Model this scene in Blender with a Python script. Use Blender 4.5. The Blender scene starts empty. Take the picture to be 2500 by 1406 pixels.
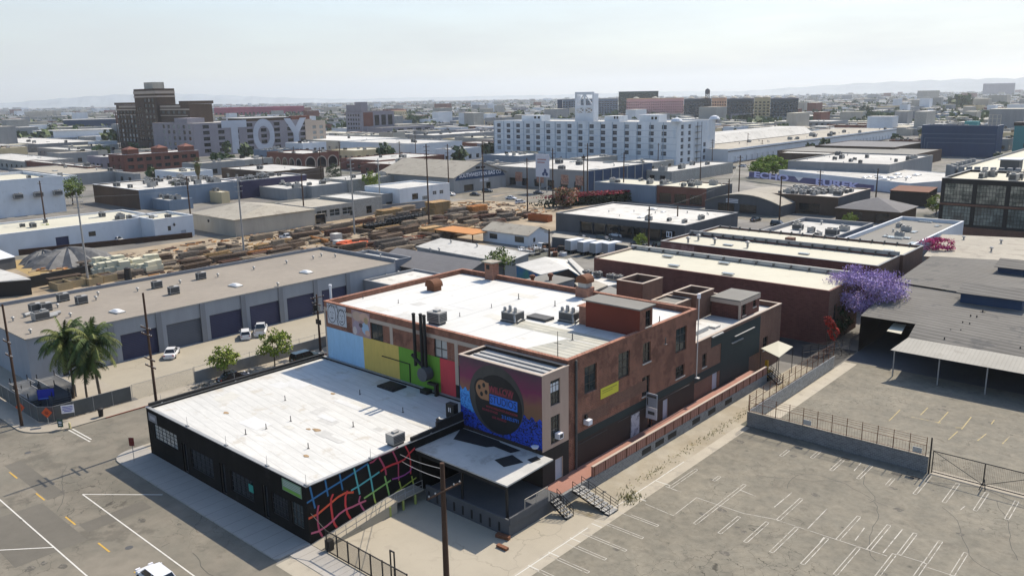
import bpy, bmesh, math, random
from mathutils import Vector, Matrix
random.seed(11)
S = bpy.context.scene
HAZE, VEIL, VEILC = 6.4e-5, .97, (3.4, 3.56, 3.62)
C = S.collection
R = math.radians
# ------------------------------------------------------------------ camera
FPX, PITCH, ROLL, YAW, H = 2006.4, .228667, -.017789, -.7265, 40.0   # survey of the street grid: world X / Y run along the streets
_cy, _sy, _cp, _sp = math.cos(YAW), math.sin(YAW), math.cos(PITCH), math.sin(PITCH)
FW = Vector((_sy*_cp, _cy*_cp, -_sp)); _r = Vector((_cy, -_sy, 0)); _u = _r.cross(FW)
RT = _r*math.cos(ROLL) + _u*math.sin(ROLL); UP = _u*math.cos(ROLL) - _r*math.sin(ROLL)
cam = bpy.data.cameras.new("Camera"); co = bpy.data.objects.new("Camera", cam); C.objects.link(co)
cam.sensor_width = 36; cam.lens = 36*FPX/2500; cam.clip_start = .5; cam.clip_end = 40000
M = Matrix((RT, UP, -FW)).transposed().to_4x4(); M.translation = (0, 0, H); co.matrix_world = M
S.camera = co
# ------------------------------------------------------------------ sky, sun, exposure
SUN_EL, SUN_AZ = R(47.2), R(1.6)          # sun stands over +Y, a hair towards -X
W = bpy.data.worlds.new("World"); S.world = W; W.use_nodes = True
nt = W.node_tree; bg = nt.nodes['Background']
sky = nt.nodes.new('ShaderNodeTexSky'); sky.sky_type = 'NISHITA'; sky.sun_disc = False
sky.sun_elevation = SUN_EL; sky.sun_rotation = -SUN_AZ; sky.altitude = 60; sky.air_density = 1.1; sky.dust_density = 1.2; sky.ozone_density = 3.0
tc = nt.nodes.new('ShaderNodeTexCoord'); mp = nt.nodes.new('ShaderNodeMapping'); mp.inputs['Scale'].default_value = (1.2, 1.2, 9)
ns = nt.nodes.new('ShaderNodeTexNoise'); ns.inputs['Scale'].default_value = 2.2; ns.inputs['Detail'].default_value = 7; ns.inputs['Roughness'].default_value = .55
cr = nt.nodes.new('ShaderNodeMapRange'); cr.inputs[1].default_value = .36; cr.inputs[2].default_value = .72; cr.inputs[3].default_value = .74; cr.inputs[4].default_value = 1.
sz = nt.nodes.new('ShaderNodeSeparateXYZ'); zr = nt.nodes.new('ShaderNodeMapRange'); zr.interpolation_type = 'SMOOTHSTEP'      # the bright veil lies low over the horizon, the zenith stays deep blue
for i, v in enumerate((.04, .26, VEIL, .0)): zr.inputs[i+1].default_value = v
mlt = nt.nodes.new('ShaderNodeMath'); mlt.operation = 'MULTIPLY'
mx = nt.nodes.new('ShaderNodeMix'); mx.data_type = 'RGBA'; mx.inputs[7].default_value = VEILC + (1,)
nt.links.new(tc.outputs['Generated'], mp.inputs['Vector']); nt.links.new(mp.outputs[0], ns.inputs['Vector']); nt.links.new(tc.outputs['Generated'], sz.inputs[0])
nt.links.new(ns.outputs['Fac'], cr.inputs[0]); nt.links.new(sz.outputs[2], zr.inputs[0]); nt.links.new(cr.outputs[0], mlt.inputs[0]); nt.links.new(zr.outputs[0], mlt.inputs[1]); nt.links.new(mlt.outputs[0], mx.inputs[0])
nt.links.new(sky.outputs[0], mx.inputs[6]); nt.links.new(mx.outputs[2], bg.inputs['Color'])
bg.inputs['Strength'].default_value = .15
sl = bpy.data.lights.new("Sun", 'SUN'); so = bpy.data.objects.new("Sun", sl); C.objects.link(so)
sl.energy = 4.8; sl.angle = R(.53); sl.color = (1, .905, .765)
_d = Vector((math.sin(SUN_AZ)*math.cos(SUN_EL), -math.cos(SUN_AZ)*math.cos(SUN_EL), -math.sin(SUN_EL)))
so.rotation_euler = _d.to_track_quat('-Z', 'Y').to_euler(); so.location = (0, 60, 90)
S.view_settings.view_transform = 'Standard'; S.view_settings.look = 'None'; S.view_settings.exposure = .43; S.view_settings.gamma = 1
S.render.film_transparent = False
try:
    S.cycles.max_bounces = 5; S.cycles.diffuse_bounces = 2; S.cycles.glossy_bounces = 2; S.cycles.transmission_bounces = 3; S.cycles.volume_bounces = 0
    S.cycles.use_denoising = True
except Exception: pass

# ------------------------------------------------------------------ survey helpers: a sight line (2500 x 1406 frame) met with a known level or wall plane
def ray(x, y): return RT*(x-1250) - UP*(y-703) + FW*FPX
def G(x, y, z=0.):
    d = ray(x, y); return Vector((0, 0, H)) + d*((z-H)/d.z)
def PX(x, y, X):
    d = ray(x, y); return Vector((0, 0, H)) + d*(X/d.x)
def PY(x, y, Y):
    d = ray(x, y); return Vector((0, 0, H)) + d*(Y/d.y)
def proj(p):
    v = Vector(p) - Vector((0, 0, H)); w = v.dot(FW)
    return 1250 + FPX*v.dot(RT)/w, 703 - FPX*v.dot(UP)/w

# ------------------------------------------------------------------ materials
MATS = {}
def mat(name, rgb, rough=.85, var=.12, scale=.6, big=.08, metal=0., bump=0., brick=None, stripe=None, cracks=None, blot=None, spec=.3, seams=None, rgb2=None, stretch=None, spots=None):
    """procedural surface: fine noise + large patches, optional brick courses, ribs, cracks, blotches, roll seams (all in world metres)"""
    if name in MATS: return MATS[name]
    m = bpy.data.materials.new(name); MATS[name] = m; m.use_nodes = True
    n = m.node_tree; N = n.nodes.new; L = n.links.new
    b = n.nodes['Principled BSDF']; b.inputs['Roughness'].default_value = rough; b.inputs['Metallic'].default_value = metal
    b.inputs['Specular IOR Level'].default_value = spec
    base = tuple(q*.84 for q in rgb)
    if stretch is None and any(w in name for w in ('wall', 'block', 'stucco', 'warehouse', 'panel_', 'mural', 'brick')): stretch = (1, 1, .22); var += .06      # rain streaks
    geo = N('ShaderNodeNewGeometry'); pos = geo.outputs['Position']
    def noise(s, det=5, rg=.6, vec=None):
        t = N('ShaderNodeTexNoise'); t.inputs['Scale'].default_value = s; t.inputs['Detail'].default_value = det; t.inputs['Roughness'].default_value = rg
        L(vec or pos, t.inputs['Vector']); return t.outputs['Fac']
    def math_(op, a, bb=None, c=None):
        t = N('ShaderNodeMath'); t.operation = op
        for i, q in enumerate((a, bb, c)):
            if q is None: continue
            if isinstance(q, (int, float)): t.inputs[i].default_value = q
            else: L(q, t.inputs[i])
        return t.outputs[0]
    def rng(v, a, bb, c, d):
        t = N('ShaderNodeMapRange'); L(v, t.inputs[0])
        for i, q in enumerate((a, bb, c, d)): t.inputs[i+1].default_value = q
        return t.outputs[0]
    def mixc(f, a, bb, mode='MIX'):
        t = N('ShaderNodeMix'); t.data_type = 'RGBA'; t.blend_type = mode
        for i, q in ((0, f), (6, a), (7, bb)):
            if isinstance(q, (int, float)): t.inputs[i].default_value = q
            elif isinstance(q, (tuple, list)): t.inputs[i].default_value = tuple(q)[:3] + (1,)
            else: L(q, t.inputs[i])
        return t.outputs[2]
    col = base
    if rgb2 is not None:
        b2 = tuple(q*.84 for q in rgb2)
        col = mixc(rng(noise(scale*.35, 6, .65), .42, .6, 0, 1), col, b2)
    height = None
    if brick:
        sx = N('ShaderNodeSeparateXYZ'); L(pos, sx.inputs[0])
        cx = N('ShaderNodeCombineXYZ'); L(math_('ADD', sx.outputs[0], sx.outputs[1]), cx.inputs[0]); L(sx.outputs[2], cx.inputs[1])
        t = N('ShaderNodeTexBrick'); L(cx.outputs[0], t.inputs['Vector']); t.inputs['Scale'].default_value = 1
        t.inputs['Brick Width'].default_value = brick[0]; t.inputs['Row Height'].default_value = brick[1]; t.inputs['Mortar Size'].default_value = brick[2]
        t.inputs['Color1'].default_value = tuple(x*.82 for x in base) + (1,); t.inputs['Color2'].default_value = tuple(min(1, x*1.18) for x in base) + (1,)
        mc = brick[3] if len(brick) > 3 else tuple(min(1, x*1.5+.05) for x in base)
        t.inputs['Mortar'].default_value = tuple(mc) + (1,)
        col = t.outputs['Color']; height = t.outputs['Fac']
    sv = None
    if stretch:
        t = N('ShaderNodeVectorMath'); t.operation = 'MULTIPLY'; L(pos, t.inputs[0]); t.inputs[1].default_value = stretch; sv = t.outputs[0]
    f = rng(noise(scale, 8, .68, sv), .25, .75, 1-var, 1+var)
    g = rng(noise(scale*.09, 4), .3, .7, 1-big, 1+big)
    k = math_('MULTIPLY', f, g)
    if stripe:       # (direction vector, period m, darkness)
        d, per, dk = stripe
        vm = N('ShaderNodeVectorMath'); vm.operation = 'DOT_PRODUCT'; L(pos, vm.inputs[0]); vm.inputs[1].default_value = d
        fr = math_('FRACT', math_('DIVIDE', vm.outputs['Value'], per))
        w = math_('ABSOLUTE', math_('SUBTRACT', fr, .5))
        k = math_('MULTIPLY', k, rng(w, .28, .5, 1, 1-dk)); height = math_('MULTIPLY', w, -2)
    if seams:        # (direction, period, line width m, darkness)
        d, per, wd, dk = seams
        vm = N('ShaderNodeVectorMath'); vm.operation = 'DOT_PRODUCT'; L(pos, vm.inputs[0]); vm.inputs[1].default_value = d
        fr = math_('FRACT', math_('DIVIDE', math_('ADD', vm.outputs['Value'], math_('MULTIPLY', noise(.35, 3), .25)), per))
        w = math_('ABSOLUTE', math_('SUBTRACT', fr, .5))
        k = math_('MULTIPLY', k, rng(w, wd/per*.4, wd/per, 1-dk, 1))
    if cracks:       # (cell m, darkness)
        nz = N('ShaderNodeTexNoise'); nz.inputs['Scale'].default_value = .8; nz.inputs['Detail'].default_value = 4; L(pos, nz.inputs['Vector'])
        va = N('ShaderNodeVectorMath'); va.operation = 'MULTIPLY_ADD'; L(nz.outputs['Color'], va.inputs[0]); va.inputs[1].default_value = (2, 2, 0); L(pos, va.inputs[2])
        vo = N('ShaderNodeTexVoronoi'); vo.feature = 'DISTANCE_TO_EDGE'; vo.inputs['Scale'].default_value = 1/cracks[0]; L(va.outputs[0], vo.inputs['Vector'])
        pres = rng(noise(.06, 3), .45, .6, 0, cracks[1])
        k = math_('MULTIPLY', k, math_('SUBTRACT', 1, math_('MULTIPLY', rng(vo.outputs['Distance'], .004, .016, 1, 0), pres)))
    if spots:        # (spacing m, size, darkness): oil drips and dabs
        t = N('ShaderNodeTexVoronoi'); t.inputs['Scale'].default_value = 1/spots[0]; L(pos, t.inputs['Vector'])
        k = math_('MULTIPLY', k, rng(math_('ADD', t.outputs['Distance'], math_('MULTIPLY', noise(3, 4), spots[1])), spots[1]*.55, spots[1]*1.1, 1-spots[2], 1))
    col = mixc(1., col, k, 'MULTIPLY')
    if blot:         # (colour, scale, threshold, amount)
        bl = tuple(q*.84 for q in blot[0])
        col = mixc(rng(noise(blot[1], 7, .68), blot[2], blot[2]+.07, 0, blot[3]), col, bl)
    L(col, b.inputs['Base Color']) if not isinstance(col, tuple) else None
    if bump or height is not None:
        bp = N('ShaderNodeBump'); bp.inputs['Strength'].default_value = bump or .4; bp.inputs['Distance'].default_value = .03
        L(height if height is not None else noise(scale*6, 4), bp.inputs['Height']); L(bp.outputs[0], b.inputs['Normal'])
    return m
def plain(name, rgb, rough=.6, metal=0., spec=.4): return mat(name, rgb, rough, .06, 2., .03, metal, spec=spec)
def glassy(name, rgb, rough=.08):
    if name in MATS: return MATS[name]
    m = mat(name, rgb, rough, .3, .5, .25, spec=.7); return m
BR = (.24, .08, .012)
m_asph = mat('asphalt', (.168, .153, .12), .92, .13, .5, .18, bump=.25, cracks=(2.0, .55), blot=((.105, .094, .075), .16, .54, .6), rgb2=(.215, .19, .148), spots=(4.5, .16, .45))
m_asph2 = mat('asphalt_patch', (.14, .127, .103), .92, .09, .8, .12)
m_lot = mat('lot_asphalt', (.19, .174, .136), .93, .22, 1.3, .13, bump=.3, cracks=(1.4, .65), blot=((.13, .115, .09), .55, .57, .5), rgb2=(.225, .202, .155), spots=(3.1, .15, .5))
m_conc = mat('concrete', (.36, .32, .255), .9, .08, .7, .1, blot=((.25, .225, .185), .6, .62, .5))
m_strip = mat('gutter_concrete', (.42, .375, .295), .9, .1, .7, .1, blot=((.3, .27, .22), .5, .55, .6))
m_yard = mat('yard_concrete', (.39, .345, .265), .9, .07, .4, .1, cracks=(5, .4), blot=((.32, .28, .22), .4, .6, .5))
m_walk = mat('sidewalk_concrete', (.38, .355, .315), .9, .07, .5, .12, seams=((1, 0, 0), 1.7, .05, .3))
m_dirt = mat('yard_dirt', (.36, .29, .20), .95, .15, .35, .14, rgb2=(.27, .21, .14), blot=((.17, .13, .09), .2, .58, .5))
m_ground = mat('ground', (.155, .145, .13), .95, .2, .12, .2, rgb2=(.24, .225, .195), blot=((.075, .08, .055), .04, .52, .7))
m_paint = mat('road_paint', (.62, .60, .54), .8, .1, 3, .05, blot=((.40, .36, .30), 1.6, .57, .6))
m_bay = mat('worn_bay_paint', (.46, .43, .37), .85, .15, 2, .1, blot=((.22, .195, .15), 1.3, .53, .8))
m_paint_f = mat('faded_paint', (.52, .49, .43), .85, .12, 2, .1, blot=((.26, .235, .195), .9, .5, .85))
m_yel = mat('yellow_paint', (.55, .34, .06), .8, .1, 3, .05, blot=((.32, .25, .15), 2, .55, .6))
m_yelf = mat('faded_yellow_paint', (.42, .335, .16), .85, .1, 2, .1, blot=((.27, .235, .185), .8, .5, .85))
m_wroof = mat('white_roof', (.60, .59, .55), .8, .13, .8, .07, bump=.35, stretch=(.55, 2.6, 1), seams=((.12, 1, 0), 1.05, .07, .16), blot=((.47, .42, .34), .33, .57, .6))
m_wroof2 = mat('white_roof_smooth', (.61, .605, .57), .75, .07, .5, .06, bump=.15, stretch=(1.5, .4, 1), seams=((1, .02, 0), 5.6, .07, .38), blot=((.50, .46, .38), .3, .59, .6))
m_croof = mat('cream_roof', (.55, .52, .41), .85, .05, .5, .05, blot=((.5, .43, .32), .35, .62, .5))
m_troof = mat('tan_gravel_roof', (.275, .24, .195), .95, .09, .7, .09, bump=.2, seams=((1, 0, 0), 4.2, .06, .12), blot=((.24, .21, .175), .2, .6, .4))
m_groof = mat('grey_roof', (.22, .21, .185), .9, .1, .5, .12, blot=((.17, .16, .15), .25, .58, .5))
m_lroof = mat('light_grey_roof', (.51, .495, .455), .9, .12, .4, .12, blot=((.3, .285, .255), .22, .55, .6))
m_mroof = mat('mottled_white_roof', (.58, .56, .51), .85, .14, .35, .16, blot=((.36, .335, .29), .25, .53, .7))
m_broof = mat('beige_roof', (.37, .335, .27), .9, .12, .4, .12, blot=((.24, .21, .17), .3, .54, .6))
m_droof = mat('dark_shingle_roof', (.17, .165, .165), .9, .12, .7, .1, seams=((0, 1, 0), 1.0, .06, .12))
m_corr = mat('corrugated_roof', (.18, .17, .152), .9, .16, .5, .16, spec=.1, stripe=((.12, 1, 0), 1.1, .42), blot=((.085, .085, .085), .3, .58, .6), stretch=(.5, 2, 1))
m_corr2 = mat('pale_corrugated_roof', (.44, .41, .345), .8, .10, .5, .1, stripe=((1, 0, 0), .5, .12), blot=((.32, .29, .24), .4, .58, .6))
m_tin = mat('tin_sheet', (.48, .47, .44), .5, .1, .8, .08, metal=.3, stripe=((1, 0, 0), .4, .15))
m_brick = mat('red_brick', (.20, .072, .038), .9, .2, 1.3, .2, brick=(.42, .14, .018, (.27, .17, .13)), bump=.3, blot=((.13, .06, .042), .5, .52, .75))
m_brickd = mat('brown_brick', (.14, .066, .042), .9, .14, 1.2, .15, brick=(.42, .14, .018, (.2, .13, .1)), bump=.3)
m_brickm = mat('maroon_brick', (.13, .052, .04), .9, .10, .8, .15, brick=(.6, .2, .02, (.16, .075, .06)), bump=.3)
m_brickc = mat('parapet_brick', (.30, .135, .085), .9, .14, 1.0, .12, brick=(.42, .14, .018, (.32, .2, .15)))
m_beige = mat('beige_trim', (.47, .385, .31), .85, .06, 1, .05)
m_pink = mat('pink_stucco', (.47, .34, .265), .85, .05, .8, .07)
m_black = mat('black_paint', (.020, .019, .018), .7, .2, .8, .15)
m_blackw = mat('black_wall', (.016, .0145, .013), .85, .25, .6, .25, spec=.1, blot=((.035, .032, .03), .5, .6, .5))
m_green = mat('dark_green_paint', (.022, .034, .034), .7, .12, .6, .12)
m_dbrown = mat('dark_brown_paint', (.042, .030, .024), .75, .12, .7, .12)
m_gblock = mat('grey_block', (.20, .20, .195), .9, .07, .6, .08, brick=(.41, .205, .012), bump=.1)
m_lblock = mat('pale_block', (.34, .325, .29), .9, .07, .6, .1, brick=(.41, .205, .012), bump=.1)
m_whgrey = mat('warehouse_grey_blue', (.315, .335, .36), .85, .05, .5, .06)
m_whtrim = mat('warehouse_trim', (.235, .245, .262), .85, .05, .5, .06)
m_navy = mat('navy_door', (.050, .054, .105), .6, .07, .8, .08, stripe=((0, 0, 1), .28, .25))
m_slate = mat('slate_door', (.11, .125, .155), .6, .07, .8, .08, stripe=((0, 0, 1), .28, .22))
m_white = mat('white_wall', (.68, .70, .72), .85, .08, .3, .08, blot=((.54, .55, .55), .3, .6, .5), stretch=(1, 1, .35))
m_white2 = mat('chalky_white_wall', (.68, .71, .73), .88, .10, .18, .10, blot=((.47, .56, .66), .12, .58, .5))
m_cream = mat('cream_wall', (.45, .41, .34), .88, .08, .3, .08)
m_greyw = mat('grey_wall', (.30, .30, .295), .88, .08, .3, .1)
m_dgrey = mat('dark_grey_wall', (.10, .103, .108), .88, .1, .3, .1)
m_bluew = mat('slate_blue_wall', (.20, .245, .30), .85, .07, .3, .08)
m_dblue = mat('dark_blue_wall', (.028, .058, .12), .7, .08, .3, .1)
m_teal = mat('teal_wall', (.07, .27, .27), .7, .06, .3, .08)
m_purple = mat('dark_purple_wall', (.052, .045, .085), .8, .08, .3, .1)
m_brickf = mat('far_red_brick', (.20, .085, .06), .9, .12, .25, .12)
m_brownf = mat('far_brown_brick', (.105, .07, .048), .9, .15, .2, .12)
m_mauve = mat('mauve_grey_wall', (.30, .275, .295), .9, .08, .2, .1)
m_pinkf = mat('far_pink_wall', (.78, .42, .39), .85, .06, .1, .06)
m_orangef = mat('far_peach_wall', (.76, .44, .28), .85, .06, .1, .06)
m_yellowf = mat('far_sand_wall', (.70, .55, .32), .85, .06, .1, .06)
m_crim = mat('far_crimson_wall', (.34, .06, .10), .85, .06, .1, .1)
m_metal = mat('galvanised', (.36, .36, .35), .55, .12, 2, .08, metal=.35)
m_acm = mat('air_unit_metal', (.37, .36, .335), .6, .12, 2.5, .08, metal=.2)
m_acd = mat('air_unit_grille', (.09, .088, .085), .7, .2, 3, .1)
m_rust = mat('rusty_metal', (.17, .07, .035), .85, .22, 2.5, .15)
m_wood = mat('pole_wood', (.075, .042, .026), .9, .2, 2.2, .12)
m_iron = plain('black_iron', (.018, .016, .015), .6)
m_glass = glassy('window_glass', (.035, .045, .045))
m_glassd = glassy('dark_window_glass', (.014, .016, .018))
m_glassb = glassy('bright_window_glass', (.30, .33, .33), .2)
m_frame = plain('window_frame', (.06, .05, .042))
m_framew = plain('white_window_frame', (.55, .54, .52))
m_sill = plain('stone_sill', (.52, .48, .42))
m_chain = mat('fence_mesh', (.16, .17, .165), .8, .1, 3, .08)
m_red = plain('red_sign_paint', (.42, .035, .02)); m_blue = plain('blue_sign_paint', (.02, .035, .36)); m_wht = plain('white_sign_paint', (.78, .77, .80))
m_ylw = plain('yellow_sign_paint', (.66, .60, .05)); m_tire = plain('tyre_rubber', (.015, .015, .015), .85); m_chrome = plain('wheel_alloy', (.42, .42, .42), .4, .6)

# ------------------------------------------------------------------ mesh builder
class MB:
    def __init__(s): s.v, s.f, s.m = [], [], []
    def poly(s, pts, m=0):
        i = len(s.v); s.v += [tuple(p) for p in pts]; s.f.append(tuple(range(i, i+len(pts)))); s.m.append(m); return s
    def box(s, x0, x1, y0, y1, z0, z1, m=0, mt=None):
        i = len(s.v); s.v += [(x, y, z) for z in (z0, z1) for x, y in ((x0, y0), (x1, y0), (x1, y1), (x0, y1))]
        for q in ((3, 2, 1, 0), (4, 5, 6, 7), (0, 1, 5, 4), (1, 2, 6, 5), (2, 3, 7, 6), (3, 0, 4, 7)):
            s.f.append(tuple(i+k for k in q)); s.m.append(mt if (mt is not None and q == (4, 5, 6, 7)) else m)
        return s
    def cbox(s, c, d, m=0, rz=0.):
        i = len(s.v); s.box(-d[0]/2, d[0]/2, -d[1]/2, d[1]/2, 0, d[2], m); a, b = math.cos(rz), math.sin(rz)
        for k in range(i, len(s.v)):
            x, y, z = s.v[k]; s.v[k] = (c[0]+x*a-y*b, c[1]+x*b+y*a, c[2]+z)
        return s
    def prism(s, pts, z0, z1, m=0, mt=None):
        n = len(pts); i = len(s.v); s.v += [(p[0], p[1], z0) for p in pts] + [(p[0], p[1], z1) for p in pts]
        s.f.append(tuple(i+k for k in reversed(range(n)))); s.m.append(m); s.f.append(tuple(i+n+k for k in range(n))); s.m.append(m if mt is None else mt)
        for k in range(n): s.f.append((i+k, i+(k+1) % n, i+n+(k+1) % n, i+n+k)); s.m.append(m)
        return s
    def tube(s, p, q, r, r2=None, n=6, m=0):
        p, q = Vector(p), Vector(q); d = (q-p); L = d.length
        if L < 1e-6: return s
        d /= L; a = d.orthogonal().normalized(); b = d.cross(a); r2 = r if r2 is None else r2; i = len(s.v)
        for c, rr in ((p, r), (q, r2)):
            for k in range(n):
                t = 2*math.pi*k/n; s.v.append(tuple(c + a*(rr*math.cos(t)) + b*(rr*math.sin(t))))
        for k in range(n): s.f.append((i+k, i+(k+1) % n, i+n+(k+1) % n, i+n+k)); s.m.append(m)
        s.f.append(tuple(i+k for k in reversed(range(n)))); s.m.append(m); s.f.append(tuple(i+n+k for k in range(n))); s.m.append(m)
        return s
    def path(s, pts, r, n=5, m=0):
        for a, b in zip(pts, pts[1:]): s.tube(a, b, r, r, n, m)
        return s
    def lathe(s, c, prof, n=10, m=0):
        i = len(s.v)
        for r, z in prof:
            for k in range(n):
                t = 2*math.pi*k/n; s.v.append((c[0]+r*math.cos(t), c[1]+r*math.sin(t), c[2]+z))
        for j in range(len(prof)-1):
            for k in range(n): s.f.append((i+j*n+k, i+j*n+(k+1) % n, i+(j+1)*n+(k+1) % n, i+(j+1)*n+k)); s.m.append(m)
        s.f.append(tuple(i+(len(prof)-1)*n+k for k in range(n))); s.m.append(m)
        s.f.append(tuple(i+k for k in reversed(range(n)))); s.m.append(m)
        return s
    def mesh(s, name, mats, off=(0, 0, 0), smooth=False):
        me = bpy.data.meshes.new(name); ox, oy, oz = off
        me.from_pydata([(x-ox, y-oy, z-oz) for x, y, z in s.v], [], s.f)
        for m in (mats if isinstance(mats, (list, tuple)) else [mats]): me.materials.append(m)
        me.polygons.foreach_set('material_index', s.m)
        if smooth: me.polygons.foreach_set('use_smooth', [True]*len(s.f))
        me.update(); return me
def link(name, data, parent=None, loc=(0, 0, 0), rz=0., **props):
    o = bpy.data.objects.new(name, data); C.objects.link(o); o.location = loc; o.rotation_euler = (0, 0, rz)
    if parent: o.parent = parent
    for k, v in props.items():
        if v: o[k] = v
    return o
def thing(name, label, cat, loc=(0, 0, 0), rz=0., group=None):
    return link(name, None, None, loc, rz, label=label, category=cat, group=group)
def wpos(o):
    p = Vector((0, 0, 0))
    while o is not None: p += Vector(o.location); o = o.parent
    return p
def part(mb, name, mats, parent, label=None, smooth=False):          # mb in world metres; parent chain unrotated
    return link(name, mb.mesh(name, mats, wpos(parent), smooth), parent, label=label)
def lpart(mb, name, mats, parent, label=None, smooth=False):         # mb in the parent's own metres
    return link(name, mb.mesh(name, mats, (0, 0, 0), smooth), parent, label=label)
def single(mb, name, mats, label, cat, loc, group=None, smooth=False):
    return link(name, mb.mesh(name, mats, loc, smooth), None, loc, label=label, category=cat, group=group)
def structure(mb, name, mats): return link(name, mb.mesh(name, mats), None, kind='structure')
def dup(root, loc, rz=0., label=None, group=None, scale=None):
    def cp(o, par):
        c = o.copy(); C.objects.link(c); c.parent = par
        for ch in o.children: cp(ch, c)
        return c
    r = root.copy(); C.objects.link(r); r.location = loc; r.rotation_euler = (0, 0, rz)
    if scale: r.scale = (scale, scale, scale) if isinstance(scale, (int, float)) else scale
    if label: r['label'] = label
    if group: r['group'] = group
    for ch in root.children: cp(ch, r)
    return r
_FIRST = {}
def place(key, maker, loc, rz=0., label=None, group=None, scale=None):   # first use builds the thing, later uses copy it
    if key not in _FIRST:
        r = maker(); _FIRST[key] = r; r.location = loc; r.rotation_euler = (0, 0, rz)
        if scale: r.scale = (scale, scale, scale) if isinstance(scale, (int, float)) else scale
        if label: r['label'] = label
        if group: r['group'] = group
        return r
    return dup(_FIRST[key], loc, rz, label, group, scale or (1, 1, 1))
AUTO = []      # things whose label gets its 'beside / behind what' clause at the end
def auto(o, desc, where=None): AUTO.append((o, desc, where)); o['label'] = desc; return o
def text_mesh(body, size, extrude=.01, bold=0., align='CENTER', sx=1.):
    cu = bpy.data.curves.new('lettering', 'FONT'); cu.body = body; cu.size = size; cu.extrude = extrude; cu.offset = bold; cu.align_x = align; cu.align_y = 'CENTER'
    o = bpy.data.objects.new('lettering', cu); C.objects.link(o)
    me = bpy.data.meshes.new_from_object(o.evaluated_get(bpy.context.evaluated_depsgraph_get())); bpy.data.objects.remove(o); bpy.data.curves.remove(cu)
    if sx != 1.:
        for v in me.vertices: v.co.x *= sx
    return me
def letter(parent, body, size, pos, face, m, bold=0., sx=1., extrude=.01, tilt=0., name='lettering', align='CENTER'):
    me = text_mesh(body, size, extrude, bold, align, sx); me.materials.clear(); me.materials.append(m)
    o = link(name, me, parent, Vector(pos)-wpos(parent)); o.rotation_euler = (R(90), R(tilt), R(90) if face == '+x' else 0)
    return o

# ------------------------------------------------------------------ buildings
KIND = {}   # opening kinds: name, frame material, pane material, columns, rows, depth, frame width, sill
def kind(k, name, fm, pm, nx=1, nz=1, d=.14, fw=.07, sill=None): KIND[k] = (name, fm, pm, nx, nz, d, fw, sill)
kind('win', 'window', m_frame, m_glass, 2, 2); kind('win6', 'window', m_frame, m_glass, 3, 3, sill=m_sill); kind('far', 'window', m_frame, m_glassd, 1, 2, .25, .12)
kind('farw', 'window', m_framew, m_glass, 2, 2, .2, .12); kind('farb', 'window', m_frame, m_glassb, 2, 2, .2, .12)
kind('steel', 'window', m_iron, m_glassb, 6, 4, .12, .05); kind('steeld', 'window', m_iron, m_glassd, 5, 4, .12, .05)
kind('door', 'door', m_frame, m_glassd, 1, 1, .2, .09); kind('wdoor', 'door', m_framew, plain('pale_door', (.40, .42, .47)), 1, 1, .12, .06)
kind('navy', 'garage_door', m_whtrim, m_navy, 1, 1, .3, .08); kind('slate', 'garage_door', m_whtrim, m_slate, 1, 1, .3, .08)
kind('bay', 'loading_bay', m_dgrey, m_glassd, 1, 1, .5, .15); kind('dock', 'dock_door', m_greyw, m_white, 1, 1, .3, .1)
_OC = {}
def opening(root, face, plane, a0, a1, z0, z1, k):
    nm, fm, pm, nx, nz, d, fw, sill = KIND[k]; w, h = round(a1-a0, 2), round(z1-z0, 2); key = (face, w, h, k)
    if key not in _OC:
        def bx(mb, u0, u1, zz0, zz1, d0, d1):      # d measured inwards from the wall face
            if face == '-y': mb.box(u0, u1, d0, d1, zz0, zz1)
            else: mb.box(-d1, -d0, u0, u1, zz0, zz1)
        fr, pn = MB(), MB(); e = .004
        bx(fr, -w/2, -w/2+fw, 0, h, d-.05, d-e); bx(fr, w/2-fw, w/2, 0, h, d-.05, d-e); bx(fr, -w/2+fw, w/2-fw, 0, fw, d-.05, d-e); bx(fr, -w/2+fw, w/2-fw, h-fw, h, d-.05, d-e)
        t = fw*.45
        for i in range(1, nx): u = -w/2 + w*i/nx; bx(fr, u-t, u+t, fw, h-fw, d-.04, d-e)
        for j in range(1, nz): zc = h*j/nz; bx(fr, -w/2+fw, w/2-fw, zc-t, zc+t, d-.035, d-e)
        bx(pn, -w/2, w/2, 0, h, d, d+.02); sm = None
        if sill: sb = MB(); bx(sb, -w/2-.1, w/2+.1, -.14, -.004, -.1, .05); sm = sb.mesh('sill', sill)
        _OC[key] = (fr.mesh(nm+'_frame', fm), pn.mesh(nm+'_pane', pm), sm)
    fr, pn, sm = _OC[key]; r = Vector(root.location); c = (a0+a1)/2
    p = Vector((c, plane, z0)) if face == '-y' else Vector((plane, c, z0))
    o = link(nm, fr, root, p-r); link('panel' if 'door' in nm or nm == 'loading_bay' else 'pane', pn, o)
    if sm: link('sill', sm, o)
    return o
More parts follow.
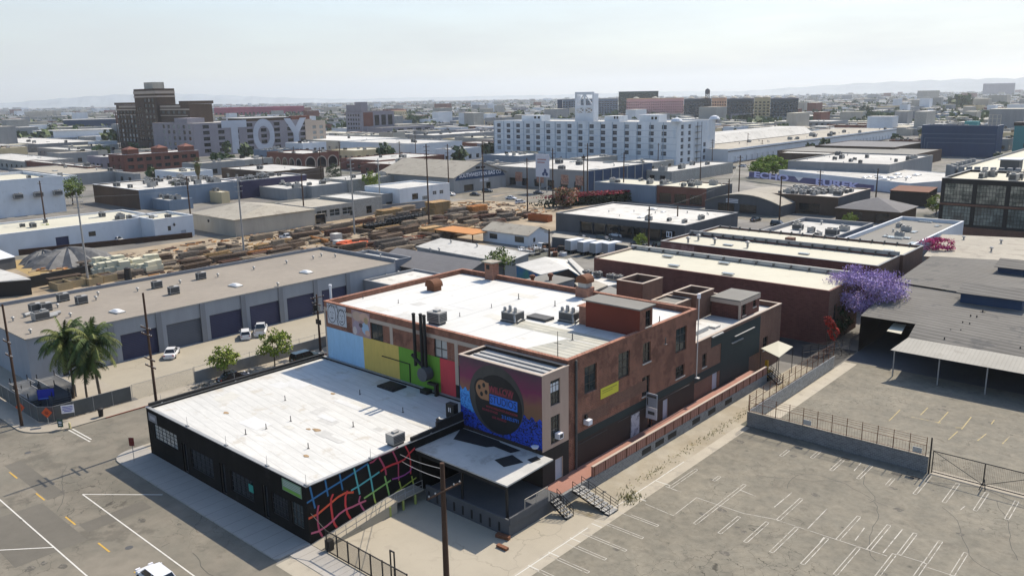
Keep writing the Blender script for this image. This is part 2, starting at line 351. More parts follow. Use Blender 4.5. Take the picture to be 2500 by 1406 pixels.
def wallface(mb, face, p, a0, a1, z0, z1, holes, m=0):
    """a wall face with real openings and their reveals"""
    out = -1 if face in ('-y', '-x') else 1; ax = face[1]
    def P(a, z, d=0.): return (a, p-out*d, z) if ax == 'y' else (p-out*d, a, z)
    A = sorted({a0, a1} | {min(max(v, a0), a1) for h in holes for v in h[:2]}); Z = sorted({z0, z1} | {min(max(v, z0), z1) for h in holes for v in h[2:4]})
    for i in range(len(A)-1):
        j = 0
        while j < len(Z)-1:
            inside = lambda jj: any(h[0] < (A[i]+A[i+1])/2 < h[1] and h[2] < (Z[jj]+Z[jj+1])/2 < h[3] for h in holes)
            if inside(j): j += 1; continue
            k = j
            while k+1 < len(Z)-1 and not inside(k+1): k += 1
            q = [P(A[i], Z[j]), P(A[i+1], Z[j]), P(A[i+1], Z[k+1]), P(A[i], Z[k+1])]
            mb.poly(q if (face in ('-y', '+x')) else q[::-1], m); j = k+1
    for h in holes:
        b0, b1, c0, c1 = h[:4]; d = h[4]
        mb.poly([P(b0, c0), P(b0, c0, d), P(b0, c1, d), P(b0, c1)], m); mb.poly([P(b1, c0, d), P(b1, c0), P(b1, c1), P(b1, c1, d)], m)
        mb.poly([P(b0, c1), P(b0, c1, d), P(b1, c1, d), P(b1, c1)], m); mb.poly([P(b0, c0, d), P(b0, c0), P(b1, c0), P(b1, c0, d)], m)
BLD = {}
def building(name, label, x0, x1, y0, y1, h, wall, roof, par=.5, th=.3, cap=None, ops=(), cat='building', base=0., key=None, group=None, wmat2=None):
    """flat-roofed block: wall shell with openings, parapet, roof deck, optional coping; ops = (face, a0, a1, z0, z1, kind)"""
    root = thing(name, label, cat, ((x0+x1)/2, y0, base), 0, group)
    mb = MB(); z1 = base+h; par = max(par, .05)
    for face, p, a0, a1 in (('-y', y0, x0, x1), ('+x', x1, y0, y1), ('+y', y1, x0, x1), ('-x', x0, y0, y1)):
        hl = [(o[1], o[2], o[3]+base, o[4]+base, KIND[o[5]][5]) for o in ops if o[0] == face]
        wallface(mb, face, p, a0, a1, base, z1, hl, 1 if (wmat2 and face == '+x') else 0)
    i0, i1, j0, j1 = x0+th, x1-th, y0+th, y1-th; zr = z1-par
    if par > .06:
        for a, b in (((x0, y0), (x1, y0)), ((x1, y0), (x1, y1)), ((x1, y1), (x0, y1)), ((x0, y1), (x0, y0))):
            def inn(q): return (i0 if q[0] == x0 else i1, j0 if q[1] == y0 else j1)
            ia, ib = inn(a), inn(b)
            mb.poly([(*a, z1), (*b, z1), (*ib, z1), (*ia, z1)]); mb.poly([(*ib, zr-.1), (*ia, zr-.1), (*ia, z1), (*ib, z1)])
    part(mb, 'wall', [wall, wmat2] if wmat2 else wall, root)
    rb = MB()
    if par > .06: rb.box(i0, i1, j0, j1, zr-.25, zr)
    else: rb.box(x0-.12, x1+.12, y0-.12, y1+.12, z1+.003, z1+.14)
    part(rb, 'roof', roof, root)
    if cap:
        cb = MB(); c0, c1 = z1+.003, z1+.09; e = .06
        cb.box(x0-e, x1+e, y0-e, j0+e*.5, c0, c1).box(x0-e, x1+e, j1-e*.5, y1+e, c0, c1).box(x0-e, i0+e*.5, j0+e*.5, j1-e*.5, c0, c1).box(i1-e*.5, x1+e, j0+e*.5, j1-e*.5, c0, c1)
        part(cb, 'parapet_cap', cap, root)
    n = 0
    for o in ops:
        opening(root, o[0], y0 if o[0] == '-y' else x1, o[1], o[2], o[3]+base, o[4]+base, o[5]); n += 1
    BLD[key or name] = (x0, x1, y0, y1, zr if par > .06 else z1+.14, root, label)
    return root
def grid(face, a0, a1, n, w, zs, h, k, skip=0.):
    out = []
    for z in zs:
        for i in range(n):
            if skip and random.random() < skip: continue
            c = a0 + (a1-a0)*(i+.5)/n; out.append((face, c-w/2, c+w/2, z, z+h, k if isinstance(k, str) else random.choice(k)))
    return out
def bx(c, h, xl, xr, rot=0.):
    """footprint from the roof's near corner (sight line at height h) and the sight columns of its left and right ends"""
    p = G(c[0], c[1], h); x1, y0 = p.x, p.y; ca, sa = math.cos(rot), math.sin(rot)
    def col(px, test):
        lo, hi = 0., 900.
        for _ in range(50):
            mid = (lo+hi)/2
            if test(mid, px): hi = mid
            else: lo = mid
        return (lo+hi)/2
    L = col(xl, lambda t, px: proj((x1-t*ca, y0-t*sa, h))[0] < px); D = col(xr, lambda t, px: proj((x1-t*sa, y0+t*ca, h))[0] > px)
    return x1-L, x1, y0, y0+D
# ------------------------------------------------------------------ ground, streets, yards, paint
def sheet(name, pts, z, m): return structure(MB().poly([(p[0], p[1], z) for p in pts]), name, m)
def rect(x0, x1, y0, y1): return [(x0, y0), (x1, y0), (x1, y1), (x0, y1)]
def arc(cx, cy, r, a0, a1, n=8): return [(cx+r*math.cos(R(a0+(a1-a0)*i/n)), cy+r*math.sin(R(a0+(a1-a0)*i/n))) for i in range(n+1)]
sheet('ground', rect(-13000, 9000, -300, 13500), 0, m_ground)
sheet('front_street', [(-400, 6), (120, 6), (120, 34.7), (-59.4, 34.7), (-59.7, 35.05), (-92.3, 35.05), (-92.3, 39), (-107, 39)] + arc(-112, 36.05, 5, 0, -90) + [(-400, 31.05)], .004, m_asph)
sheet('cross_street', rect(-107, -94.3, 39, 128), .004, m_asph)
kb = MB(); kb.prism([(-94.3, 39), (-94.3, 37.4)] + arc(-91.9, 37.45, 2.4, 180, 270, 6) + [(-60.2, 35.05), (-59.9, 35.4), (-59.9, 38.7), (-91.5, 38.7), (-91.5, 39)], 0, .13)
structure(kb, 'sidewalk', m_walk)
structure(MB().box(-94.3, -91.45, 39, 128, 0, .13), 'side_street_sidewalk', m_conc)
structure(MB().prism([(-400, 31.05)] + arc(-112, 36.05, 5, -90, 0) + [(-107, 128), (-110.2, 128), (-110.2, 35.4), (-112, 33.6), (-400, 33.6)], 0, .13), 'corner_sidewalk', m_conc)
structure(MB().box(-107.01, -106.86, 40, 126, .002, .14), 'painted_kerb', mat('red_kerb_paint', (.25, .09, .06), .85, .2, 2))
structure(MB().box(-59.9, 80, 36.4, 38.7, 0, .05), 'driveway_pavement', m_walk)
sheet('driveway_apron', rect(-59.4, 80, 34.7, 36.4), .009, m_strip)
sheet('loading_yard', rect(-59.9, -42.3, 38.7, 59.2), .004, m_yard)
sheet('weedy_strip', rect(-46.4, -42.3, 59.2, 124), .004, mat('weedy_dirt', (.37, .33, .255), .95, .14, .5, .14, rgb2=(.31, .265, .19), blot=((.26, .20, .09), .4, .6, .6)))
sheet('gutter_strip', rect(-42.3, -40.95, 38.7, 89.6), .008, m_strip)
sheet('parking_lot', rect(-40.95, 60, 38.7, 89.7), .004, m_lot)
sheet('upper_parking_lot', rect(-41.4, 60, 90, 124.5), .004, m_lot)
sheet('upper_gutter_strip', rect(-41.3, -39.4, 90.1, 122), .008, m_strip)
sheet('gate_apron', rect(-20.6, 60, 90.0, 91.1), .008, m_conc)
sheet('forecourt', rect(-129.4, -110.2, 46, 128), .004, mat('forecourt_concrete', (.36, .32, .245), .9, .06, .5, .08, cracks=(6, .4), blot=((.3, .27, .22), .3, .62, .5)))
sheet('pallet_yard', rect(-150, -112, 33.6, 46), .004, m_conc)
sheet('lumber_yard_ground', rect(-232, -155.2, 40, 262), .004, m_dirt)
sheet('storage_yard_ground', rect(-155, -98, 128, 262), .0035, m_ground)
sheet('avenue', [(-400, 232), (-228, 248), (-232, 262), (-175, 262), (-90, 258), (-90, 246), (-178, 247), (-226, 236), (-400, 222)], .008, m_asph)
sheet('far_avenue', [(-250, 244), (-236, 244), (-214, 430), (-190, 800), (-206, 800), (-230, 430)], .012, m_asph)
sheet('asphalt_patch', rect(-101.4, -88.5, 26.3, 28.1), .008, m_asph2)
sheet('asphalt_patch_strip', rect(-80.6, -78.4, 26.3, 32.6), .0085, m_asph2)
sheet('asphalt_patch_lane', rect(-88.3, -77, 19.5, 25.7), .0075, m_asph2)
def lines(name, segs, w, m, z=.012, px=True):
    mb = MB()
    for s in segs:
        pts = [G(*p).xy if px else Vector(p) for p in s]
        for a, b in zip(pts, pts[1:]):
            d = (b-a); L = d.length
            if L < .01: continue
            d /= L; n_ = Vector((-d.y, d.x))*w/2; k = random.uniform(0, .0015)
            mb.poly([(*(a-n_), z+k), (*(b-n_), z+k), (*(b+n_), z+k), (*(a+n_), z+k)])
    return structure(mb, name, m)
def sp(fn, *pts): return [fn(*p) for p in pts]
lines('lane_markings', [[(-87.0, 29.2), (-55, 29.15)], [(-87.0, 29.2), (-80.3, 34.6)], [(-98, 23.1), (-55, 23.1)], [(-78, 23.1), (-84, 17)]], .13, m_paint, px=False)
lines('centre_dashes', [[(x, 26.1), (x+2.45, 26.1)] for x in (-99.1, -91.2, -83.3, -75.6, -68.1, -60.5)], .16, m_yel, px=False)
lines('crosswalk_marking', [[(-106.7, 35.3), (-100.7, 35.5)], [(-106.7, 35.75), (-101.3, 35.9)]], .16, m_paint, px=False)
def zg(a, b): return 1250+a/3.95, 1050+b/3.95
def zh(a, b): return 1875+a/3.95, 1050+b/3.95
bay = []
for (a, b), (c, d) in (((1040, 780), (1405, 922)), ((800, 862), (1265, 1035)), ((640, 985), (1112, 1150)), ((520, 1085), (908, 1240)), ((335, 1200), (748, 1362)), ((150, 1310), (560, 1478)), ((1075, 660), (1210, 700))):
    p, q = G(*zg(a, b)), G(*zg(c, d)); y = (p.y+q.y)/2
    bay.append((p.x, q.x, y))
st = [[(x0, y-.16), (x1, y-.16), (x1, y+.16), (x0+1.2, y+.16)] for x0, x1, y in bay[:6]]
lines('stall_markings', st, .09, m_bay, .0125, px=False)
lines('stall_guide_line', [[(-42.0, 40), (-42.0, 57.5)], [(-42.3, 62), (-42.3, 76)], [(-42.2, 58.4), (-41, 58.4)], [(-42.2, 55), (-41, 55)], [(-42.2, 51.8), (-41, 51.8)], [(-42.2, 49), (-41, 49)], [(-42.2, 46.4), (-41, 46.4)], [(-42.2, 65.5), (-40.6, 65.5)], [(-42.2, 70), (-40.5, 70)]], .10, m_paint, .0135, px=False)
hair = []; fade = []
def hp(f, a, b, w=.34, faint=False):
    p, q = G(*f(*a)), G(*f(*b)); x = (p.x+q.x)/2
    hair.append([(x+w, p.y), (x, p.y), (x, q.y), (x+w, q.y)]); fade.append([(x+w, p.y+.1), (x+w, q.y-.1)])
for a, b in (((1510, 545), (1770, 372)), ((1930, 480), (1995, 440)), ((1760, 900), (2220, 515)), ((1980, 985), (2180, 830)), ((2230, 1070), (2450, 880))): hp(zg, a, b)
for a, b in (((90, 862), (300, 650)), ((660, 1052), (855, 822)), ((960, 1148), (1140, 905)), ((1255, 1192), (1395, 985)), ((1500, 1275), (1645, 1060)), ((1750, 1395), (1890, 1175)), ((20, 1170), (255, 930)), ((320, 1285), (545, 1030)), ((635, 1390), (845, 1122)), ((870, 1620), (1195, 1185)), ((1250, 1640), (1480, 1270)), ((600, 385), (720, 262)), ((855, 462), (980, 335)), ((1130, 530), (1195, 455)), ((1400, 610), (1545, 430)), ((1685, 690), (1810, 505)), ((1985, 770), (2090, 590)), ((2285, 852), (2380, 675)), ((115, 245), (180, 185)), ((405, 262), (490, 195))): hp(zh, a, b)
lines('bay_markings', hair, .085, m_bay, .0125, px=False); lines('bay_return_markings', fade, .07, m_paint_f, .011, px=False)
spine = [[zg(1285, 708), zg(1555, 822), zg(1780, 648), zg(1850, 672)], [zg(1850, 672), zg(2230, 800), zh(55, 855)], [zh(55, 855), zh(1150, 1212)], [zh(1230, 1190), zh(1512, 1275)], [zh(1500, 1308), zh(1790, 1402), zh(2100, 1500)]]
lines('bay_spine_markings', spine, .085, m_bay, .0145)
lines('faded_bay_markings', [[zh(380, 950), zh(570, 755)], [zh(60, 740), zh(230, 600)], [zg(1480, 540), zg(1630, 595)], [zg(2200, 575), zg(2350, 635)], [zh(1110, 1180), zh(1300, 950)], [zh(840, 1060), zh(930, 940)], [zh(500, 1080), zh(540, 1030)], [zh(830, 390), zh(900, 310)], [zh(1850, 770), zh(1900, 730)]], .09, m_paint_f, .0135)
lines('faded_yellow_markings', [[(1875+a/4, 700+b/4) for a, b in s] for s in ([(1490, 1250), (1560, 1180)], [(1400, 1270), (1690, 1330)], [(1660, 1330), (1760, 1220)], [(1890, 1390), (1985, 1270)], [(2180, 1340), (2210, 1300)], [(1180, 1310), (1290, 1200)], [(1830, 1375), (1910, 1375)])] + [[zh(1740, 90), zh(1830, 10)], [zh(2020, 100), zh(2110, 30)], [zh(2260, 130), zh(2330, 60)]], .13, m_yelf, .0125)
os_, ts_ = MB(), MB(); rd = random.Random(17)
for k in range(70):
    x, y = (rd.uniform(-40, -3), rd.uniform(45, 88)) if k < 40 else (rd.uniform(-39, -5), rd.uniform(92, 114)) if k < 55 else (rd.uniform(-104, -62), rd.uniform(19, 33)); r = rd.uniform(.12, .55)
    os_.poly([(x+r*rd.uniform(.6, 1.3)*math.cos(t*.628), y+r*rd.uniform(.5, 1.0)*math.sin(t*.628), .0102+.00005*k) for t in range(10)])
structure(os_, 'oil_stains', mat('oil_stain', (.105, .095, .076), .8, .25, 2, .1, blot=((.19, .17, .138), 2.2, .5, .9)))
for k in range(16):      # tar-sealed cracks and utility cuts
    x, y = (rd.uniform(-38, 0), rd.uniform(44, 86)) if k < 9 else (rd.uniform(-106, -64), rd.uniform(18, 32)); a = rd.choice((0, 1.57))+rd.gauss(0, .25); P = []
    for j in range(rd.randrange(8, 22)): P.append(Vector((x, y))); a += rd.gauss(0, .22); x += .9*math.cos(a); y += .9*math.sin(a)
    for p, q in zip(P, P[1:]):
        d = (q-p).normalized(); n = Vector((-d.y, d.x))*.03
        if all(-40.5 < v.x < 30 and 40 < v.y < 88 or -106 < v.x < -60 and 12 < v.y < 31 for v in (p, q)): ts_.poly([(*(p-n), .0096), (*(q-n), .0096), (*(q+n), .0096), (*(p+n), .0096)])
structure(ts_, 'sealed_cracks', mat('crack_tar', (.085, .078, .066), .8, .2, 3))
for x, y in ((-103.2, 29.4), (-72.5, 27.6), (-101.8, 45.5)): auto(single(MB().lathe((x, y, .0102), [(.36, 0), (.36, .004), (.3, .005)], 14), 'manhole_cover', m_acd, '', 'manhole', (x, y, .01)), 'round dark manhole cover in the street')
# ------------------------------------------------------------------ hills on the horizon (far terrain)
def hill(name, x0, x1, dist, prof, m):
    mb = MB(); n = 60; pts = []
    for i in range(n+1):
        px = x0+(x1-x0)*i/n; t = i/n; d = ray(px, 400); d = Vector((d.x, d.y, 0)).normalized(); c = Vector((0, 0, 0))+d*dist
        j = t*(len(prof)-1); k = min(int(j), len(prof)-2); h = prof[k]+(prof[k+1]-prof[k])*(j-k); h = h*(1+.05*math.sin(i*1.7)+.04*math.sin(i*3.1+1))
        pts.append((c, d, max(h, 2)))
    for (a, da, ha), (b, db, hb) in zip(pts, pts[1:]):
        mb.poly([(*(a-da*500).xy, -1), (*(b-db*500).xy, -1), (*b.xy, hb), (*a.xy, ha)]); mb.poly([(*a.xy, ha), (*b.xy, hb), (*(b+db*900).xy, -1), (*(a+da*900).xy, -1)])
    return structure(mb, name, m)
m_hill = mat('hazed_hill_scrub', (.32, .35, .355), .95, .2, .004, .2)  # scrub made pale and bluish: distance haze put into its colour
hill('western_hills', -120, 980, 12600, [30, 50, 85, 120, 150, 165, 152, 120, 85, 62, 45, 30], m_hill)
hill('southern_hills', 1560, 2900, 9500, [18, 34, 58, 88, 112, 124, 131, 128, 132, 124, 116], m_hill)
hill('distant_ridge', 700, 1900, 12500, [20, 34, 50, 46, 55, 50, 62, 70, 60, 40], m_hill)

# ------------------------------------------------------------------ small things used many times
def make_ac():
    r = thing('air_conditioner', '', 'air conditioner'); b = MB()
    b.box(-.75, .75, -.5, .5, .18, 1.2); lpart(b, 'cabinet', m_acm, r)
    g = MB().box(-.66, .66, -.53, -.5, .3, 1.08).box(-.78, -.75, -.4, .4, .3, 1.08).box(.75, .78, -.4, .4, .3, 1.08)
    lpart(g, 'coil_grille', m_acd, r)
    f = MB().lathe((-.3, 0, 1.2), [(.38, 0), (.38, .07), (.3, .07), (.28, .02)], 12); lpart(f, 'fan_grille', m_acd, r)
    lpart(MB().box(-.7, -.55, -.55, .55, 0, .18).box(.55, .7, -.55, .55, 0, .18), 'base_rail', m_iron, r); return r
def make_cooler():
    r = thing('evaporative_cooler', '', 'air conditioner')
    lpart(MB().box(-.8, .8, -.6, .6, .25, 1.25), 'cabinet', m_acm, r)
    g = MB()
    for k in range(5): g.box(-.7, .7, -.64, -.6, .36+k*.16, .46+k*.16).box(.8, .84, -.5, .5, .36+k*.16, .46+k*.16)
    lpart(g, 'louvre', m_acd, r); lpart(MB().box(-.3, .3, -.25, .25, 1.25, 1.42), 'duct_cap', m_acm, r)
    lpart(MB().box(-.7, .7, -.5, .5, 0, .25), 'base', m_acd, r); return r
def make_unit():
    b = MB().box(-1, 1, -.6, .6, .12, 1.15, 0).box(-.9, .9, -.63, -.6, .25, 1.0, 1).box(1, 1.03, -.45, .45, .25, 1.0, 1).box(-.75, -.1, -.35, .35, 1.15, 1.28, 1).box(-.9, .9, -.5, .5, 0, .12, 1).box(.2, .8, -.3, .3, 1.15, 1.4, 0)
    return link('rooftop_unit', b.mesh('rooftop_unit', [m_acm, m_acd]), category='air conditioner')
def make_vent():
    b = MB().tube((0, 0, 0), (0, 0, .5), .12, .12, 8).lathe((0, 0, .45), [(.26, 0), (.26, .1), (.1, .22)], 8)
    return link('roof_vent', b.mesh('roof_vent', m_metal), category='vent')
def make_pipe():
    b = MB().tube((0, 0, 0), (0, 0, .75), .06, .06, 6).tube((0, 0, 0), (0, 0, .05), .2, .1, 8)
    return link('vent_pipe', b.mesh('vent_pipe', m_acd), category='pipe')
def make_skylight():
    r = thing('skylight', '', 'skylight'); lpart(MB().box(-1.25, 1.25, -.75, .75, 0, .22), 'curb', m_lroof, r)
    b = MB(); n = 6
    for i in range(n):
        for j in range(4):
            def P(u, v): return (-1.2+2.4*u, -.7+1.4*v, .22+.34*(1-(2*u-1)**2)**.5*(1-(2*v-1)**2)**.5)
            b.poly([P(i/n, j/4), P((i+1)/n, j/4), P((i+1)/n, (j+1)/4), P(i/n, (j+1)/4)])
    lpart(b, 'dome', mat('skylight_plastic', (.74, .74, .72), .35, .03), r, smooth=True); return r
def make_hatch():
    b = MB().box(-1.3, 1.3, -.6, .6, 0, .18, 0)
    for k in range(6): b.box(-1.25+k*.42, -.9+k*.42, -.55, .55, .18, .22, 1)
    return link('ridge_skylight', b.mesh('ridge_skylight', [m_metal, m_glassb]), category='skylight')
def put(key, maker, px, z, desc, group, rz=0., scale=None, where=None):
    p = G(px[0], px[1], z); o = place(key, maker, (p.x, p.y, z+.002), rz, None, group, scale); auto(o, desc, where); return o
# ------------------------------------------------------------------ vehicles
def make_car(name, cat, paint, L=4.6, Wd=1.8, kindc='sedan'):
    r = thing(name, '', cat); hw = Wd/2; hh = {'sedan': 1.44, 'suv': 1.72, 'hatch': 1.5, 'pickup': 1.8}[kindc]; belt = hh*.64; gc = .2
    prof = {'sedan': [(-1, .62, .84), (-.96, .86, .95), (-.6, .93, 1), (-.1, .92, 1), (.4, .9, 1), (.62, .80, .98), (.93, .68, .93), (1, .5, .80)],
            'hatch': [(-1, .7, .86), (-.97, .95, .95), (-.6, .98, 1), (.3, .95, 1), (.6, .84, .98), (.93, .7, .92), (1, .5, .8)],
            'suv': [(-1, .75, .9), (-.98, 1.08, .97), (-.5, 1.1, 1), (.4, 1.06, 1), (.6, 1.0, .98), (.94, .92, .95), (1, .6, .86)],
            'pickup': [(-1, .8, .93), (-.985, 1.08, .97), (-.5, 1.08, 1), (.3, 1.08, 1), (.5, 1.06, .98), (.95, .98, .95), (1, .6, .88)]}[kindc]
    b = MB(); rings = []
    for t, zt, w in prof:
        x = t*L/2; a = hw*w; i = len(b.v)
        pts = [(-a*.9, gc), (-a, gc+.22), (-a, zt*.72), (-a*.93, zt-.05), (-a*.75, zt), (a*.75, zt), (a*.93, zt-.05), (a, zt*.72), (a, gc+.22), (a*.9, gc)]
        b.v += [(x, y, z) for y, z in pts]; rings.append(i)
    n = 10
    for i, j in zip(rings, rings[1:]):
        for k in range(n): b.f.append((i+k, j+k, j+(k+1) % n, i+(k+1) % n)); b.m.append(0)
    b.f.append(tuple(rings[0]+k for k in range(n))); b.m.append(0); b.f.append(tuple(rings[-1]+k for k in reversed(range(n)))); b.m.append(0)
    lpart(b, 'body', paint, r, smooth=False)
    gx = {'sedan': (-.68, -.42, .12, .46), 'hatch': (-.93, -.78, .18, .5), 'suv': (-.95, -.86, .2, .48), 'pickup': (-.18, -.1, .28, .47)}[kindc]
    zb = {'sedan': .90, 'hatch': .95, 'suv': 1.06, 'pickup': 1.07}[kindc]; x0, x1, x2, x3 = [v*L/2 for v in gx]; wb, wt = hw*.90, hw*.70
    g = MB(); V = [(x0, -wb, zb), (x3, -wb, zb), (x3, wb, zb), (x0, wb, zb), (x1, -wt, hh-.03), (x2, -wt, hh-.03), (x2, wt, hh-.03), (x1, wt, hh-.03)]
    g.v = V; g.f = [(0, 1, 5, 4), (1, 2, 6, 5), (2, 3, 7, 6), (3, 0, 4, 7), (4, 5, 6, 7)]; g.m = [0]*5
    lpart(g, 'window_glass', m_glassd, r)
    rf = MB().prism([(x1-.05, -wt-.01), (x2+.05, -wt-.01), (x2+.12, 0), (x2+.05, wt+.01), (x1-.05, wt+.01), (x1-.1, 0)], hh-.035, hh+.01); xm = (x1*.55+x2*.45)
    for s in (-1, 1):
        rf.tube((x0, s*wb, zb), (x1, s*wt, hh-.03), .045, .04, 5).tube((x3, s*wb, zb), (x2, s*wt, hh-.03), .04, .035, 5).tube((xm, s*wb, zb), (xm, s*wt, hh-.03), .05, .04, 5)
    lpart(rf, 'roof', paint, r)
    if kindc == 'pickup': lpart(MB().box(-L*.485, x0-.1, -hw*.82, hw*.82, 1.081, 1.09), 'truck_bed', m_acd, r)
    for sx in (-.31*L, .31*L):
        for s in (-1, 1):
            t = MB().tube((sx, s*(hw-.2), .33), (sx, s*(hw+.015), .33), .33, .33, 12); w = lpart(t, 'wheel', m_tire, r)
            lpart(MB().tube((sx, s*(hw-.02), .33), (sx, s*(hw+.03), .33), .2, .18, 10), 'rim', m_chrome, w)
    zt = zb-.22
    for s in (-1, 1):
        lpart(MB().box(L*.455, L*.492, s*hw*.62-.2, s*hw*.62+.2, zt-.1, zt+.05), 'headlight', m_wht, r)
        lpart(MB().box(-L*.497, -L*.48, s*hw*.72-.14, s*hw*.72+.14, zt-.06, zt+.12), 'tail_light', m_red, r)
        lpart(MB().box(x3-.25, x3-.1, s*hw-.02 if s > 0 else -hw-.14, hw+.14 if s > 0 else -hw+.02, zb, zb+.12), 'mirror', paint, r)
    lpart(MB().box(-L*.503, -L*.497, -.26, .26, zt-.14, zt), 'number_plate', m_wht, r)
    return r
def make_truck():
    r = thing('box_truck', '', 'truck'); lpart(MB().box(-3.4, 1.5, -1.15, 1.15, .95, 3.5), 'cargo_box', m_white, r, 'white cargo box')
    lpart(MB().box(-3.45, -3.4, -1.05, 1.05, 1.0, 3.4), 'rear_door', m_greyw, r); lpart(MB().box(-3.4, 3.3, -.45, .45, .6, .95), 'chassis', m_iron, r)
    c = MB(); c.prism([(1.6, .6), (3.5, .6), (3.5, 1.4), (3.1, 2.3), (1.6, 2.4)], -1.0, 1.0); c.v = [(x, z, y) for x, y, z in c.v]; lpart(c, 'cab', m_white, r)
    lpart(MB().poly([(3.52, -.9, 1.45), (3.52, .9, 1.45), (3.14, .85, 2.25), (3.14, -.85, 2.25)]), 'windscreen', m_glassd, r)
    for sx in (-2.2, 2.4):
        for s in (-1, 1): lpart(MB().tube((sx, s*.75, .45), (sx, s*1.08, .45), .45, .45, 12), 'wheel', m_tire, r)
    return r
p_white = mat('white_car_paint', (.72, .72, .72), .25, .02, 2, .02, spec=.6); p_black = mat('black_car_paint', (.014, .014, .015), .2, .05, 2, .03, spec=.7); p_green = mat('dark_green_car_paint', (.012, .022, .018), .2, .05, 2, .03, spec=.7)
p_grey = mat('grey_car_paint', (.16, .165, .17), .3, .05, 2, .03, spec=.6); p_red = mat('red_car_paint', (.22, .02, .02), .3, .05, 2, .03, spec=.6)
def car(key, args, px, rz, label, group=None, z=.006):
    p = G(px[0], px[1], 0); return place(key, lambda: make_car(*args), (p.x, p.y, z), R(rz), label, group)
# ------------------------------------------------------------------ poles
m_insul = plain('insulator', (.45, .44, .42), .3)
def pole(name, label, base, top, arms=(), m=None, r=.16, trans=False, lamp=None, group='utility poles', lean=None):
    """base / top: sight lines of foot and tip; arms = (drop below the tip, length, 'x' or 'y')"""
    g = G(*base) if not isinstance(base, Vector) else base
    d = ray(*top); t = (d.x*g.x+d.y*g.y)/(d.x**2+d.y**2); h = H+t*d.z; root = thing(name, label, 'utility pole' if 'lamp' not in name else 'street lamp', (g.x, g.y, 0), 0, group)
    lpart(MB().tube((0, 0, 0), (0, 0, h), r, r*.62, 8), 'shaft', m or m_wood, root)
    for dz, L, ax in arms:
        z = h-dz; a = MB(); ins = MB()
        if ax == 'x': a.box(-L/2, L/2, -.22, -.1, z-.06, z+.06)
        else: a.box(.1, .22, -L/2, L/2, z-.06, z+.06)
        ao = lpart(a, 'crossarm', m or m_wood, root)
        for k in (-.46, -.28, .28, .46):
            p = (k*L, -.16, z+.06) if ax == 'x' else (.16, k*L, z+.06); ins.lathe(p, [(.035, 0), (.06, .06), (.06, .12), (.02, .16)], 6)
        lpart(ins, 'insulators' if False else 'insulator', m_insul, ao)
    if trans:
        lpart(MB().lathe((.42, 0, h-trans), [(.24, 0), (.26, .1), (.26, .85), (.1, .95)], 10), 'transformer', m_metal, root)
    if lamp:
        lx, ly = lamp; lpart(MB().tube((0, 0, h-.1), (lx, ly, h+.5), .05, .04, 6), 'lamp_arm', m_metal, root); lpart(MB().box(lx-.15, lx+.5, ly-.14, ly+.14, h+.42, h+.58), 'lamp_head', m_metal, root)
    root['top'] = h; return root
# ------------------------------------------------------------------ trees
LEAF = {}
def leafmat(name, rgb):
    if name in LEAF: return LEAF[name]
    m = mat(name, rgb, .75, .32, 1.6, .22, spec=.25); LEAF[name] = m
    return m
def crown_mesh(name, mats, w, d, h, n, leaf, clumps=26, seed=1, zoff=0., hollow=.45):
    rd = random.Random(seed); mb = MB(); cl = []
    for _ in range(clumps):
        while True:
            p = Vector((rd.uniform(-1, 1), rd.uniform(-1, 1), rd.uniform(-1, 1)))
            if hollow < p.length < 1: break
        cl.append((p, rd.uniform(.16, .36)))
    for i in range(n):
        c, rr = cl[i % clumps]; v = Vector((max(-1.5, min(1.5, rd.gauss(0, 1))), max(-1.5, min(1.5, rd.gauss(0, 1))), max(-1.3, min(1.3, rd.gauss(0, .8)))))*rr*.62
        p = c+v; q = Vector((p.x*w/2, p.y*d/2, zoff+h/2+p.z*h/2)); s = leaf*rd.uniform(.55, 1.25)
        nrm = Vector((rd.gauss(0, 1)+p.x, rd.gauss(0, 1)+p.y, rd.gauss(0, 1)+.8)).normalized(); a = nrm.orthogonal().normalized(); b = nrm.cross(a); th = rd.uniform(0, 6.28)
        a, b = a*math.cos(th)+b*math.sin(th), b*math.cos(th)-a*math.sin(th)
        mb.poly([q-a*s*.5, q+b*s*.32, q+a*s*.5, q-b*s*.32], rd.randrange(len(mats)))
    return mb.mesh(name, mats)
def make_tree(name, cat, cols, w, h, trunk_h, n=1500, leaf=.4, seed=1, tr=.13, flat=1., clumps=26, tmat=None):
    r = thing(name, '', cat); rd = random.Random(seed)
    t = MB(); t.tube((0, 0, 0), (.05, 0, trunk_h), tr, tr*.7, 7); ch = h-trunk_h
    for k in range(6):
        a = k*1.05+rd.random(); e = Vector((math.cos(a)*w*.3, math.sin(a)*w*.3, trunk_h+ch*rd.uniform(.4, .75))); m_ = Vector((math.cos(a)*w*.1, math.sin(a)*w*.1, trunk_h+ch*.22))
        t.tube((.05, 0, trunk_h-.05), m_, tr*.55, tr*.4, 5).tube(m_, e, tr*.4, tr*.12, 5)
    lpart(t, 'trunk', tmat or m_bark, r)
    ms = [leafmat(f'{name}_leaf_{i}', c) for i, c in enumerate(cols)]
    link('crown', crown_mesh('crown', ms, w, w*flat, ch*1.12, n, leaf, clumps, seed, trunk_h-ch*.08), r); return r
m_bark = mat('bark', (.095, .07, .05), .95, .25, 3, .15)
GRN = [(.10, .15, .022), (.135, .185, .03), (.065, .105, .018)]; DGR = [(.035, .058, .018), (.055, .082, .026), (.022, .04, .014)]; LIM = [(.21, .27, .03), (.15, .21, .03), (.27, .31, .05)]
def tree(key, args, px, label, scale=1., rz=0., group=None, z=0.):
    p = G(px[0], px[1], 0) if not isinstance(px, Vector) else px
    return place(key, lambda: make_tree(*args[0], **args[1]), (p.x, p.y, z), rz, label, group, scale)
